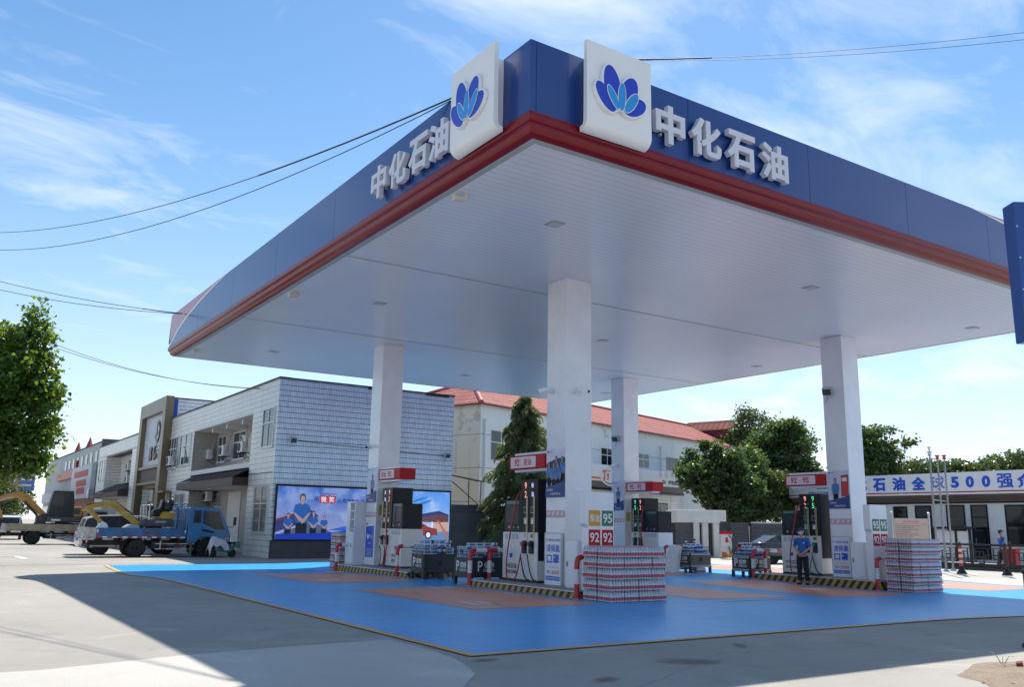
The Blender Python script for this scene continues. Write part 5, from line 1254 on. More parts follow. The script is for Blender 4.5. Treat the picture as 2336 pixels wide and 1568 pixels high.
# ------------------------------------------------------------------ white house with red tiled roof
def peel_mat(name, col, under, amt=0.55):
    t = NT(name); n1 = t.noise(0.42, 8, 0.62, dist=0.3); n2 = t.noise(3.5, 6, 0.7)
    f = t.ma('ADD', n1, t.ma('MULTIPLY', n2, 0.12))
    base = t.mix(t.ramp(t.noise(0.25, 5), 0.35, 0.7), col, tuple(c*0.88 for c in col))
    mp = t.N.new('ShaderNodeMapping'); mp.inputs['Scale'].default_value = (1.5, 1.5, 0.15); t.L.new(t.P, mp.inputs[0])
    base = t.mix(t.ma('MULTIPLY', t.ramp(t.noise(1.2, 5, 0.6, mp.outputs[0]), 0.55, 0.75), 0.25), base, (0.30, 0.28, 0.24))
    base = t.mix(t.ma('MULTIPLY', t.ma('GREATER_THAN', f, amt+0.09), 0.75), base, under)
    base = t.mix(t.ma('MULTIPLY', t.ma('GREATER_THAN', f, amt+0.16), 0.8), base, tuple(c*0.55 for c in under))
    ln = t.ma('MAXIMUM', t.line(t.Z, 2.05, 0.05, -0.95), 0.0)
    base = t.mix(t.ma('MULTIPLY', ln, 0.6), base, (0.1, 0.1, 0.1))
    return t.fin(base, 0.7)
M_peel = peel_mat('peeling_white_render', (0.80, 0.83, 0.83), (0.52, 0.50, 0.46), 0.60)
M_peel2 = peel_mat('peeling_render_bounce_tint', (0.72, 0.67, 0.54), (0.50, 0.43, 0.34), 0.54)  # side wall: cream of bounced light put into the peeling render's colour
M_rt_x = rooftile_mat('red_roof_tile_front', (0.37, 0.105, 0.085), 'x', 'y', 0.55, 0.85, 0.8)
M_rt_y = rooftile_mat('red_roof_tile_hip', (0.37, 0.105, 0.085), 'y', 'x', 0.55, 0.85, 0.8)
M_ridge = pm('red_ridge_tile', (0.42, 0.08, 0.065), 0.5, var=0.12)
M_maroon = pm('maroon_board', (0.16, 0.02, 0.03), 0.55, var=0.1)
def win_y(par, x0, x1, z0, z1, y=-0.004, name='window', fr=None, mull=1, tr=0.6, glass=None, w=0.07):
    f = MB(fr or M_winfr)
    f.box(x0, y-0.012, z0, x0+w, y+0.08, z1); f.box(x1-w, y-0.012, z0, x1, y+0.08, z1); f.box(x0+w, y-0.012, z0, x1-w, y+0.08, z0+w); f.box(x0+w, y-0.012, z1-w, x1-w, y+0.08, z1)
    zt = z0+(z1-z0)*tr; f.box(x0+w, y-0.01, zt-w/2, x1-w, y+0.07, zt+w/2)
    for i in range(mull):
        xx = x0+(x1-x0)*(i+1)/(mull+1); f.box(xx-w/2, y-0.008, z0+w, xx+w/2, y+0.07, zt-w/2); f.box(xx-w/2, y-0.008, zt+w/2, xx+w/2, y+0.07, z1-w)
    o = f.build(name, par); g = MB(glass or M_glassd); g.box(x0+w*0.5, y-0.004, z0+w*0.5, x1-w*0.5, y-0.001, z1-w*0.5); g.build('pane', o); return o
def white_house():
    t = thing('white_house', 'white house with peeling paint, red tiled hip roof and one dormer behind the forecourt', 'house', (20.61, 34.79, 0), R(17))
    b = MB(M_peel); b.box(0.002, 0, 0, 42, 0.25, 9.1); b.build('front_wall', t)
    b = MB(M_peel2); b.box(0, 0.001, 0, 0.25, 11, 9.1); b.build('side_wall', t)
    b = MB(M_peel); b.box(0.252, 10.75, 0, 42, 11, 9.1); b.box(41.75, 0.252, 0, 42, 10.74, 9.1); b.build('rear_wall', t)
    e, ze, zr, ry, rx0, rx1 = 0.35, 9.02, 11.55, 5.5, 5.2, 37
    A, B, C_, D_ = (-e, -e, ze), (42+e, -e, ze), (42+e, 11+e, ze), (-e, 11+e, ze); E0, E1 = (rx0, ry, zr), (rx1, ry, zr)
    r = MB(M_rt_x); r.add([A, B, E1, E0], [(0, 1, 2, 3)]); r.add([C_, D_, E0, E1], [(0, 1, 2, 3)]); r.use(M_rt_y); r.add([D_, A, E0], [(0, 1, 2)]); r.add([B, C_, E1], [(0, 1, 2)])
    r.use(M_maroon); r.box(-e, -e, ze-0.1, 42+e, -e+0.06, ze-0.005); r.box(-e, -e+0.061, ze-0.1, -e+0.06, 11+e, ze-0.005)
    rf = r.build('roof', t)
    g = MB(M_ridge)
    for a, b_ in ((A, E0), (D_, E0), (E0, E1), (B, E1), (C_, E1)): g.cyl(Vector(a)+Z_*0.03, Vector(b_)+Z_*0.03, 0.14, seg=8)
    g.build('ridge_tiles', rf)
    # dormer
    x0, x1, yf = 36.6, 38.4, 0.9; zb, zw, za = 9.85, 11.0, 11.9; yb = 5.2
    d = MB(M_maroon); d.box(x0, yf, zb-0.3, x1, yb, zw); dm = d.build('dormer', rf)
    q = MB(M_rt_y); xm = (x0+x1)/2; q.add([(x0-0.2, yf-0.2, zw-0.12), (xm, yf-0.2, za), (xm, yb+0.6, za), (x0-0.2, yb+0.6, zw-0.12), (x1+0.2, yf-0.2, zw-0.12), (x1+0.2, yb+0.6, zw-0.12)], [(0, 1, 2, 3), (4, 5, 2, 1)]); q.build('dormer_roof', rf)
    q = MB(M_winfr); q.add([(x0-0.1, yf-0.05, zw), (x1+0.1, yf-0.05, zw), (xm, yf-0.05, za-0.05)], [(0, 1, 2)]); q.build('gable', rf)
    win_y(rf, x0+0.3, x1-0.3, zb+0.05, zw-0.02, yf-0.02, 'dormer_window', tr=0.75)
    for x0, x1, z0, z1 in ((0.95, 3.05, 5.55, 7.5), (5.2, 7.2, 5.55, 7.5), (13.3, 15.0, 5.98, 7.37), (18.5, 20.15, 6.15, 7.34), (29, 31, 6.2, 7.3), (33, 35, 6.2, 7.3)): win_y(t, x0, x1, z0, z1)
    f = MB(M_glassd); f.box(22.87, -0.012, 6.25, 24.9, -0.004, 7.3); f.use(M_grille)
    for k in range(9): f.box(22.9+0.245*k, -0.03, 6.25, 22.92+0.245*k, -0.014, 7.3)
    f.build('dark_window', t)
    p = MB(M_offwhite)
    for x, zt in ((1.0*0.3, 7.9), (21.8, 7.9)): p.cyl((x, -0.12, 0), (x, -0.12, zt), 0.06, seg=8); p.lathe([(0.06, zt), (0.12, zt+0.14)], (x, -0.12, 0), 8)
    p.build('downpipe', t)
    # ground floor shop front with its long sign board
    s = MB(M_white); s.box(9.6, -0.75, 0, 23.2, -0.001, 4.2); s.build('shop_wall', t)
    s = MB(M_white); s.box(9.0, -1.25, 4.80, 23.45, -0.01, 5.95); sg = s.build('sign_board', t, 0.02)
    s = MB(pm('soffit_brown', (0.14, 0.105, 0.09), 0.5, var=0.05)); s.box(9.0, -1.2, 4.36, 23.4, -0.76, 4.799); s.build('sign_soffit', t)
    s = MB(M_black); s.box(8.9, -1.22, 4.21, 23.5, -0.755, 4.359); s.build('gutter', t)
    for x0, x1 in ((9.0, 11.4), (22.5, 23.45)): s = MB(M_orange); s.box(x0, -1.262, 4.93, x1, -1.251, 5.05); s.build('orange_stripe', sg)
    s = MB(M_white); s.prism(ellipse(0, 0, 1.55, 0.62, 0, 30), (12.9, -1.27, 5.08), X_, Z_, 0.02); s.use(M_dark).flat([(1.3*math.cos(R(a)), 0.50*math.sin(R(a))) for a in range(200, 341, 10)]+[(1.3*math.cos(R(a)), 0.42*math.sin(R(a))) for a in range(340, 199, -10)], (12.9, -1.275, 5.08), X_, Z_); em_ = s.build('shop_emblem', sg)
    for ch, x in (('顶', 12.1), ('鲜', 13.4)): s = MB(M_orange); s.text(ch, (x, -1.295, 5.22), X_, Z_, h=0.72, w=0.95, bold=0.035, depth=0.01); s.build('letter', sg)
    for tx, x, w in (('便利店', 21.6, 1.5), ('24', 20.2, 0.5)): s = MB(M_txtk); s.text(tx, (x, -1.262, 5.12), X_, Z_, h=0.36, w=w, bold=0.03); s.build('black_lettering', sg)
    for k in range(4):
        s = MB(M_pink); c = (19.75+0.88*k, -1.256, 5.66); s.flat(ellipse(0, 0, 0.25, 0.25, 0, 20), c, X_, Z_); s.use(M_white).flat(ellipse(0, 0, 0.2, 0.2, 0, 20), (c[0], -1.2575, c[2]), X_, Z_); s.use(M_pink).flat([(-0.1, -0.09), (0.1, -0.09), (0.1, 0.07), (0, 0.12), (-0.1, 0.07)], (c[0], -1.259, c[2]), X_, Z_); s.build('round_icon', sg)
    win_y(t, 20.0, 21.6, 2.4, 3.55, -0.756, fr=M_dark, mull=0, tr=0.98); win_y(t, 12.0, 16.0, 0.3, 3.2, -0.756, fr=M_dark)
    s = MB(M_grey)
    for x in (22.1,): s.box(x, -0.765, 0.02, x+0.02, -0.751, 4.2)
    s.box(9.6, -0.765, 3.75, 23.2, -0.752, 3.77); s.box(22.121, -0.764, 1.9, 23.2, -0.752, 1.92); s.build('panel_joint', t)
white_house()
# boundary wall between tiled building and house
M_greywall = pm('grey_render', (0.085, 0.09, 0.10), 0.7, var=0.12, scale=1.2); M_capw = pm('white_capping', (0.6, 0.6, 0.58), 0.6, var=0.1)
def bwall(loc, rz, L, h, lab, cap):
    t = thing('boundary_wall', lab, 'wall', loc, rz); b = MB(M_greywall); b.box(0, 0, 0, L, 0.24, h); b.build('wall', t)
    b = MB(M_capw if cap else M_greywall); b.box(-0.03, -0.04, h+0.001, L+0.03, 0.28, h+0.08); b.build('capping', t)
    b = MB(M_gfloor); b.box(0, -0.02, h-0.32, L, -0.001, h-0.28); b.build('groove', t)
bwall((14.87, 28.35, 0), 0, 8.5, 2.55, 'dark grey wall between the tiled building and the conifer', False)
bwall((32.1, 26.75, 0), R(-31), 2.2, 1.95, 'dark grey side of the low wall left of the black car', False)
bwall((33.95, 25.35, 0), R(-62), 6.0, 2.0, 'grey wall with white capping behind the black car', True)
def bracket():
    t = thing('rusty_frame', 'rusty steel bracket frame sticking out above the dark grey wall', 'frame', (14.9, 28.5, 2.6)); b = MB(pm('rusty_steel', (0.16, 0.10, 0.07), 0.8, var=0.3, scale=8, dirt=0.5))
    for p, q in (((0, 0, 1.55), (2.2, 0, 1.25)), ((0, 0.5, 1.6), (2.0, 0.5, 1.3)), ((0.2, 0, 1.2), (1.9, 0, 0)), ((1.2, 0, 1.4), (1.2, 0, 0.02)), ((1.9, 0, 0.02), (1.95, 0, 1.3)), ((0, 0, 1.55), (0, 0.5, 1.6)), ((2.2, 0, 1.25), (2.0, 0.5, 1.3))): b.beam(p, q, 0.04)
    b.build('bars', t); g = MB(M_grille)
    for k in range(12): g.beam((-0.05, 0.05, 1.7+0.13*k), (0.42, 0.05, 1.75+0.13*k), 0.03)
    g.beam((-0.05, 0.05, 1.6), (-0.05, 0.05, 3.3), 0.05); g.beam((0.42, 0.05, 1.6), (0.42, 0.05, 3.3), 0.05); g.build('ladder_frame', t)
    p = MB(M_capw); p.box(1.2, 0.02, 0.03, 2.4, 0.4, 0.08); p.build('board', t)
bracket()
# low porch with pillars
def porch():
    t = thing('porch', 'low cream porch on square pillars beside the white house', 'porch', (29.9, 27.6, 0), R(-33))
    b = MB(M_offwhite); b.box(0, -0.3, 1.98, 2.95, 3.0, 2.72); b.build('roof_beam', t, 0.02)
    b = MB(M_greywall); b.box(0.02, -0.05, 0, 1.0, 0.1, 1.979); b.box(0.02, 2.6, 0, 2.9, 2.7, 1.978); b.build('grey_panel', t)
    for x in (1.03, 1.55, 2.2): b = MB(M_offwhite); b.box(x, -0.2, 0, x+0.34, 0.14, 1.979); b.build('pillar', t)
    b = MB(M_tan); b.box(2.72, -0.28, 0, 2.82, -0.18, 1.979); b.build('post', t)
porch()
def air_station():
    t = thing('air_machine', 'white air machine with colourful base and black hose beside the porch', 'machine', (30.42, 24.16, 0), R(-33))
    b = MB(M_pumpw); b.box(-0.3, -0.2, 0.1, 0.3, 0.2, 1.35); b.build('body', t); b = MB(M_red); b.box(-0.32, -0.22, 1.351, 0.32, 0.22, 1.5); b.build('top', t)
    b = MB(M_dark); b.box(-0.25, -0.215, 1.6, 0.25, 0.2, 2.05); b.box(-0.2, -0.1, 1.5, -0.15, 0.1, 1.6); b.box(0.15, -0.1, 1.5, 0.2, 0.1, 1.6); b.build('display', t)
    b = MB(M_orange); b.flat([(-0.3, 0.1), (0.1, 0.1), (-0.05, 0.35), (-0.3, 0.4)], (0, -0.203, 0), X_, Z_); b.use(M_yellow).flat([(-0.05, 0.1), (0.3, 0.1), (0.3, 0.5), (0.1, 0.3)], (0, -0.204, 0), X_, Z_); b.use(M_pred).flat([(-0.1, 0.9), (0.1, 0.9), (0.05, 1.2), (-0.08, 1.15)], (0, -0.203, 0), X_, Z_); b.build('decal', t)
    b = MB(M_cable); b.tube(smooth([(0.1, -0.22, 1.3), (0.25, -0.3, 1.1), (0.28, -0.3, 0.6), (0.18, -0.3, 0.35), (0.08, -0.25, 0.7)], 5), 0.025, 6); b.build('hose', t)
air_station()
# ------------------------------------------------------------------ convenience building on the right
M_soffb = pm('soffit_taupe', (0.13, 0.10, 0.09), 0.55, var=0.08)
M_rbw = pm('white_wall_panel', (0.66, 0.665, 0.66), 0.45, var=0.04, scale=0.6, dirt=0.12)
def office():
    ox = 45.67; t = thing('station_office', 'long low white station office with blue characters along its sign board', 'building', (ox, 20, 0))
    y0, y1 = -20.0, 11.5
    b = MB(M_rbw); b.box(0, y0, 0, 0.3, y1, 3.5); b.box(0.301, y1-0.3, 0, 5, y1, 3.5); b.build('wall', t)
    b = MB(M_roof); b.box(-0.5, y0, 4.9, 5, y1, 5.0); b.build('roof', t)
    b = MB(M_white); b.box(-0.6, y0, 3.95, -0.45, y1, 5.28); sg = b.build('sign_board', t)
    b = MB(M_red); b.box(-0.612, y0, 4.06, -0.601, y1, 4.13); b.build('red_stripe', sg)
    b = MB(M_soffb); b.hexa([(-0.58, y0, 3.94), (-0.001, y0, 3.6), (-0.001, y1, 3.6), (-0.58, y1, 3.94), (-0.58, y0, 3.949), (-0.001, y0, 3.949), (-0.001, y1, 3.949), (-0.58, y1, 3.949)]); b.box(-0.06, y0, 3.52, -0.001, y1, 3.599); b.build('soffit', t)
    b = MB(M_black); b.box(-0.10, y0, 3.42, -0.001, y1, 3.519); b.build('gutter', t)
    txt = '中化石油全球500强企业'; ys = [26.95, 25.55, 24.15, 22.75, 21.38, 20.12, 18.98, 18.05, 17.07, 15.95, 14.8, 13.6]
    for ch, y in zip(txt, ys):
        l = MB(M_txtblue); d = ch.isdigit(); l.text(ch, (-0.63, y-20, 4.68), -Y_, Z_, h=0.68 if d else 0.84, w=0.5 if d else 0.92, depth=0.028, bold=0.045 if ch in '中化石油全企业500' else (0.016 if ch == '强' else 0.0)); l.build('letter', sg)
    e = MB(M_petal)
    for k, (rot, a) in enumerate(((50, .32), (20, .40), (-15, .38), (-50, .32))): e.prism(ellipse(-0.22*math.sin(R(rot)), 0.25*math.cos(R(rot))-0.1, 0.13, a*0.75, R(rot), 16), (-0.62-0.002*k, 9.7, 4.75), -Y_, Z_, 0.018)
    e.build('emblem', sg)
    e = MB(M_txtk); e.text('sinochem', (-0.615, 8.4, 4.62), -Y_, Z_, h=0.26, w=1.3, bold=0.03); e.build('name_lettering', sg); e = MB(M_txtblue); e.text('中国中化石油有限公司', (-0.615, 8.6, 4.25), -Y_, Z_, h=0.18, w=2.4, bold=0.02); e.build('name_lettering', sg)
    def win(ya, yb, za, zb, name):
        o = MB(M_black); w = 0.09
        o.box(-0.03, ya, za, 0.05, ya+w, zb); o.box(-0.03, yb-w, za, 0.05, yb, zb); o.box(-0.03, ya+w, za, 0.05, yb-w, za+w); o.box(-0.03, ya+w, zb-w, 0.05, yb-w, zb)
        if name == 'door': o.box(-0.028, ya+w, 2.55, 0.05, yb-w, 2.62)
        q = o.build(name, t); g = MB(M_glassd); g.box(-0.012, ya+w*.5, za+w*.5, -0.005, yb-w*.5, zb-w*.5); g.build('pane', q)
        if name == 'door': h = MB(M_steel); h.box(-0.07, yb-0.25, 0.95, -0.04, yb-0.2, 1.35); h.build('handle', q)
        else: s_ = MB(M_winfr); s_.box(-0.09, ya-0.05, za-0.06, -0.001, yb+0.05, za-0.001); s_.build('sill', q)
    win(2.65, 3.65, 1.2, 3.28, 'window'); win(1.0, 2.13, 0.12, 3.32, 'door'); win(-1.15, 0.05, 1.05, 3.34, 'window'); win(-2.55, -1.5, 0.12, 3.34, 'door'); win(-6.6, -3.55, 0.95, 3.32, 'window'); win(-10.5, -7.8, 0.95, 3.32, 'window'); win(5.2, 6.6, 1.0, 3.3, 'window'); win(8.2, 9.6, 0.12, 3.3, 'door')
    b = MB(M_capw); b.box(-1.3, y0, 0, -0.002, y1, 0.11); b.build('step', t); b = MB(M_grey); b.box(-0.008, y0, 0.111, -0.001, y1, 0.35); b.build('skirting', t)
office()
# ------------------------------------------------------------------ street of shops far left
def shops():
    t = thing('shop_row', 'row of red and white shops with two red spires down the street', 'building', (6.0, 78, 0))
    w = MB(pm('shop_plaster', (0.50, 0.52, 0.5), 0.7, var=0.12)); w.box(0.02, 0, 0, 9, 40, 8.6); w.build('wall', t)
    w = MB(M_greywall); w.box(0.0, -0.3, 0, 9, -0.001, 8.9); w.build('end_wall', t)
    for k in range(8):
        p = MB(M_glassd); p.box(-0.03, 1.5+2.9*k, 6.9, 0.019, 2.7+2.9*k, 7.9); p.build('window', t)
    s = MB(M_plaque); s.box(-0.45, 1.0, 3.5, -0.05, 13.5, 6.7); sb = s.build('sign_board', t)
    s = MB(M_red)
    for z, ya, yb in ((5.6, 3.0, 11.5), (4.7, 3.6, 9.8), (3.95, 4.2, 9.2)): s.box(-0.47, ya, z, -0.451, yb, z+0.62)
    s.build('red_panel', sb)
    s = MB(M_pred)
    for k, (za, zb) in enumerate(((5.9, 6.7),)): s.box(-0.3, 14.2, za-0.1, 0, 27, zb)
    s.box(-0.2, 13.51, 2.9, 0.0, 14.19, 7.6); s.build('orange_fascia', t)
    s = MB(pm('shop_red_front', (0.28, 0.03, 0.025), 0.5, var=0.2)); s.box(-0.1, 0.5, 0, 0.0, 13.4, 3.4); s.build('shop_front', t)
    s = MB(M_glassd); s.box(-0.06, 14.5, 0.2, 0.0, 40, 3.0); s.build('shop_glazing', t)
    s = MB(M_pink); s.box(-0.35, 14.5, 3.6, -0.05, 21, 4.5); s.use(M_plaque); s.box(-0.3, 21.5, 3.4, -0.05, 39, 4.6); s.build('small_sign', t)
    for y in (10.5, 18.2): s = MB(pm('spire_red', (0.32, 0.03, 0.03), 0.5)); s.lathe([(0.42, 8.601), (0.02, 9.9)], (0.5, y, 0), 4, smooth=False); s.build('spire', t)
    s = MB(M_coping); s.box(-0.06, 0, 8.601, 0.2, 40, 8.7); s.build('coping', t)
    s = MB(M_white); s.lathe([(0.05, 0), (0.5, 0.12)], (-0.7, 1.0, 3.9), 14, 'x'); s.build('satellite_dish', t)
shops()
def street_sign(loc, m, lab, w, h, z):
    t = thing('street_sign', lab, 'sign', loc); b = MB(M_grey); b.cyl((0, 0, 0), (0, 0, z), 0.06, seg=8); b.build('post', t); b = MB(m); b.prism([(-w/2, z), (w/2, z), (w/2, z+h), (-w/2, z+h)], (0, 0, 0), Vector((0.9, -0.43, 0)), Z_, 0.08); b.use(M_txtw)
    for k in range(3): b.flat([(-w*0.4, z+h*(0.2+0.25*k)), (w*0.4, z+h*(0.2+0.25*k)), (w*0.4, z+h*(0.28+0.25*k)), (-w*0.4, z+h*(0.28+0.25*k))], (-0.004, -0.006, 0), Vector((0.9, -0.43, 0)), Z_)
    b.build('panel', t)
street_sign((1.0, 92, 0), pm('hoarding_blue', (0.10, 0.25, 0.5), 0.5), 'pale blue street sign down the street behind the orange excavator', 2.6, 2.3, 4.3)
street_sign((-0.8, 88, 0), pm('hoarding_red', (0.55, 0.2, 0.22), 0.5), 'pinkish red street sign down the street behind the orange excavator boom', 2.6, 2.6, 3.2)
def far_street():
    t = thing('far_building', 'low far building at the end of the street under the big tree', 'building', (-30, 150, 0)); b = MB(pm('far_wall', (0.45, 0.42, 0.38), 0.8, var=0.15)); b.box(-20, 0, 0, 26, 10, 5.5); b.build('wall', t)
    b = MB(M_maroon); b.box(-20, -0.1, 3.4, 26, -0.001, 4.6); b.build('band', t); b = MB(M_glass)
    for k in range(10): b.box(-18+4.4*k, -0.05, 1.0, -15.5+4.4*k, -0.001, 3.0)
    b.build('window', t)
    t = thing('rail_fence', 'low pale picket fence at the far end of the street', 'fence', (-30, 110, 0)); b = MB(M_offwhite)
    for k in range(50): b.box(-8+0.7*k, 0, 0, -7.6+0.7*k, 0.2, 2.0)
    b.build('pickets', t); b = MB(M_offwhite); b.box(-8, 0.05, 2.001, 27, 0.15, 2.15); b.build('rail', t)
far_street()
# ------------------------------------------------------------------ vehicles
M_tblue = pm('truck_blue', (0.008, 0.15, 0.36), 0.3, var=0.1, coat=0.4, dirt=0.25, dirtcol=(0.16, 0.13, 0.11))
M_tbed  = pm('truck_bed_blue', (0.015, 0.13, 0.32), 0.5, var=0.2, scale=3, dirt=0.55, dirtcol=(0.20, 0.10, 0.09))
M_beige = pm('truck_beige', (0.36, 0.31, 0.22), 0.55, var=0.15, scale=3, dirt=0.45, dirtcol=(0.16, 0.11, 0.07))
M_hub   = pm('dusty_wheel_rim', (0.26, 0.18, 0.11), 0.7, var=0.3, scale=9)
M_exy   = pm('excavator_yellow', (0.44, 0.28, 0.03), 0.45, var=0.15, coat=0.1, dirt=0.6)
M_exo   = pm('excavator_orange', (0.50, 0.22, 0.035), 0.4, var=0.1, coat=0.2, dirt=0.3)
M_exg   = pm('excavator_grey', (0.07, 0.065, 0.07), 0.5, var=0.2, dirt=0.3)
M_tail  = pm('tail_lamp_red', (0.40, 0.01, 0.015), 0.2, coat=0.5)
M_amber = pm('amber_lamp', (0.6, 0.2, 0.02), 0.2, coat=0.5)
M_cabgl = pm('cab_glass', (0.025, 0.03, 0.032), 0.08, var=0.3, scale=2, spec=0.4)
def wheel(par, x, y, r, w, hub, z=None):
    z = r if z is None else z
    b = MB(M_rubber); b.lathe([(r*0.62, -w/2), (r*0.93, -w/2), (r, -w*0.36), (r, w*0.36), (r*0.93, w/2), (r*0.62, w/2)], (x, y, z), 24, 'y'); o = b.build('wheel', par)
    h = MB(hub); h.lathe([(r*0.1, -w*0.50), (r*0.35, -w*0.47), (r*0.56, -w*0.36), (r*0.63, -w*0.49), (r*0.63, w*0.49), (r*0.2, w*0.4)], (x, y, z), 20, 'y')
    h.use(M_under)
    for k in range(6): a = k*math.pi/3; h.cyl((x+r*0.42*math.cos(a), y-w*0.47, z+r*0.42*math.sin(a)), (x+r*0.42*math.cos(a), y-w*0.40, z+r*0.42*math.sin(a)), r*0.07, seg=8)
    h.build('rim', o)
def flatbed(loc, paint, bed, lab, x_t, x_b0, x_b1, x_n, hw, xr, xf, r, tape, rack, rz=0.0):
    """flatbed lorry facing +X; local x measured from loc"""
    t = thing('flatbed_truck', lab, 'truck', loc, rz)
    zb0, zb1 = 0.83, 1.24
    b = MB(M_under); b.box(x_b0-0.3, -0.42, 0.5, x_n-0.6, -0.32, 0.70); b.box(x_b0-0.3, 0.32, 0.5, x_n-0.6, 0.42, 0.70)
    for k in range(5): b.box(x_b0+0.2+k*0.8, -hw+0.1, 0.70, x_b0+0.28+k*0.8, hw-0.1, 0.83)
    b.cyl((xr, -hw+0.2, r), (xr, hw-0.2, r), 0.09, seg=10); b.lathe([(0.05, -0.2), (0.2, -0.1), (0.2, 0.1), (0.05, 0.2)], (xr, 0, r), 12, 'x'); b.cyl((xf, -hw+0.2, r), (xf, hw-0.2, r), 0.07, seg=10)
    b.box(xr+0.6, -hw+0.16, 0.36, xr+1.3, -0.45, 0.68); b.cyl((xr+0.5, 0.2, 0.5), (xf, 0.1, 0.6), 0.06, seg=8); b.box(x_b0-0.28, -hw+0.2, 0.42, x_b0-0.18, hw-0.2, 0.56)
    b.build('chassis', t)
    b = MB(bed); b.box(x_b0, -hw+0.04, zb0-0.02, x_b1, hw-0.04, zb0+0.03); b.build('bed_floor', t)
    for sy in (-1, 1):
        b = MB(bed); b.box(x_b0, sy*hw, zb0, x_b1, sy*(hw-0.035), zb1)
        n = 4
        for k in range(n+1): xx = x_b0+(x_b1-x_b0)*k/n; b.box(max(x_b0, xx-0.03), sy*(hw+0.015), zb0, min(x_b1, xx+0.03), sy*hw, zb1)
        for z in (zb0+0.03, zb1-0.05): b.box(x_b0+0.031, sy*(hw+0.01), z, x_b1-0.031, sy*(hw+0.0005), z+0.03)
        sb = b.build('side_board', t)
        if tape:
            p = MB(M_pred)
            for k in range(18):
                p.use(M_txtw if k % 2 else M_pred); a = x_b0+0.04+(x_b1-x_b0-0.08)*k/18; p.box(a, sy*(hw+0.018), zb0-0.005, a+(x_b1-x_b0-0.08)/18-0.002, sy*(hw+0.0155), zb0+0.045)
            for xx in (x_b0+0.02, x_b1-0.07): p.use(M_pred).box(xx, sy*(hw+0.019), zb0+0.1, xx+0.05, sy*(hw+0.016), zb0+0.22); p.use(M_txtw).box(xx, sy*(hw+0.019), zb0+0.222, xx+0.05, sy*(hw+0.016), zb0+0.34)
            p.build('reflective_tape', sb)
            p = MB(pm('faded_red_paint', (0.25, 0.05, 0.06), 0.6, var=0.5, scale=14)); p.text('限载货运', (x_b0+(x_b1-x_b0)*0.58, sy*(hw+0.017), 1.06), X_ if sy < 0 else -X_, Z_, h=0.15, w=0.62, bold=0.02); p.build('faded_lettering', sb)
    b = MB(pm('battered_tailgate', (0.42, 0.41, 0.40), 0.6, var=0.3, scale=5, dirt=0.6)); b.hexa([(x_t, -hw, zb0-0.02), (x_b0-0.01, -hw, zb0-0.05), (x_b0-0.01, hw, zb0-0.05), (x_t, hw, zb0-0.02), (x_t+0.05, -hw, zb1+0.02), (x_b0-0.01, -hw, zb1), (x_b0-0.01, hw, zb1), (x_t+0.05, hw, zb1+0.02)]); b.build('tailgate', t)
    for sy in (-1, 1):
        l = MB(M_tail); l.box(x_b0-0.31, sy*(hw-0.15), 0.62, x_b0-0.27, sy*(hw-0.45), 0.74); l.build('tail_lamp', t)
    # cab
    c0 = x_b1+0.06
    prof = [(c0, 0.62), (c0, 2.12), (c0+0.06, 2.19), (c0+1.18, 2.19), (c0+1.36, 2.12), (c0+1.50, 1.88), (c0+1.80, 1.30), (x_n-0.03, 0.95), (x_n-0.02, 0.52), (x_n-0.16, 0.48), (xf+0.47, 0.48), (xf+0.42, 0.68), (xf+0.28, 0.82), (xf, 0.88), (xf-0.28, 0.82), (xf-0.42, 0.66), (xf-0.45, 0.6)]
    b = MB(paint); b.prism(prof, (0, -hw+0.02, 0), X_, Z_, 2*hw-0.04); cb = b.build('cab', t, 0.03, 2)
    for sy in (-1, 1):
        yy = sy*(hw-0.02); rr = X_ if sy < 0 else -X_; sg = 1 if sy < 0 else -1
        def pane(P, nm, m, out=0.006):
            g = MB(m); g.prism([(sg*a, z) for a, z in P], (0, yy+sy*out, 0), rr, Z_, out-0.0005); return g.build(nm, cb)
        pane([(c0+0.64, 1.48), (c0+1.20, 1.22), (c0+1.66, 1.22), (c0+1.60, 1.32), (c0+1.33, 2.03), (c0+0.64, 2.05)], 'door_window', M_cabgl)
        pane([(c0+0.2, 1.5), (c0+0.54, 1.5), (c0+0.54, 2.05), (c0+0.24, 2.05)], 'rear_window', M_cabgl)
        pane([(c0+0.595, 0.62), (c0+0.605, 0.62), (c0+0.605, 2.1), (c0+0.595, 2.1)], 'door_seam', M_dark, 0.004)
        pane([(c0+1.70, 0.9), (c0+1.71, 0.9), (c0+1.69, 1.25), (c0+1.68, 1.25)], 'door_seam', M_dark, 0.004)
        pane([(c0+0.62, 1.14), (c0+1.15, 1.05), (c0+1.15, 1.12), (c0+0.85, 1.21), (c0+0.62, 1.23)], 'door_handle', M_black, 0.012)
        m = MB(M_dark); m.tube(smooth([(c0+1.75, yy, 1.36), (c0+1.95, yy+sy*0.12, 1.33), (c0+2.02, yy+sy*0.18, 1.5)], 4), 0.015, 6); m.box(c0+1.97, yy+sy*0.1, 1.42, c0+2.05, yy+sy*0.3, 1.78); m.build('wing_mirror', cb)
        l = MB(M_amber); l.box(x_n-0.28, yy+sy*0.006, 0.78, x_n-0.1, yy+sy*0.001, 0.86); l.build('indicator', cb)
        a = MB(M_under); a.add([(xf+0.5*math.cos(R(q)), yy+sy*e, r+0.5*math.sin(R(q))) for q in range(0, 181, 20) for e in (0.02, -0.15)], [(2*k, 2*k+1, 2*k+3, 2*k+2) for k in range(9)]); a.build('wheel_arch', cb)
        m = MB(M_under); m.add([(xr+0.55*math.cos(R(q)), yy+sy*e, r+0.50*math.sin(R(q))) for q in range(0, 181, 20) for e in (0.0, -0.4)], [(2*k, 2*k+1, 2*k+3, 2*k+2) for k in range(9)]); m.build('mudguard', t)
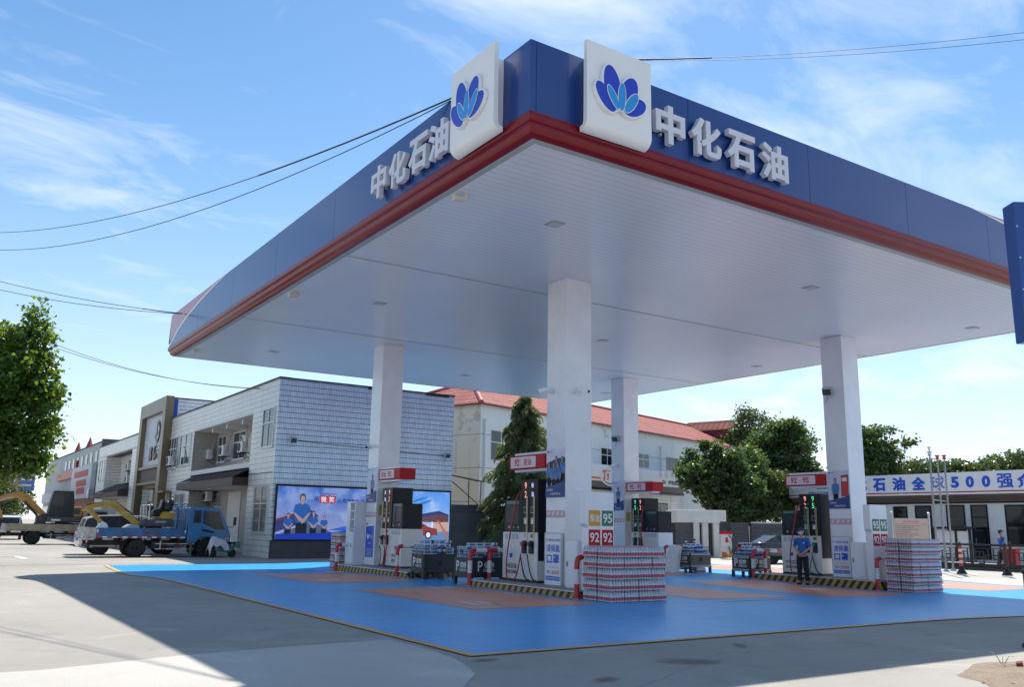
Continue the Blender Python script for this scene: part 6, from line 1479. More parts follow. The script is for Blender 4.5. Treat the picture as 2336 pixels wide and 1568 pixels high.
        g = MB(M_offwhite)
        for z in (0.34, 0.56): g.box(xr+0.75, yy, z, xf-0.5, yy-sy*0.03, z+0.035)
        for xx in (xr+0.95, xf-0.65): g.box(xx, yy-sy*0.031, 0.34, xx+0.04, yy-sy*0.06, 0.7)
        g.use(M_pred)
        for z in (0.34, 0.56):
            for k in range(3): g.box(xr+1.0+0.55*k, yy+sy*0.004, z+0.003, xr+1.22+0.55*k, yy+sy*0.001, z+0.03)
        g.build('side_guard', t)
    g = MB(M_cabgl); g.hexa([(c0+1.83, -hw+0.14, 1.26), (c0+1.80, -hw+0.14, 1.26), (c0+1.80, hw-0.14, 1.26), (c0+1.83, hw-0.14, 1.26), (c0+1.40, -hw+0.2, 2.08), (c0+1.37, -hw+0.2, 2.06), (c0+1.37, hw-0.2, 2.06), (c0+1.40, hw-0.2, 2.08)]); g.build('windscreen', cb)
    g = MB(M_dark); g.box(x_n-0.03, -hw+0.1, 0.42, x_n+0.06, hw-0.1, 0.68); g.build('bumper', cb)
    for sy in (-1, 1): l = MB(M_chrome); l.box(x_n-0.02, sy*(hw-0.12), 0.70, x_n+0.02, sy*(hw-0.42), 0.84); l.build('headlight', cb)
    for sy in (-1, 1):
        wheel(t, xf, sy*(hw-0.16), r, 0.2, M_hub)
        wheel(t, xr, sy*(hw-0.13), r, 0.2, M_hub); wheel(t, xr, sy*(hw-0.36), r, 0.2, M_hub)
    if rack:
        k = MB(paint); xa, xb = x_b1-0.5, x_b1-0.02
        for yy in (-hw+0.05, hw-0.05):
            k.tube(smooth([(xa, yy, zb0), (xa, yy, 2.05), (xa+0.15, yy, 2.2), (xb, yy, 2.26), (xb, yy, zb0)], 4), 0.028, 8); k.cyl((xa, yy, 1.62), (xb, yy, 1.66), 0.02, seg=6); k.cyl((xa+0.22, yy, zb0), (xa+0.22, yy, 2.2), 0.018, seg=6)
        for yy in [(-hw+0.05)+(2*hw-0.1)*q/6 for q in range(7)]: k.cyl((xb, yy, zb0), (xb, yy, 2.25), 0.018, seg=6)
        k.cyl((xb, -hw+0.05, 2.25), (xb, hw-0.05, 2.25), 0.028, seg=8); k.cyl((xa, -hw+0.05, 2.05), (xa, hw-0.05, 2.05), 0.028, seg=8); k.build('rack', t)
    return t
flatbed((1.5, 31.25, 0), M_tblue, M_tbed, 'blue flatbed truck with red and white tape carrying a small yellow excavator', -3.15, -2.65, 1.04, 3.06, 0.95, -0.98, 1.92, 0.385, True, True)
flatbed((-0.8, 52.0, 0), M_beige, M_beige, 'worn beige flatbed truck carrying a larger orange excavator', -2.4, -2.15, 2.0, 4.0, 1.0, -0.62, 2.7, 0.40, False, False)
def links(mb, pts, w, h0):
    """tapered steel boom: list of (x,z,height)"""
    n = len(pts); up = []; lo = []
    for i, (x, z, h) in enumerate(pts):
        a = Vector((pts[max(0, i-1)][0], 0, pts[max(0, i-1)][1])); b = Vector((pts[min(n-1, i+1)][0], 0, pts[min(n-1, i+1)][1])); d = (b-a).normalized(); q = Vector((-d.z, 0, d.x))
        up.append((x+q.x*h/2, z+q.z*h/2)); lo.append((x-q.x*h/2, z-q.z*h/2))
    for i in range(n-1):
        P = [up[i], up[i+1], lo[i+1], lo[i]]
        mb.prism(P, (0, -w/2, 0), X_, Z_, w)
def track(par, y, x0, x1, z0, r, w):
    b = MB(M_rubber); P = [(x1-r+r*math.cos(R(a)), z0+r+r*math.sin(R(a))) for a in range(-90, 91, 15)]+[(x0+r+r*math.cos(R(a)), z0+r+r*math.sin(R(a))) for a in range(90, 271, 15)]
    b.prism(P, (0, y-w/2, 0), X_, Z_, w)
    for x in np.arange(x0+r, x1-r, 0.11): b.box(x, y-w/2-0.004, z0-0.015, x+0.05, y+w/2+0.004, z0-0.001); b.box(x, y-w/2-0.004, z0+2*r+0.001, x+0.05, y+w/2+0.004, z0+2*r+0.015)
    b.build('track', par)
def mini_exc():
    t = thing('mini_excavator', 'small yellow excavator without cab, riding on the blue truck bed', 'excavator', (1.4, 31.2, 0.863)); D = lambda x, z: (x-1.4, z-0.863)
    for y in (-0.36, 0.36): track(t, y, -0.75, 0.75, 0.016, 0.17, 0.2)
    b = MB(M_exg); b.box(-0.5, -0.25, 0.1, 0.5, 0.25, 0.36); b.cyl((0, 0, 0.36), (0, 0, 0.44), 0.25, seg=16); b.build('undercarriage', t)
    b = MB(M_exg); b.prism([(-0.62, 0.44), (0.66, 0.44), (0.72, 0.55), (0.72, 0.78), (-0.62, 0.78)], (0, -0.42, 0), X_, Z_, 0.84); ht = b.build('house', t, 0.03); b = MB(M_txtw); b.text('小型挖掘机', (0.1, -0.422, 0.66), X_, Z_, h=0.09, w=0.5); b.build('lettering', ht)
    b = MB(M_exy); b.prism([(0.08, 0.78), (0.7, 0.78), (0.72, 0.95), (0.66, 1.1), (0.2, 1.12), (0.08, 0.98)], (0, -0.40, 0), X_, Z_, 0.80); b.build('engine_cover', t, 0.05, 2)
    b = MB(M_black); b.prism([(-0.2, 0.9), (0.12, 0.9), (0.2, 1.12), (0.28, 1.62), (0.16, 1.66), (0.08, 1.25), (-0.2, 1.18)], (0, -0.25, 0), X_, Z_, 0.5); b.build('seat', t, 0.06, 2)
    b = MB(M_dark); b.ell((0.42, 0, 1.32), 0.26, 0.3, 0.3, 12, 8); b.ell((0.56, -0.1, 1.52), 0.13, 0.18, 0.2, 10, 6); b.ell((-0.3, 0.0, 1.3), 0.16, 0.22, 0.16, 10, 6); b.build('covered_load', t)
    b = MB(M_steel)
    for y in (-0.3, 0.3): b.tube(smooth([(-0.62, y, 0.78), (-0.64, y, 1.3), (-0.58, y, 1.37), (-0.42, y, 1.37), (-0.38, y, 1.3), (-0.38, y, 0.78)], 4), 0.022, 8)
    b.cyl((-0.6, -0.3, 1.36), (-0.6, 0.3, 1.36), 0.022, seg=8); b.build('guard_frame', t)
    b = MB(M_under)
    for x, y in ((-0.35, -0.15), (-0.35, 0.15), (-0.25, 0.0)): b.cyl((x, y, 0.78), (x-0.04, y, 1.5), 0.014, seg=6); b.ell((x-0.04, y, 1.52), 0.03, 0.03, 0.04, 8, 5)
    b.build('control_lever', t)
    m = MB(M_exy); links(m, [(*D(0.66, 1.40), 0.22), (*D(0.1, 1.80), 0.25), (*D(-0.30, 2.16), 0.27), (*D(-0.62, 2.29), 0.26), (*D(-1.05, 2.21), 0.2), (*D(-1.5, 2.08), 0.16)], 0.16, 0.2); m.build('boom', t)
    m = MB(M_exy); links(m, [(*D(-1.55, 2.16), 0.14), (*D(-1.36, 1.95), 0.2), (*D(-1.05, 1.65), 0.16), (*D(-0.74, 1.36), 0.12)], 0.13, 0.2); m.build('stick', t)
    m = MB(M_under); m.cyl((D(0.45, 1.78)[0], 0, D(0.45, 1.78)[1]), (D(-0.32, 2.33)[0], 0, D(-0.32, 2.33)[1]), 0.04, seg=8); m.cyl((D(-0.5, 2.40)[0], 0, D(-0.5, 2.40)[1]), (D(-1.55, 2.20)[0], 0, D(-1.55, 2.20)[1]), 0.035, seg=8); m.use(M_chrome).cyl((D(0.62, 1.66)[0], 0, D(0.62, 1.66)[1]), (D(0.44, 1.79)[0], 0, D(0.44, 1.79)[1]), 0.022, seg=8); m.build('hydraulic_cylinder', t)
    m = MB(M_steel); P = [D(-0.86, 1.5), D(-0.66, 1.42), D(-0.6, 1.25), D(-0.75, 1.05), D(-1.0, 1.02), D(-1.06, 1.2)]; m.prism(P, (0, -0.2, 0), X_, Z_, 0.4); m.build('bucket', t)
    m = MB(M_grey); m.prism([D(0.05, 1.25), D(0.28, 1.40), D(0.6, 1.36), D(0.66, 1.22)], (0, -0.45, 0), X_, Z_, 0.9); m.build('dozer_blade', t)
mini_exc()
def big_exc():
    t = thing('excavator', 'orange excavator with dark glazed cab, boom reaching left, on the beige truck bed', 'excavator', (0.2, 52.0, 0.865)); D = lambda x, z: (x-0.2, z-0.865)
    for y in (-0.62, 0.62): track(t, y, -1.05, 1.05, 0.016, 0.2, 0.3)
    b = MB(M_exg); b.box(-0.6, -0.45, 0.12, 0.6, 0.45, 0.46); b.cyl((0, 0, 0.46), (0, 0, 0.5), 0.4, seg=18); b.build('undercarriage', t)
    b = MB(M_exg); b.box(-0.95, -0.8, 0.5, 1.0, 0.8, 0.86); ht = b.build('house', t, 0.04); b = MB(M_txtw); b.box(-0.72, -0.806, 0.58, -0.2, -0.801, 0.68); b.build('lettering', ht)
    b = MB(M_exo); b.prism([(-0.08, 0.86), (1.02, 0.86), (1.02, 1.3), (0.92, 1.48), (0.2, 1.48), (0.05, 1.3)], (0, -0.78, 0), X_, Z_, 1.56); en = b.build('engine_cover', t, 0.06, 2)
    b = MB(M_exg); b.prism([(0.10, 0.92), (0.36, 0.92), (0.36, 1.28), (0.16, 1.22)], (0, -0.787, 0), X_, Z_, 0.006); b.prism([(0.5, 1.0), (0.88, 1.0), (0.88, 1.36), (0.5, 1.36)], (0, -0.784, 0), X_, Z_, 0.003); b.build('side_grille', en)
    b = MB(M_dark); P = [(-0.95, 0.86), (0.55, 0.86), (0.48, 1.7), (0.40, 2.42), (-0.72, 2.42), (-0.88, 1.6)]; b.prism(P, (0, -0.79, 0), X_, Z_, 0.95); cb = b.build('cab', t, 0.03)
    g = MB(M_cabgl); g.prism([(-0.80, 1.5), (-0.1, 1.5), (-0.1, 2.32), (-0.66, 2.32)], (0, -0.797, 0), X_, Z_, 0.006); g.prism([(-0.02, 1.5), (0.40, 1.5), (0.33, 2.32), (-0.02, 2.32)], (0, -0.797, 0), X_, Z_, 0.006); g.build('window', cb)
    b = MB(M_grey); b.prism([(-0.75, 2.421), (0.43, 2.421), (0.40, 2.47), (-0.72, 2.47)], (0, -0.8, 0), X_, Z_, 0.97); b.build('cab_roof', cb)
    m = MB(M_exo); links(m, [(*D(-0.85, 1.75), 0.3), (*D(-1.3, 2.15), 0.36), (*D(-1.95, 2.78), 0.42), (*D(-2.4, 3.0), 0.42), (*D(-3.0, 2.86), 0.34), (*D(-3.7, 2.6), 0.26)], 0.26, 0.2); bm_ = m.build('boom', t)
    m = MB(pm('warning_label', (0.6, 0.35, 0.3), 0.5)); m.prism([D(-3.4, 2.55), D(-2.7, 2.78), D(-2.72, 2.92), D(-3.42, 2.7)], (0, -0.134, 0), X_, Z_, 0.003); m.build('label', bm_)
    m = MB(M_exo); links(m, [(*D(-3.6, 2.75), 0.2), (*D(-3.5, 2.3), 0.26), (*D(-3.15, 1.5), 0.18)], 0.2, 0.2); m.build('stick', t)
    m = MB(M_under)
    for y in (-0.2, 0.2): m.cyl((D(-1.1, 1.6)[0], y, D(-1.1, 1.6)[1]), (D(-2.05, 2.6)[0], y, D(-2.05, 2.6)[1]), 0.055, seg=8)
    m.cyl((D(-2.2, 3.25)[0], 0, D(-2.2, 3.25)[1]), (D(-3.6, 2.85)[0], 0, D(-3.6, 2.85)[1]), 0.05, seg=8); m.build('hydraulic_cylinder', t)
    m = MB(M_under); m.prism([D(-3.3, 1.55), D(-3.0, 1.5), D(-2.75, 1.2), D(-3.0, 0.95), D(-3.4, 1.0)], (0, -0.3, 0), X_, Z_, 0.6); m.build('bucket', t)
    m = MB(M_exg); m.box(-1.5, -0.35, 0.3, -0.96, 0.35, 0.9); m.prism([(-1.7, 0.2), (-1.3, 0.2), (-0.95, 0.6), (-0.95, 1.0), (-1.2, 1.0)], (0, -0.22, 0), X_, Z_, 0.44); m.build('boom_mount', t)
big_exc()
def car(name, lab, loc, rz, paint, st, wb, r, cat='car', roofp=None):
    """st: stations (x, halfwidth, z_bottom, z_belt, z_roof, halfwidth_roof); faces +X"""
    t = thing(name, lab, cat, loc, rz)
    b = MB(paint); V = []; k = 7
    for x, w, zb, zl, zr, wr in st:
        h = [(w*0.86, zb), (w*0.98, zb+0.08), (w, (zb+zl)/2), (w*0.975, zl-0.06), (w*0.93, zl)]
        V += [(x, -a, z) for a, z in h]+[(x, a, z) for a, z in h[::-1]]
    m = 10; F = [(i*m+j, (i+1)*m+j, (i+1)*m+(j+1) % m, i*m+(j+1) % m) for i in range(len(st)-1) for j in range(m)]
    b.add(V, F, True); b.add(V[:m], [tuple(range(m))]); b.add(V[-m:], [tuple(range(m-1, -1, -1))]); bd = b.build('body', t)
    gs = [s for s in st if s[4] > s[3]+0.01]; i0 = st.index(gs[0]); i1 = st.index(gs[-1]); seq = [st[i0-1]]+gs+[st[i1+1]]
    V = []
    for x, w, zb, zl, zr, wr in seq:
        z = max(zr, zl+0.001); V += [(x, -w*0.925, zl), (x, -wr, z), (x, wr, z), (x, w*0.925, zl)]
    n = len(seq); g = MB(M_cabgl)
    for i in range(n-1):
        for j in (0, 2): g.add([V[i*4+j], V[(i+1)*4+j], V[(i+1)*4+j+1], V[i*4+j+1]], [(0, 1, 2, 3)], True)
        if i in (0, n-2): g.add([V[i*4+1], V[(i+1)*4+1], V[(i+1)*4+2], V[i*4+2]], [(0, 1, 2, 3)], True)
    g.build('windows', t)
    rp = MB(roofp or paint)
    for i in range(1, n-2): rp.add([V[i*4+1], V[(i+1)*4+1], V[(i+1)*4+2], V[i*4+2]], [(0, 1, 2, 3)], True); 
    for sy, j in ((-1, 1), (1, 2)):
        for i in range(n-1): rp.cyl(V[i*4+j], V[(i+1)*4+j], 0.03, seg=6)
        for i in range(2, n-2, 2): rp.cyl(V[i*4+(0 if j == 1 else 3)], V[i*4+j], 0.025, seg=6)
    rp.build('roof', t)
    x0, x1 = st[0][0], st[-1][0]; w = st[1][1]
    for sy in (-1, 1):
        l = MB(M_tail); l.box(x0-0.015, sy*w*0.55, st[0][3]-0.28, x0+0.2, sy*w*0.93, st[0][3]-0.1); l.build('tail_lamp', t); l = MB(M_chrome); l.box(x1-0.2, sy*w*0.5, st[-1][3]-0.16, x1+0.02, sy*w*0.9, st[-1][3]-0.03); l.build('headlight', t)
        for x in wb: wheel(t, x, sy*(w-0.11), r, 0.2, M_grey)
        q = MB(paint); xx = seq[-2][0]-0.15; q.ell((xx, sy*(w+0.1), st[i1][3]+0.04), 0.07, 0.1, 0.06, 8, 6); q.build('wing_mirror', t)
    p = MB(M_txtblue); p.box(x0-0.02, -0.22, st[0][3]-0.38, x0-0.012, 0.22, st[0][3]-0.25); p.build('number_plate', t)
    return t
SEDAN = [(-2.35, .74, .38, .90, .0, .6), (-2.25, .84, .26, 1.0, .0, .6), (-1.7, .9, .22, 1.02, .0, .6), (-0.95, .91, .2, 1.0, 1.36, .6), (-0.5, .91, .2, .98, 1.44, .62), (0.2, .91, .2, .95, 1.45, .62), (0.7, .91, .2, .93, 1.36, .62), (1.35, .9, .2, .92, .0, .7), (2.0, .88, .24, .84, .0, .6), (2.35, .72, .32, .68, .0, .6)]
SUV = [(-2.3, .8, .45, 1.02, .0, .7), (-2.2, .9, .36, 1.10, .0, .7), (-2.05, .92, .34, 1.12, 1.62, .66), (-1.6, .93, .3, 1.12, 1.74, .68), (-0.6, .93, .3, 1.1, 1.78, .7), (0.4, .93, .3, 1.08, 1.74, .7), (0.75, .93, .3, 1.07, 1.62, .7), (1.35, .93, .3, 1.06, .0, .7), (2.1, .9, .34, .98, .0, .6), (2.4, .78, .42, .8, .0, .6)]
M_cblack = pm('car_black', (0.012, 0.012, 0.014), 0.12, coat=0.8, var=0.05); M_cwhite = pm('car_white', (0.66, 0.67, 0.68), 0.15, coat=0.6, var=0.02); M_csilver = pm('car_silver', (0.45, 0.46, 0.48), 0.2, metal=0.5, coat=0.5, var=0.03)
car('parked_car', 'black saloon car parked by the grey wall, facing away right', (28.6, 18.5, 0), R(-13), M_cblack, SEDAN, (-1.4, 1.42), 0.32)
car('parked_car', 'white sport utility car with black windows parked behind the blue truck', (0.95, 34.1, 0), 0, M_cwhite, SUV, (-1.4, 1.45), 0.36)
car('parked_car', 'silver car parked beyond the beige truck under the big tree', (-5.2, 63.5, 0), R(80), M_csilver, SEDAN, (-1.4, 1.42), 0.32)
car('parked_car', 'white car beyond the tail of the beige truck', (-1.6, 66, 0), R(85), M_cwhite, SUV, (-1.4, 1.45), 0.36)
car('parked_car', 'dark car seen between the two flatbed trucks', (3.2, 44.5, 0), R(0), M_cblack, SUV, (-1.4, 1.45), 0.36)
def scooter():
    t = thing('scooter', 'electric scooter draped with a white cover beside the truck front wheel', 'scooter', (4.05, 29.75, 0), R(8)); t.scale = (0.85, 0.85, 0.85); teal = pm('scooter_teal', (0.02, 0.16, 0.14), 0.35, var=0.1, coat=0.3)
    for x in (-0.55, 0.52): wheel(t, x, 0, 0.22, 0.1, M_grey)
    b = MB(teal); b.prism([(-0.45, 0.32), (0.3, 0.26), (0.6, 0.42), (0.68, 0.62), (0.2, 0.66), (0.05, 0.42), (-0.3, 0.44), (-0.42, 0.85), (-0.55, 0.85)], (0, -0.14, 0), X_, Z_, 0.28); b.build('body', t, 0.03)
    b = MB(M_black); b.prism([(0.0, 0.68), (0.62, 0.70), (0.66, 0.80), (0.05, 0.79)], (0, -0.14, 0), X_, Z_, 0.28); b.build('seat', t, 0.03); b = MB(teal); b.box(0.62, -0.17, 0.5, 0.92, 0.17, 0.82); b.build('top_box', t, 0.03)
    b = MB(M_dark); b.tube([(-0.55, 0, 0.22), (-0.46, 0, 0.9), (-0.42, 0, 1.02)], 0.025, 8); b.cyl((-0.42, -0.3, 1.04), (-0.42, 0.3, 1.04), 0.018, seg=8); b.build('handlebar', t)
    r = random.Random(5); c = MB(pm('white_cloth', (0.60, 0.57, 0.62), 0.85, var=0.08, bump=0.4, bscale=14)); V = []; nx, ny = 12, 9
    for i in range(nx+1):
        for j in range(ny+1):
            u, v = i/nx, j/ny-0.5; x = -0.82+1.05*u+0.03*math.sin(9*v); yy = 0.62*v; ab = abs(v)*2
            z = (1.10 if u < 0.45 else 1.10-0.5*(u-0.45))-0.35*ab**2-(0.55 if u < 0.12 else 0)*(1-u/0.12 if u < 0.12 else 0)-0.14*(0.5+0.5*math.sin(14*u+6*v))*ab+r.uniform(-.012, .012); V.append((x, yy*(1 - 0.25*ab), z-0.16*max(0, ab-0.5)))
    c.add(V, [(i*(ny+1)+j, (i+1)*(ny+1)+j, (i+1)*(ny+1)+j+1, i*(ny+1)+j+1) for i in range(nx) for j in range(ny)], True); c.build('white_cover', t)
scooter()
b = MB(pm('post_olive', (0.10, 0.12, 0.09), 0.7, var=0.2)); b.cyl((0, 0, 0), (0, 0, 0.78), 0.06, seg=10); b.lathe([(0.065, 0.78), (0.03, 0.82)], (0, 0, 0), 10); single(b, 'short_post', 'short olive post standing in front of the blue truck', 'post', (2.68, 29.9, 0))
# ------------------------------------------------------------------ street furniture on the right
M_iron = pm('black_iron', (0.015, 0.015, 0.017), 0.45, var=0.1)
def bollard(loc, lab, stripes, h=1.12, r=0.07, grp='black based bollards'):
    t = thing('bollard', lab, 'bollard', loc, 0, grp)
    b = MB(M_iron); b.lathe([(0.2, 0), (0.2, 0.05), (0.16, 0.07), (0.16, 0.12), (0.11, 0.16), (r*1.15, 0.30)], (0, 0, 0), 14); b.build('base', t)
    b = MB(M_iron); b.lathe([(r, 0.301), (r, h-0.12), (r*1.2, h-0.1), (r*1.1, h-0.05), (r*0.4, h), (0.01, h+0.03)], (0, 0, 0), 14); b.build('shaft', t)
    if stripes:
        s = MB(M_redp); n = 7
        for k in range(n):
            s.use(M_redp if k % 2 == 0 else pm('stripe_cream', (0.62, 0.58, 0.45), 0.5, var=0.08)); z0 = 0.32+(h-0.46)*k/n; z1 = 0.32+(h-0.46)*(k+1)/n-0.001; s.lathe([(r*1.04, z0), (r*1.04, z1)], (0, 0, 0), 14)
        s.build('stripe_sleeve', t)
bollard((6.03, -4.36, 0), 'red and cream striped bollard on black foot at the right picture edge beside soil', True, 1.15, 0.1)
bollard((27.87, 9.18, 0), 'red and white striped bollard in front of the black railing', True, 1.25)
bollard((28.64, 7.77, 0), 'plain black bollard in front of the black railing near the red bin', False, 1.25)
def railing():
    t = thing('railing', 'black ornamental railing with square fretwork in front of the station office', 'railing', (32.4, 8.0, 0)); y0, y1 = -9.0, 8.5
    b = MB(M_iron); b.box(-0.05, y0, 1.08, 0.05, y1, 1.17); b.box(-0.025, y0, 0.96, 0.025, y1, 0.99); b.box(-0.04, y0, 0.12, 0.04, y1, 0.30); b.build('rails', t)
    b = MB(M_gfloor); b.box(-0.15, y0, -0.05, 0.15, y1, 0.119); b.build('kerb', t)
    y = y0
    while y < y1-1.0:
        p = MB(M_iron); p.box(-0.045, y-0.045, 0.12, 0.045, y+0.045, 1.25); p.lathe([(0.06, 1.25), (0.02, 1.3)], (0, y, 0), 8); p.build('post', t)
        f = MB(M_iron); w = 1.75
        def hb(a, c, z): f.box(-0.02, y+a, z-0.022, 0.02, y+c, z+0.022)
        def vb(a, za, zb_): f.box(-0.0195, y+a-0.021, za, 0.0195, y+a+0.021, zb_)
        for m in (0, 1):
            q = (lambda a: a) if m == 0 else (lambda a: w-a)
            H = lambda a, c, z: hb(min(q(a), q(c)), max(q(a), q(c)), z); V = lambda a, za, zb_: vb(q(a), za, zb_)
            V(0.18, 0.35, 0.96); H(0.045, 0.18, 0.35); H(0.18, 0.55, 0.82); V(0.55, 0.17, 0.82); V(0.36, 0.50, 0.82); H(0.36, 0.75, 0.50); V(0.75, 0.50, 0.96); H(0.3, 0.55, 0.30); V(0.3, 0.17, 0.30); H(0.55, 0.87, 0.68)
        f.build('fretwork', t); y += w
railing()
def red_bin():
    t = thing('litter_bin', 'red plastic litter bin standing behind the black railing', 'bin', (33.6, 10.1, 0), R(5)); b = MB(M_red); b.hexa([(-0.22, -0.25, 0.1), (0.22, -0.25, 0.1), (0.22, 0.25, 0.1), (-0.22, 0.25, 0.1), (-0.27, -0.29, 0.92), (0.27, -0.29, 0.92), (0.27, 0.29, 0.92), (-0.27, 0.29, 0.92)]); b.build('body', t, 0.02)
    b = MB(M_red); b.box(-0.3, -0.32, 0.921, 0.3, 0.32, 1.0); b.build('lid', t, 0.02)
    for y in (-0.26, 0.26): b = MB(M_rubber); b.lathe([(0.1, -0.03), (0.1, 0.03)], (0.2, y, 0.1), 12, 'y'); b.build('wheel', t)
red_bin()
for i, (x, y, zt, lab) in enumerate(((28.3, 10.42, 5.05, 'tallest steel flagpole with ball finial, leftmost of three'), (29.31, 10.68, 4.97, 'steel flagpole in the middle of three in front of the office'), (30.31, 10.95, 5.05, 'steel flagpole at the right of three in front of the office'))):
    t = thing('flagpole', lab, 'flagpole', (x, y, 0), 0, 'flagpoles in front of the station office'); b = MB(pm('weathered_pole', (0.30, 0.31, 0.33), 0.5, metal=0.4, var=0.15)); b.cyl((0, 0, 0), (0, 0, zt-0.2), 0.048, 0.036, 10); b.build('pole', t)
    b = MB(M_steel); b.lathe([(0.12, 0), (0.12, 0.04), (0.07, 0.1)], (0, 0, 0), 12); b.build('base', t)
    b = MB(M_ridge if i else M_steel); b.lathe([(0.05, zt-0.2), (0.085, zt-0.19), (0.085, zt-0.14), (0.05, zt-0.12), (0.05, zt-0.08), (0.10, zt-0.06), (0.10, zt-0.01), (0.03, zt)], (0, 0, 0), 10); b.build('finial', t)
    if i == 0:
        b = MB(M_steel); b.lathe([(0.03, zt), (0.03, zt+0.12), (0.07, zt+0.14), (0.07, zt+0.2)], (0, 0, 0), 10); b.cyl((0, 0, 3.0), (1.98, 0.59, 3.0), 0.02, seg=6); b.build('tie_bar', t)
def notice_board():
    r = Vector((0.833, -0.553, 0)); t = thing('notice_board', 'cream notice board with red heading and black lines above the right water stack', 'sign', (22.73, 8.02, 0)); n = r.cross(Z_)
    for s in (-1, 1):
        b = MB(M_steel); p = r*(s*0.68); b.cyl(p, p+Z_*2.25, 0.035, seg=8); b.ell(p+Z_*2.3, 0.055, 0.055, 0.055, 8, 6); b.build('post', t)
    b = MB(pm('board_cream', (0.50, 0.46, 0.37), 0.5, var=0.05)); b.prism([(-0.63, 1.3), (0.63, 1.3), (0.63, 2.12), (-0.63, 2.12)], n*0.02, r, Z_, 0.04); bd = b.build('panel', t)
    l = MB(M_txtred); l.text('进站须知', n*0.022+Z_*2.0, r, Z_, h=0.085, w=0.62); l.flat([(-0.58, 1.915), (0.58, 1.915), (0.58, 1.925), (-0.58, 1.925)], n*0.022, r, Z_); l.use(M_txtk)
    for k in range(8): l.text('机动车进站加油请熄火严禁烟火禁止拨打手机'[: (20, 16, 19, 12, 18, 20, 14, 17)[k]], n*0.022-r*0.58+Z_*(1.85-0.068*k), r, Z_, h=0.042, align='l', maxw=1.15)
    l.build('lettering', bd)
notice_board()
def shelter():
    t = thing('display_shelter', 'small black framed shelter with two white panels before the office', 'shelter', (44.0, 18.8, 0))
    for y in (1.12, -0.22, -1.05): b = MB(M_iron); b.box(-0.06, y-0.06, 0, 0.06, y+0.06, 1.86); b.build('post', t)
    b = MB(M_iron); b.prism([(-1.25, 1.86), (1.25, 1.86), (1.25, 1.94), (0.75, 2.04), (-1.25, 1.96)], (-0.45, 0, 0), -Y_, Z_, 0.9); b.build('roof', t)
    for y0, y1 in ((-0.155, 1.05), (-0.98, -0.285)): b = MB(M_white); b.box(0.0, y0, 0.25, 0.04, y1, 1.75); b.build('panel', t)
shelter()
def totem():
    t = thing('totem_sign', 'tall blue price totem of which only one edge shows at right', 'sign', (3.42, -6.18, 0), R(-33)); b = MB(pm('totem_blue', (0.008, 0.06, 0.27), 0.3, coat=0.4, var=0.05)); b.box(-0.37, -0.12, 3.87, 1.7, 0.12, 5.62); b.build('panel', t, 0.01)
    b = MB(M_steel)
    for z in (4.1, 4.5, 4.9, 5.3): b.lathe([(0.012, 0), (0.012, 0.01)], (-0.35, -0.125, z), 8, 'y')
    b.build('bolt', t); b = MB(M_white); b.box(0.5, -0.1, 0, 0.9, 0.1, 3.869); b.build('mast', t)
totem()
# ------------------------------------------------------------------ trees
def leaf_mat(name, dark, light, trans, scale=1.6, tw=0.35):
    t = NT(name); g = t.N.new('ShaderNodeNewGeometry')
    n1 = t.noise(scale, 3, 0.6); wn = t.N.new('ShaderNodeTexWhiteNoise'); wn.noise_dimensions = '1D'; t.L.new(g.outputs['Random Per Island'], wn.inputs['W'])
    f = t.ma('ADD', t.ma('MULTIPLY', t.ramp(n1, 0.35, 0.68), 0.55), t.ma('MULTIPLY', wn.outputs['Value'], 0.5))
    col = t.mix(f, dark, light); t.fin(col, 0.42)
    tr = t.N.new('ShaderNodeBsdfTranslucent'); t.L.new(t.mix(f, tuple(c*0.7 for c in trans), trans), tr.inputs['Color'])
    mx = t.N.new('ShaderNodeMixShader'); mx.inputs[0].default_value = tw
    out = [q for q in t.N if q.type == 'OUTPUT_MATERIAL'][0]
    t.L.new(t.b.outputs[0], mx.inputs[1]); t.L.new(tr.outputs[0], mx.inputs[2]); t.L.new(mx.outputs[0], out.inputs[0]); return t.m
M_lf1 = leaf_mat('plane_leaf', (0.024, 0.06, 0.014), (0.10, 0.18, 0.028), (0.26, 0.42, 0.03), 1.3, 0.4)
M_lf2 = leaf_mat('broad_leaf', (0.034, 0.07, 0.026), (0.095, 0.15, 0.055), (0.19, 0.30, 0.05), 1.1, 0.35)
M_lf3 = leaf_mat('cedar_needle', (0.04, 0.07, 0.03), (0.15, 0.19, 0.075), (0.28, 0.34, 0.09), 1.8, 0.4)
M_lf4 = leaf_mat('far_leaf', (0.05, 0.085, 0.035), (0.11, 0.15, 0.05), (0.2, 0.28, 0.06), 0.8, 0.3)
M_bark = pm('bark', (0.10, 0.075, 0.055), 0.9, var=0.3, scale=6, bump=0.8, bscale=12)
LEAF = np.array([(0, -0.5), (0.30, -0.38), (0.48, -0.05), (0.26, 0.16), (0, 0.5), (-0.26, 0.16), (-0.48, -0.05), (-0.30, -0.38)])
LEAF2 = np.array([(0, -0.5), (0.22, -0.1), (0.14, 0.25), (0, 0.5), (-0.14, 0.25), (-0.22, -0.1)])
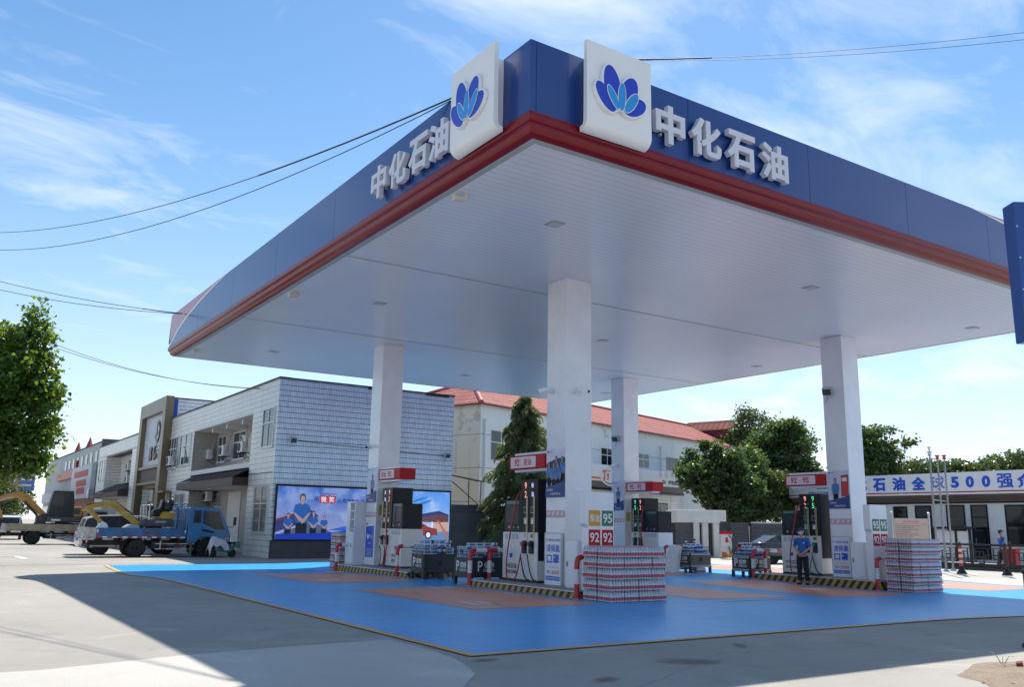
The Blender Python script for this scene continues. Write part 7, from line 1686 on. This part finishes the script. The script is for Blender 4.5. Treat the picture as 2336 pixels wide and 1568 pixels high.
def leaves(name, centers, size, mat, parent, shape=LEAF, up=0.4, seed=0, dirs=None, aspect=1.0):
    """one mesh of many small leaf polygons"""
    r = np.random.default_rng(seed); n = len(centers); k = len(shape)
    nrm = r.normal(size=(n, 3)); nrm[:, 2] = np.abs(nrm[:, 2])*0.7+up; nrm /= np.linalg.norm(nrm, axis=1)[:, None]
    a = r.normal(size=(n, 3)) if dirs is None else dirs
    a = a-nrm*(a*nrm).sum(1)[:, None]; a /= np.linalg.norm(a, axis=1)[:, None]+1e-9; b = np.cross(nrm, a)
    s = size*r.uniform(0.6, 1.25, n)
    V = centers[:, None, :]+a[:, None, :]*(shape[None, :, 1, None]*s[:, None, None])+b[:, None, :]*(shape[None, :, 0, None]*s[:, None, None]*aspect)
    V += nrm[:, None, :]*(np.abs(shape[None, :, 0, None])*s[:, None, None]*0.25)
    V = V.reshape(-1, 3); me = bpy.data.meshes.new(name)
    me.vertices.add(n*k); me.vertices.foreach_set('co', V.ravel()); me.loops.add(n*k); me.loops.foreach_set('vertex_index', np.arange(n*k, dtype=np.int32))
    me.polygons.add(n); me.polygons.foreach_set('loop_start', np.arange(0, n*k, k, dtype=np.int32)); me.polygons.foreach_set('loop_total', np.full(n, k, dtype=np.int32))
    me.materials.append(mat); me.update(); me.validate(); o = bpy.data.objects.new(name, me); C.objects.link(o); o.parent = parent; return o
def crown_points(blobs, n, per, seed, spread=0.32, shell=0.55):
    r = np.random.default_rng(seed); vol = np.array([b[1][0]*b[1][1]*b[1][2] for b in blobs])**0.8; pr = vol/vol.sum(); out = []
    nc = n//per
    for bi, cnt in enumerate(r.multinomial(nc, pr)):
        c, R3 = blobs[bi]; d = r.normal(size=(cnt, 3)); d /= np.linalg.norm(d, axis=1)[:, None]
        q = shell+(1-shell)*r.random(cnt)**0.6; q[r.random(cnt) < 0.22] *= 0.6
        cc = np.array(c)+d*q[:, None]*np.array(R3)
        o = cc[:, None, :]+r.normal(size=(cnt, per, 3))*np.array([spread, spread, spread*0.6]); out.append(o.reshape(-1, 3))
    return np.concatenate(out)
def tree(name, lab, loc, blobs, n, size, mat, th, tr, seed, cat='tree', per=14, spread=0.32, grp=None, shell=0.55, shape=LEAF):
    t = thing(name, lab, cat, loc, 0, grp); r = random.Random(seed)
    b = MB(M_bark); b.tube(smooth([(0, 0, -0.05), (0.05, 0.03, th*0.35), (-0.03, 0.06, th*0.7), (0.02, 0, th)], 3), [tr*1.25, tr*1.08, tr, tr*.97, tr*.93, tr*.9, tr*.86, tr*.82, tr*.78, tr*.7], 10); b.build('trunk', t)
    l = MB(M_bark)
    for c, R3 in blobs:
        s = Vector((0, 0, th*0.85)); e = Vector(c); m = s.lerp(e, 0.5)+Vector((r.uniform(-.3, .3), r.uniform(-.3, .3), -0.2)); l.tube(smooth([s, m, e], 4), [tr*.5, tr*.42, tr*.36, tr*.3, tr*.25, tr*.2, tr*.16, tr*.12, tr*.08], 6)
        for k in range(4):
            d = Vector((r.uniform(-1, 1), r.uniform(-1, 1), r.uniform(-.3, 1))); l.tube([m.lerp(e, 0.4+0.15*k), e+Vector((d.x*R3[0]*.8, d.y*R3[1]*.8, d.z*R3[2]*.8))], [tr*.14, tr*.04], 5)
    l.build('branches', t)
    leaves('crown', crown_points(blobs, n, per, seed, spread, shell), size, mat, t, shape, 0.35, seed+1); return t
RT = np.array((0.833, -0.553, 0.0)); FW = np.array((0.553, 0.833, 0.0))
def B(off, fw, z, rx, rz): return (tuple(RT*off+FW*fw+np.array((0, 0, z))), (rx, rx, rz))
tree('plane_tree', 'large bright green plane tree at the left picture edge', (-6.7, 27.3, 0),
     [B(-0.4, 0, 6.1, 2.3, 2.5), B(2.0, 0, 5.2, 1.7, 1.7), B(2.2, -0.3, 6.7, 1.3, 1.2), B(2.4, 0, 9.0, 0.42, 0.85), B(2.3, 0, 8.1, 0.8, 0.8), B(0.9, 0.2, 8.1, 1.3, 0.85), B(-0.9, 0.4, 8.0, 1.4, 1.0), B(-2.0, 0.5, 7.0, 1.8, 1.7), B(0.7, -0.9, 4.1, 1.6, 1.25), B(2.4, -0.3, 4.0, 1.1, 0.9), B(-2.4, 0, 4.6, 1.8, 1.6), B(0.4, 0.9, 7.0, 1.5, 1.3), B(3.0, 0, 6.0, 0.7, 0.6), B(3.05, 0.2, 4.8, 0.65, 0.6), B(2.85, -0.2, 7.2, 0.55, 0.6), B(2.9, 0, 3.5, 0.6, 0.5), B(1.2, -0.5, 3.2, 1.2, 0.7)], 42000, 0.17, M_lf1, 3.2, 0.2, 3, per=9, spread=0.17, shell=0.45)
def cedar():
    t = thing('cedar', 'drooping dark green conifer between the pump sign and the peeling house', 'tree', (18.5, 27.0, 0)); H_ = 8.5; r = np.random.default_rng(12)
    b = MB(M_bark); b.tube([(0, 0, -0.05), (0.03, 0, 3), (0, 0.03, 6), (0, 0, H_-0.15)], [0.22, 0.17, 0.09, 0.02], 10); b.build('trunk', t)
    br = MB(M_bark); pts = []; dirs = []
    for k in range(165):
        z = 1.3+(H_-1.4)*(k/164)**0.92; q = (H_-z)/H_; L = (0.3+3.3*q**0.8)*r.uniform(0.62, 1.15); a = k*2.39996+r.uniform(-.3, .3); d = np.array((math.cos(a), math.sin(a), 0))
        P = [np.array((0, 0, z))+d*L*s+np.array((0, 0, 0.16*L*math.sin(s*2.3)-0.30*L*s*s)) for s in np.linspace(0, 1, 7)]
        br.tube([Vector(p) for p in P], [0.035*(1-0.13*i)*(0.5+q) for i in range(7)], 5)
        m = int(22+70*L)
        s = r.random(m)**0.7; i = np.minimum((s*6).astype(int), 5); f = s*6-i; base = np.array(P)[i]*(1-f[:, None])+np.array(P)[i+1]*f[:, None]
        side = np.cross(d, (0, 0, 1)); w = (0.14+0.30*L*0.35*(1-s))*r.uniform(-1, 1, m)
        pts.append(base+side*w[:, None]+np.array((0, 0, -1))*r.random(m)[:, None]*0.22-np.abs(w)[:, None]*np.array((0, 0, 0.35))); dd = np.tile(d*0.5+np.array((0, 0, -0.75)), (m, 1))+r.normal(size=(m, 3))*0.3; dirs.append(dd)
    br.build('branches', t); leaves('foliage', np.concatenate(pts), 0.34, M_lf3, t, LEAF2, 0.1, 5, np.concatenate(dirs), 0.42)
cedar()
def fluffy(seed, core, n, rx, lo, hi, R=(0.5, 1.0)):
    """irregular crown: core blobs plus many small outlying ones"""
    r = random.Random(seed); out = list(core)
    for k in range(n):
        o = r.uniform(-rx, rx); f = r.uniform(-rx, rx)*0.7; q = 1-abs(o)/rx*0.55
        z = lo+(hi-lo)*(0.5+(r.random()-0.5)*q); s_ = r.uniform(*R); out.append(B(o, f, z, s_, s_*r.uniform(.65, 1.0)))
    return out
tree('broadleaf_tree', 'rounded green tree in front of the red roof, left of the other broad trees', (37.4, 31.3, 0), fluffy(5, [B(0, 0, 4.9, 1.8, 1.9), B(0.0, -0.2, 6.9, 0.55, 0.8), B(-0.6, 0.2, 7.2, 0.35, 0.6), B(1.1, 0, 6.3, 0.5, 0.7), B(1.1, -0.3, 3.0, 1.2, 0.8), B(-1.6, 0, 6.2, 0.6, 0.8)], 24, 2.5, 1.9, 6.9, (0.5, 0.85)), 21000, 0.22, M_lf2, 2.6, 0.12, 21, per=8, spread=0.17, shell=0.4)
tree('broadleaf_tree', 'tallest wide dark green tree just left of the right column', (46.2, 33.6, 0), fluffy(6, [B(0, 0, 5.6, 2.7, 2.4), B(0.3, 0, 8.6, 1.3, 1.4), B(-2.1, -0.3, 4.6, 1.5, 1.3), B(2.0, -0.5, 5.0, 1.8, 1.4), B(1.9, 0, 8.2, 1.2, 1.2), B(-2.6, 0, 3.6, 1.2, 0.9), B(0.2, 0, 3.4, 2.2, 1.2)], 26, 3.9, 2.0, 10.2, (0.55, 1.1)), 32000, 0.24, M_lf2, 3.2, 0.2, 22, per=8, spread=0.24, shell=0.4)
tree('broadleaf_tree', 'dark broad tree filling the gap between the two larger trees', (41.0, 32.5, 0), fluffy(9, [B(0, 0, 5.0, 2.3, 2.2), B(0.4, 0, 3.2, 2.3, 1.2), B(0.6, 0, 6.6, 1.2, 0.9)], 16, 2.5, 1.9, 7.2, (0.5, 0.95)), 20000, 0.22, M_lf2, 3.0, 0.18, 27, per=8, spread=0.22, shell=0.4)
tree('broadleaf_tree', 'dense green tree to the right of the right column, above the office', (53.4, 30.0, 0), fluffy(7, [B(-0.8, 0, 6.6, 2.2, 2.0), B(0.6, 0, 7.6, 1.4, 1.2), B(-1.2, 0.1, 8.8, 1.3, 1.0), B(0.8, 0, 5.8, 1.5, 1.3), B(1.5, 0.2, 9.5, 0.5, 0.35)], 10, 2.1, 5.2, 10.0, (0.5, 0.8)), 13000, 0.24, M_lf2, 4.2, 0.18, 23, per=8, spread=0.22, shell=0.4)
for i, (x, y, s, lab) in enumerate(((57.1, 28.5, 1.15, 'bushy tree top above the office roof, left of the flagpoles'), (58.6, 28.0, 1.0, 'small dark tree top above the office roof, right of the flagpoles'), (58.4, 26.3, 0.75, 'lowest tree top above the office roof'), (59.4, 24.4, 1.2, 'wide tree top above the office sign, second from the right edge'), (60.3, 22.6, 1.5, 'tall tree top above the office sign at the right picture edge'))):
    tree('background_tree', lab, (x, y, 0), fluffy(40+i, [B(0, 0, 6.0, 1.5*s, 0.9+0.3*s)], 9, 2.0*s, 5.2, 6.3+0.9*s, (0.4, 0.8)), 4500, 0.22, M_lf4, 4.6, 0.1, 40+i, per=8, spread=0.22, grp='trees behind the station office')
for i, (x, y, z, s, lab) in enumerate(((56.2, 45.0, 11.3, 1.0, 'pale poplar tip rising behind the dormer'), (-2.2, 80, 4.2, 2.3, 'pale green street tree under the big plane tree, farther down the road'), (0.4, 100, 4.6, 2.4, 'bushy street tree down the road behind the street signs'), (-9, 90, 5.5, 3.0, 'distant tree at the far left behind the plane tree'), (-14, 120, 5.0, 4.0, 'far off tree at the end of the street on the left'))):
    if s == 1.0: bl = [B(0, 0, z, 1.1, 1.9), B(1.5, 0, z-0.2, 0.8, 1.6), B(-0.7, 0, z-1.5, 1.2, 1.4)]
    else: bl = [B(0, 0, z, s, s*0.7), B(s*0.6, 0, z-0.8, s*0.7, s*0.5), B(-s*0.7, 0, z-0.6, s*0.7, s*0.5), B(0, 0, z-s*0.8, s*1.1, s*0.4)]
    tree('background_tree', lab, (x, y, 0), bl, 3500, 0.26 if s > 1 else 0.22, M_lf4, z*0.7, 0.14, 60+i, per=8, spread=0.3, grp='far background trees')
# ------------------------------------------------------------------ overhead wires
def wire(p, q, sag, rad, name, lab, grp=None, taper=None):
    p = Vector(p); q = Vector(q); n = 28; mid = q.lerp(p, 0.5); t = thing(name, lab, 'cable', p, 0, grp)
    pts = [(p.lerp(q, k/n)-Z_*sag*4*(k/n)*(1-k/n))-p for k in range(n+1)]
    b = MB(M_cable); b.tube(pts, rad, 5)
    if taper: a, e, rr = taper; b.tube(pts[a:e], rr, 6)
    b.build('strand', t)
wire((0.0, 2.72, 9.78), (-8.6, 31.0, 13.3), 1.15, 0.010, 'overhead_wire', 'upper thin wire from the left emblem panel to the left picture edge', 'wires tied to the canopy', (0, 7, 0.017))
wire((0.0, 2.74, 9.74), (-8.6, 31.0, 12.75), 1.45, 0.010, 'overhead_wire', 'lower thin wire from the left emblem panel to the left picture edge', 'wires tied to the canopy')
wire((-0.06, 23.4, 9.43), (-8.0, 35.5, 12.85), 0.25, 0.013, 'overhead_wire', 'upper wire ending at the far left tip of the canopy', 'wires tied to the canopy', (0, 5, 0.02))
wire((-0.06, 23.4, 9.42), (-8.0, 35.5, 12.4), 0.30, 0.013, 'overhead_wire', 'lower wire ending at the far left tip of the canopy', 'wires tied to the canopy')
wire((8.6, 30.0, 8.2), (-8.2, 35.5, 11.9), 1.55, 0.012, 'overhead_wire', 'upper wire from the tiled roof passing behind the plane tree', 'wires to the tiled building')
wire((8.4, 30.2, 8.2), (-8.2, 35.6, 11.5), 1.35, 0.012, 'overhead_wire', 'lower wire from the tiled roof passing behind the plane tree', 'wires to the tiled building')
wire((2.2, -0.06, 10.05), (6.2, -7.4, 8.75), 0.18, 0.004, 'overhead_wire', 'upper wire from the right emblem panel to the right picture edge', 'wires tied to the canopy', (0, 6, 0.013))
wire((2.2, -0.05, 10.04), (6.2, -7.4, 8.62), 0.20, 0.004, 'overhead_wire', 'lower wire from the right emblem panel to the right picture edge', 'wires tied to the canopy')
# ------------------------------------------------------------------ people
def skin(name, verts, edges, mat, parent, root=0, sub=2):
    """continuous surface grown round a skeleton; verts = [((x,y,z), rx, ry)]"""
    me = bpy.data.meshes.new('tmp'); me.from_pydata([v[0] for v in verts], edges, []); ob = bpy.data.objects.new('tmp', me); C.objects.link(ob)
    ob.modifiers.new('skin', 'SKIN'); ss = ob.modifiers.new('sub', 'SUBSURF'); ss.levels = sub; ss.render_levels = sub
    sv = me.skin_vertices[0].data
    for i, v in enumerate(verts): sv[i].radius = (v[1], v[2] if len(v) > 2 else v[1]); sv[i].use_root = (i == root)
    dg = bpy.context.evaluated_depsgraph_get(); ev = ob.evaluated_get(dg); nm = bpy.data.meshes.new_from_object(ev)
    bpy.data.objects.remove(ob); bpy.data.meshes.remove(me); nm.name = name; nm.materials.clear(); nm.materials.append(mat)
    for p in nm.polygons: p.use_smooth = True
    o = bpy.data.objects.new(name, nm); C.objects.link(o); o.parent = parent; return o
def person(lab, loc, rz, arms, legs, mask, head_turn=0.0, h=1.0):
    """faces local -Y; arms = [(elbow, wrist, hand direction)] for x=-1 (right arm) and x=+1"""
    t = thing('person', lab, 'person', loc, rz); t.scale = (h, h, h)
    sh = [(-0.185, 0.0, 1.385), (0.185, 0.0, 1.385)]
    V = [((0, 0, 0.95), .135, .10), ((0, 0, 1.10), .125, .095), ((0, 0.005, 1.25), .15, .105), ((0, 0.01, 1.37), .145, .095), ((0, 0.01, 1.45), .055, .055), ((0, 0.0, 1.52), .052, .055)]
    ht = Matrix.Rotation(head_turn, 3, 'Z'); hp = lambda x, y, z: tuple(Vector((0, 0, 0))+ht @ Vector((x, y, 0)))[:2]+(z,)
    V += [((*hp(0, -0.015, 0)[:2], 1.575), .066, .078), ((*hp(0, -0.012, 0)[:2], 1.64), .076, .092), ((*hp(0, -0.002, 0)[:2], 1.70), .068, .082), ((*hp(0, 0, 0)[:2], 1.735), .035, .045)]
    E = [(0, 1), (1, 2), (2, 3), (3, 4), (4, 5), (5, 6), (6, 7), (7, 8), (8, 9)]
    for s, (el, wr, hd) in enumerate(arms):
        i = len(V); V += [(sh[s], .056), (el, .040), (tuple(Vector(el).lerp(Vector(wr), .5)), .036), (wr, .026), (tuple(Vector(wr)+Vector(hd)*0.05), .036, .02), (tuple(Vector(wr)+Vector(hd)*0.095), .036, .018)]
        E += [(3, i), (i, i+1), (i+1, i+2), (i+2, i+3), (i+3, i+4), (i+4, i+5)]
    for s, (kn, an, toe) in enumerate(legs):
        i = len(V); sx = -1 if s == 0 else 1; V += [((sx*0.09, 0, 0.87), .088), (kn, .06), (an, .042), (toe, .038, .03)]; E += [(0, i), (i, i+1), (i+1, i+2), (i+2, i+3)]
    body = skin('body', V, E, M_skin, t)
    # fingers and thumbs
    f = MB(M_skin)
    for s, (el, wr, hd) in enumerate(arms):
        d = Vector(hd).normalized(); side = d.cross(Vector((0, 0, 1))); side = side.normalized() if side.length > 0.1 else Vector((0, 1, 0)); dn = d.cross(side).normalized(); dn = dn if dn.z < 0 else -dn
        b0 = Vector(wr)+d*0.085
        for k, ln in enumerate((0.062, 0.075, 0.072, 0.055)):
            p = b0+side*(-0.024+0.016*k); f.tube([p-d*0.015, p+d*ln*0.5+dn*0.004, p+d*ln*0.85+dn*0.02, p+d*ln+dn*0.034], [.0095, .009, .008, .0055], 6)
        p = Vector(wr)+d*0.04+side*-0.03; f.tube([p, p+d*0.03-side*0.018+dn*0.012, p+d*0.058-side*0.014+dn*0.026], [.011, .010, .007], 6)
    f.build('fingers', body)
    # clothes
    S_ = [((0, 0, 0.90), .158, .122), ((0, 0, 1.0), .152, .118), ((0, 0, 1.12), .148, .115), ((0, 0.005, 1.26), .17, .125), ((0, 0.008, 1.37), .16, .112), ((0, 0.01, 1.44), .07, .07)]
    SE = [(0, 1), (1, 2), (2, 3), (3, 4), (4, 5)]
    for s, (el, wr, hd) in enumerate(arms):
        i = len(S_); a = Vector(sh[s]); S_ += [(sh[s], .078), (tuple(a.lerp(Vector(el), .5)), .064), (tuple(a.lerp(Vector(el), .92)), .060)]; SE += [(4, i), (i, i+1), (i+1, i+2)]
    shirt = skin('shirt', S_, SE, M_shirt, t, 2)
    q = MB(M_pblue)
    for sx in (-1, 1): q.prism([(sx*0.02, 1.44), (sx*0.09, 1.43), (sx*0.06, 1.37)], (0, -0.115, 0), X_, Z_, 0.012)
    q.build('collar', shirt); q = MB(M_txtw); q.prism([(0.05, 1.28), (0.12, 1.28), (0.12, 1.30), (0.05, 1.30)], (0, -0.135, 0), X_, Z_, 0.012); q.build('badge', shirt)
    T_ = [((0, 0, 0.95), .150, .112)]; TE = []
    for s, (kn, an, toe) in enumerate(legs):
        i = len(T_); sx = -1 if s == 0 else 1; a = Vector(an); T_ += [((sx*0.095, 0, 0.84), .108), (tuple(Vector((sx*0.09, 0, 0.86)).lerp(Vector(kn), .55)), .098), (kn, .082), (tuple(Vector(kn).lerp(a, .6)), .078), (tuple(a+Vector((0, 0, 0.0))), .078)]; TE += [(0, i), (i, i+1), (i+1, i+2), (i+2, i+3), (i+3, i+4)]
    skin('trousers', T_, TE, M_trouser, t, 0)
    for s, (kn, an, toe) in enumerate(legs):
        a = Vector(an); o = Vector(toe); b = MB(M_black); d = (o-a); d.z = 0; d.normalize(); c = a+d*0.055; b.ell((0, 0, 0), 0.048, 0.14, 0.05, 12, 8); ang = math.atan2(d.y, d.x)-math.pi/2; Rz = Matrix.Rotation(ang, 3, 'Z'); b.v = [tuple(Rz @ Vector(v)+Vector((c.x, c.y, max(-0.035+0.0, v[2])*0+0.045))) if False else tuple(Rz @ Vector((v[0], v[1], max(v[2], -0.035)))+Vector((c.x, c.y, a.z-0.055))) for v in b.v]; b.build('shoe', t)
    hm = Matrix.Rotation(head_turn, 4, 'Z')
    def head_part(nm, mb, par): mb.v = [tuple(hm @ Vector(v)) for v in mb.v]; return mb.build(nm, par)
    c = MB(M_hair); c.ell((0, 0.022, 1.66), 0.083, 0.092, 0.085, 14, 10); c.v = [(x, max(y, -0.045) if z < 1.69 else y, z) for x, y, z in c.v]; head_part('hair', c, body)
    c = MB(pm('navy_cap', (0.010, 0.03, 0.14), 0.7, var=0.15)); c.ell((0, 0.004, 1.70), 0.092, 0.107, 0.082, 16, 10); c.v = [(x, y, max(z, 1.695)) for x, y, z in c.v]
    P = [(0.085*math.cos(R(a)), -0.07-0.125*abs(math.sin(R(a)))**0.8) for a in range(180, 361, 15)]; c.prism(P, (0, 0, 1.705), X_, Y_, 0.01); head_part('cap', c, body)
    c = MB(M_skin); 
    for sx in (-1, 1): c.ell((sx*0.079, 0.01, 1.645), 0.014, 0.024, 0.032, 8, 6)
    c.ell((0, -0.104, 1.635), 0.014, 0.02, 0.026, 8, 6); head_part('face_detail', c, body)
    c = MB(M_hair)
    for sx in (-1, 1): c.ell((sx*0.032, -0.094, 1.662), 0.014, 0.008, 0.006, 8, 5); c.box(sx*0.016, -0.097, 1.677, sx*0.048, -0.09, 1.682)
    if not mask: c.use(pm('lips', (0.35, 0.12, 0.1), 0.5)).ell((0, -0.098, 1.594), 0.024, 0.008, 0.007, 8, 5)
    head_part('eyes', c, body)
    if mask:
        c = MB(pm('face_mask', (0.50, 0.62, 0.70), 0.8, var=0.05)); c.ell((0, -0.045, 1.60), 0.076, 0.078, 0.052, 14, 8); c.v = [(x, min(y, 0.0), z) for x, y, z in c.v]; head_part('mask', c, body)
    return t
A1 = [((-0.235, 0.0, 1.13), (-0.04, -0.19, 0.955), (0.9, -0.25, -0.35)), ((0.235, 0.0, 1.13), (0.05, -0.205, 0.97), (-0.8, -0.1, -0.6))]
L1 = [((-0.105, -0.012, 0.47), (-0.115, 0.015, 0.085), (-0.15, -0.12, 0.04)), ((0.105, -0.012, 0.47), (0.115, 0.015, 0.085), (0.15, -0.12, 0.04))]
person('attendant in blue polo, cap and face mask standing with hands clasped before the pump', (16.05, 7.62, 0.012+gz(16.05, 7.62)), R(-62), A1, L1, True, R(-28))
A2 = [((-0.25, 0.05, 1.12), (-0.22, -0.08, 0.88), (0.1, -0.5, -0.85)), ((0.25, -0.02, 1.12), (0.21, -0.17, 0.92), (-0.1, -0.6, -0.8))]
L2 = [((-0.10, -0.10, 0.48), (-0.10, 0.0, 0.085), (-0.11, -0.14, 0.04)), ((0.10, 0.06, 0.48), (0.10, 0.22, 0.11), (0.11, 0.10, 0.05))]
person('attendant in light blue uniform and cap walking right behind the black railing', (34.1, 10.75, 0.012), R(50), A2, L2, False, 0.0, 1.02)
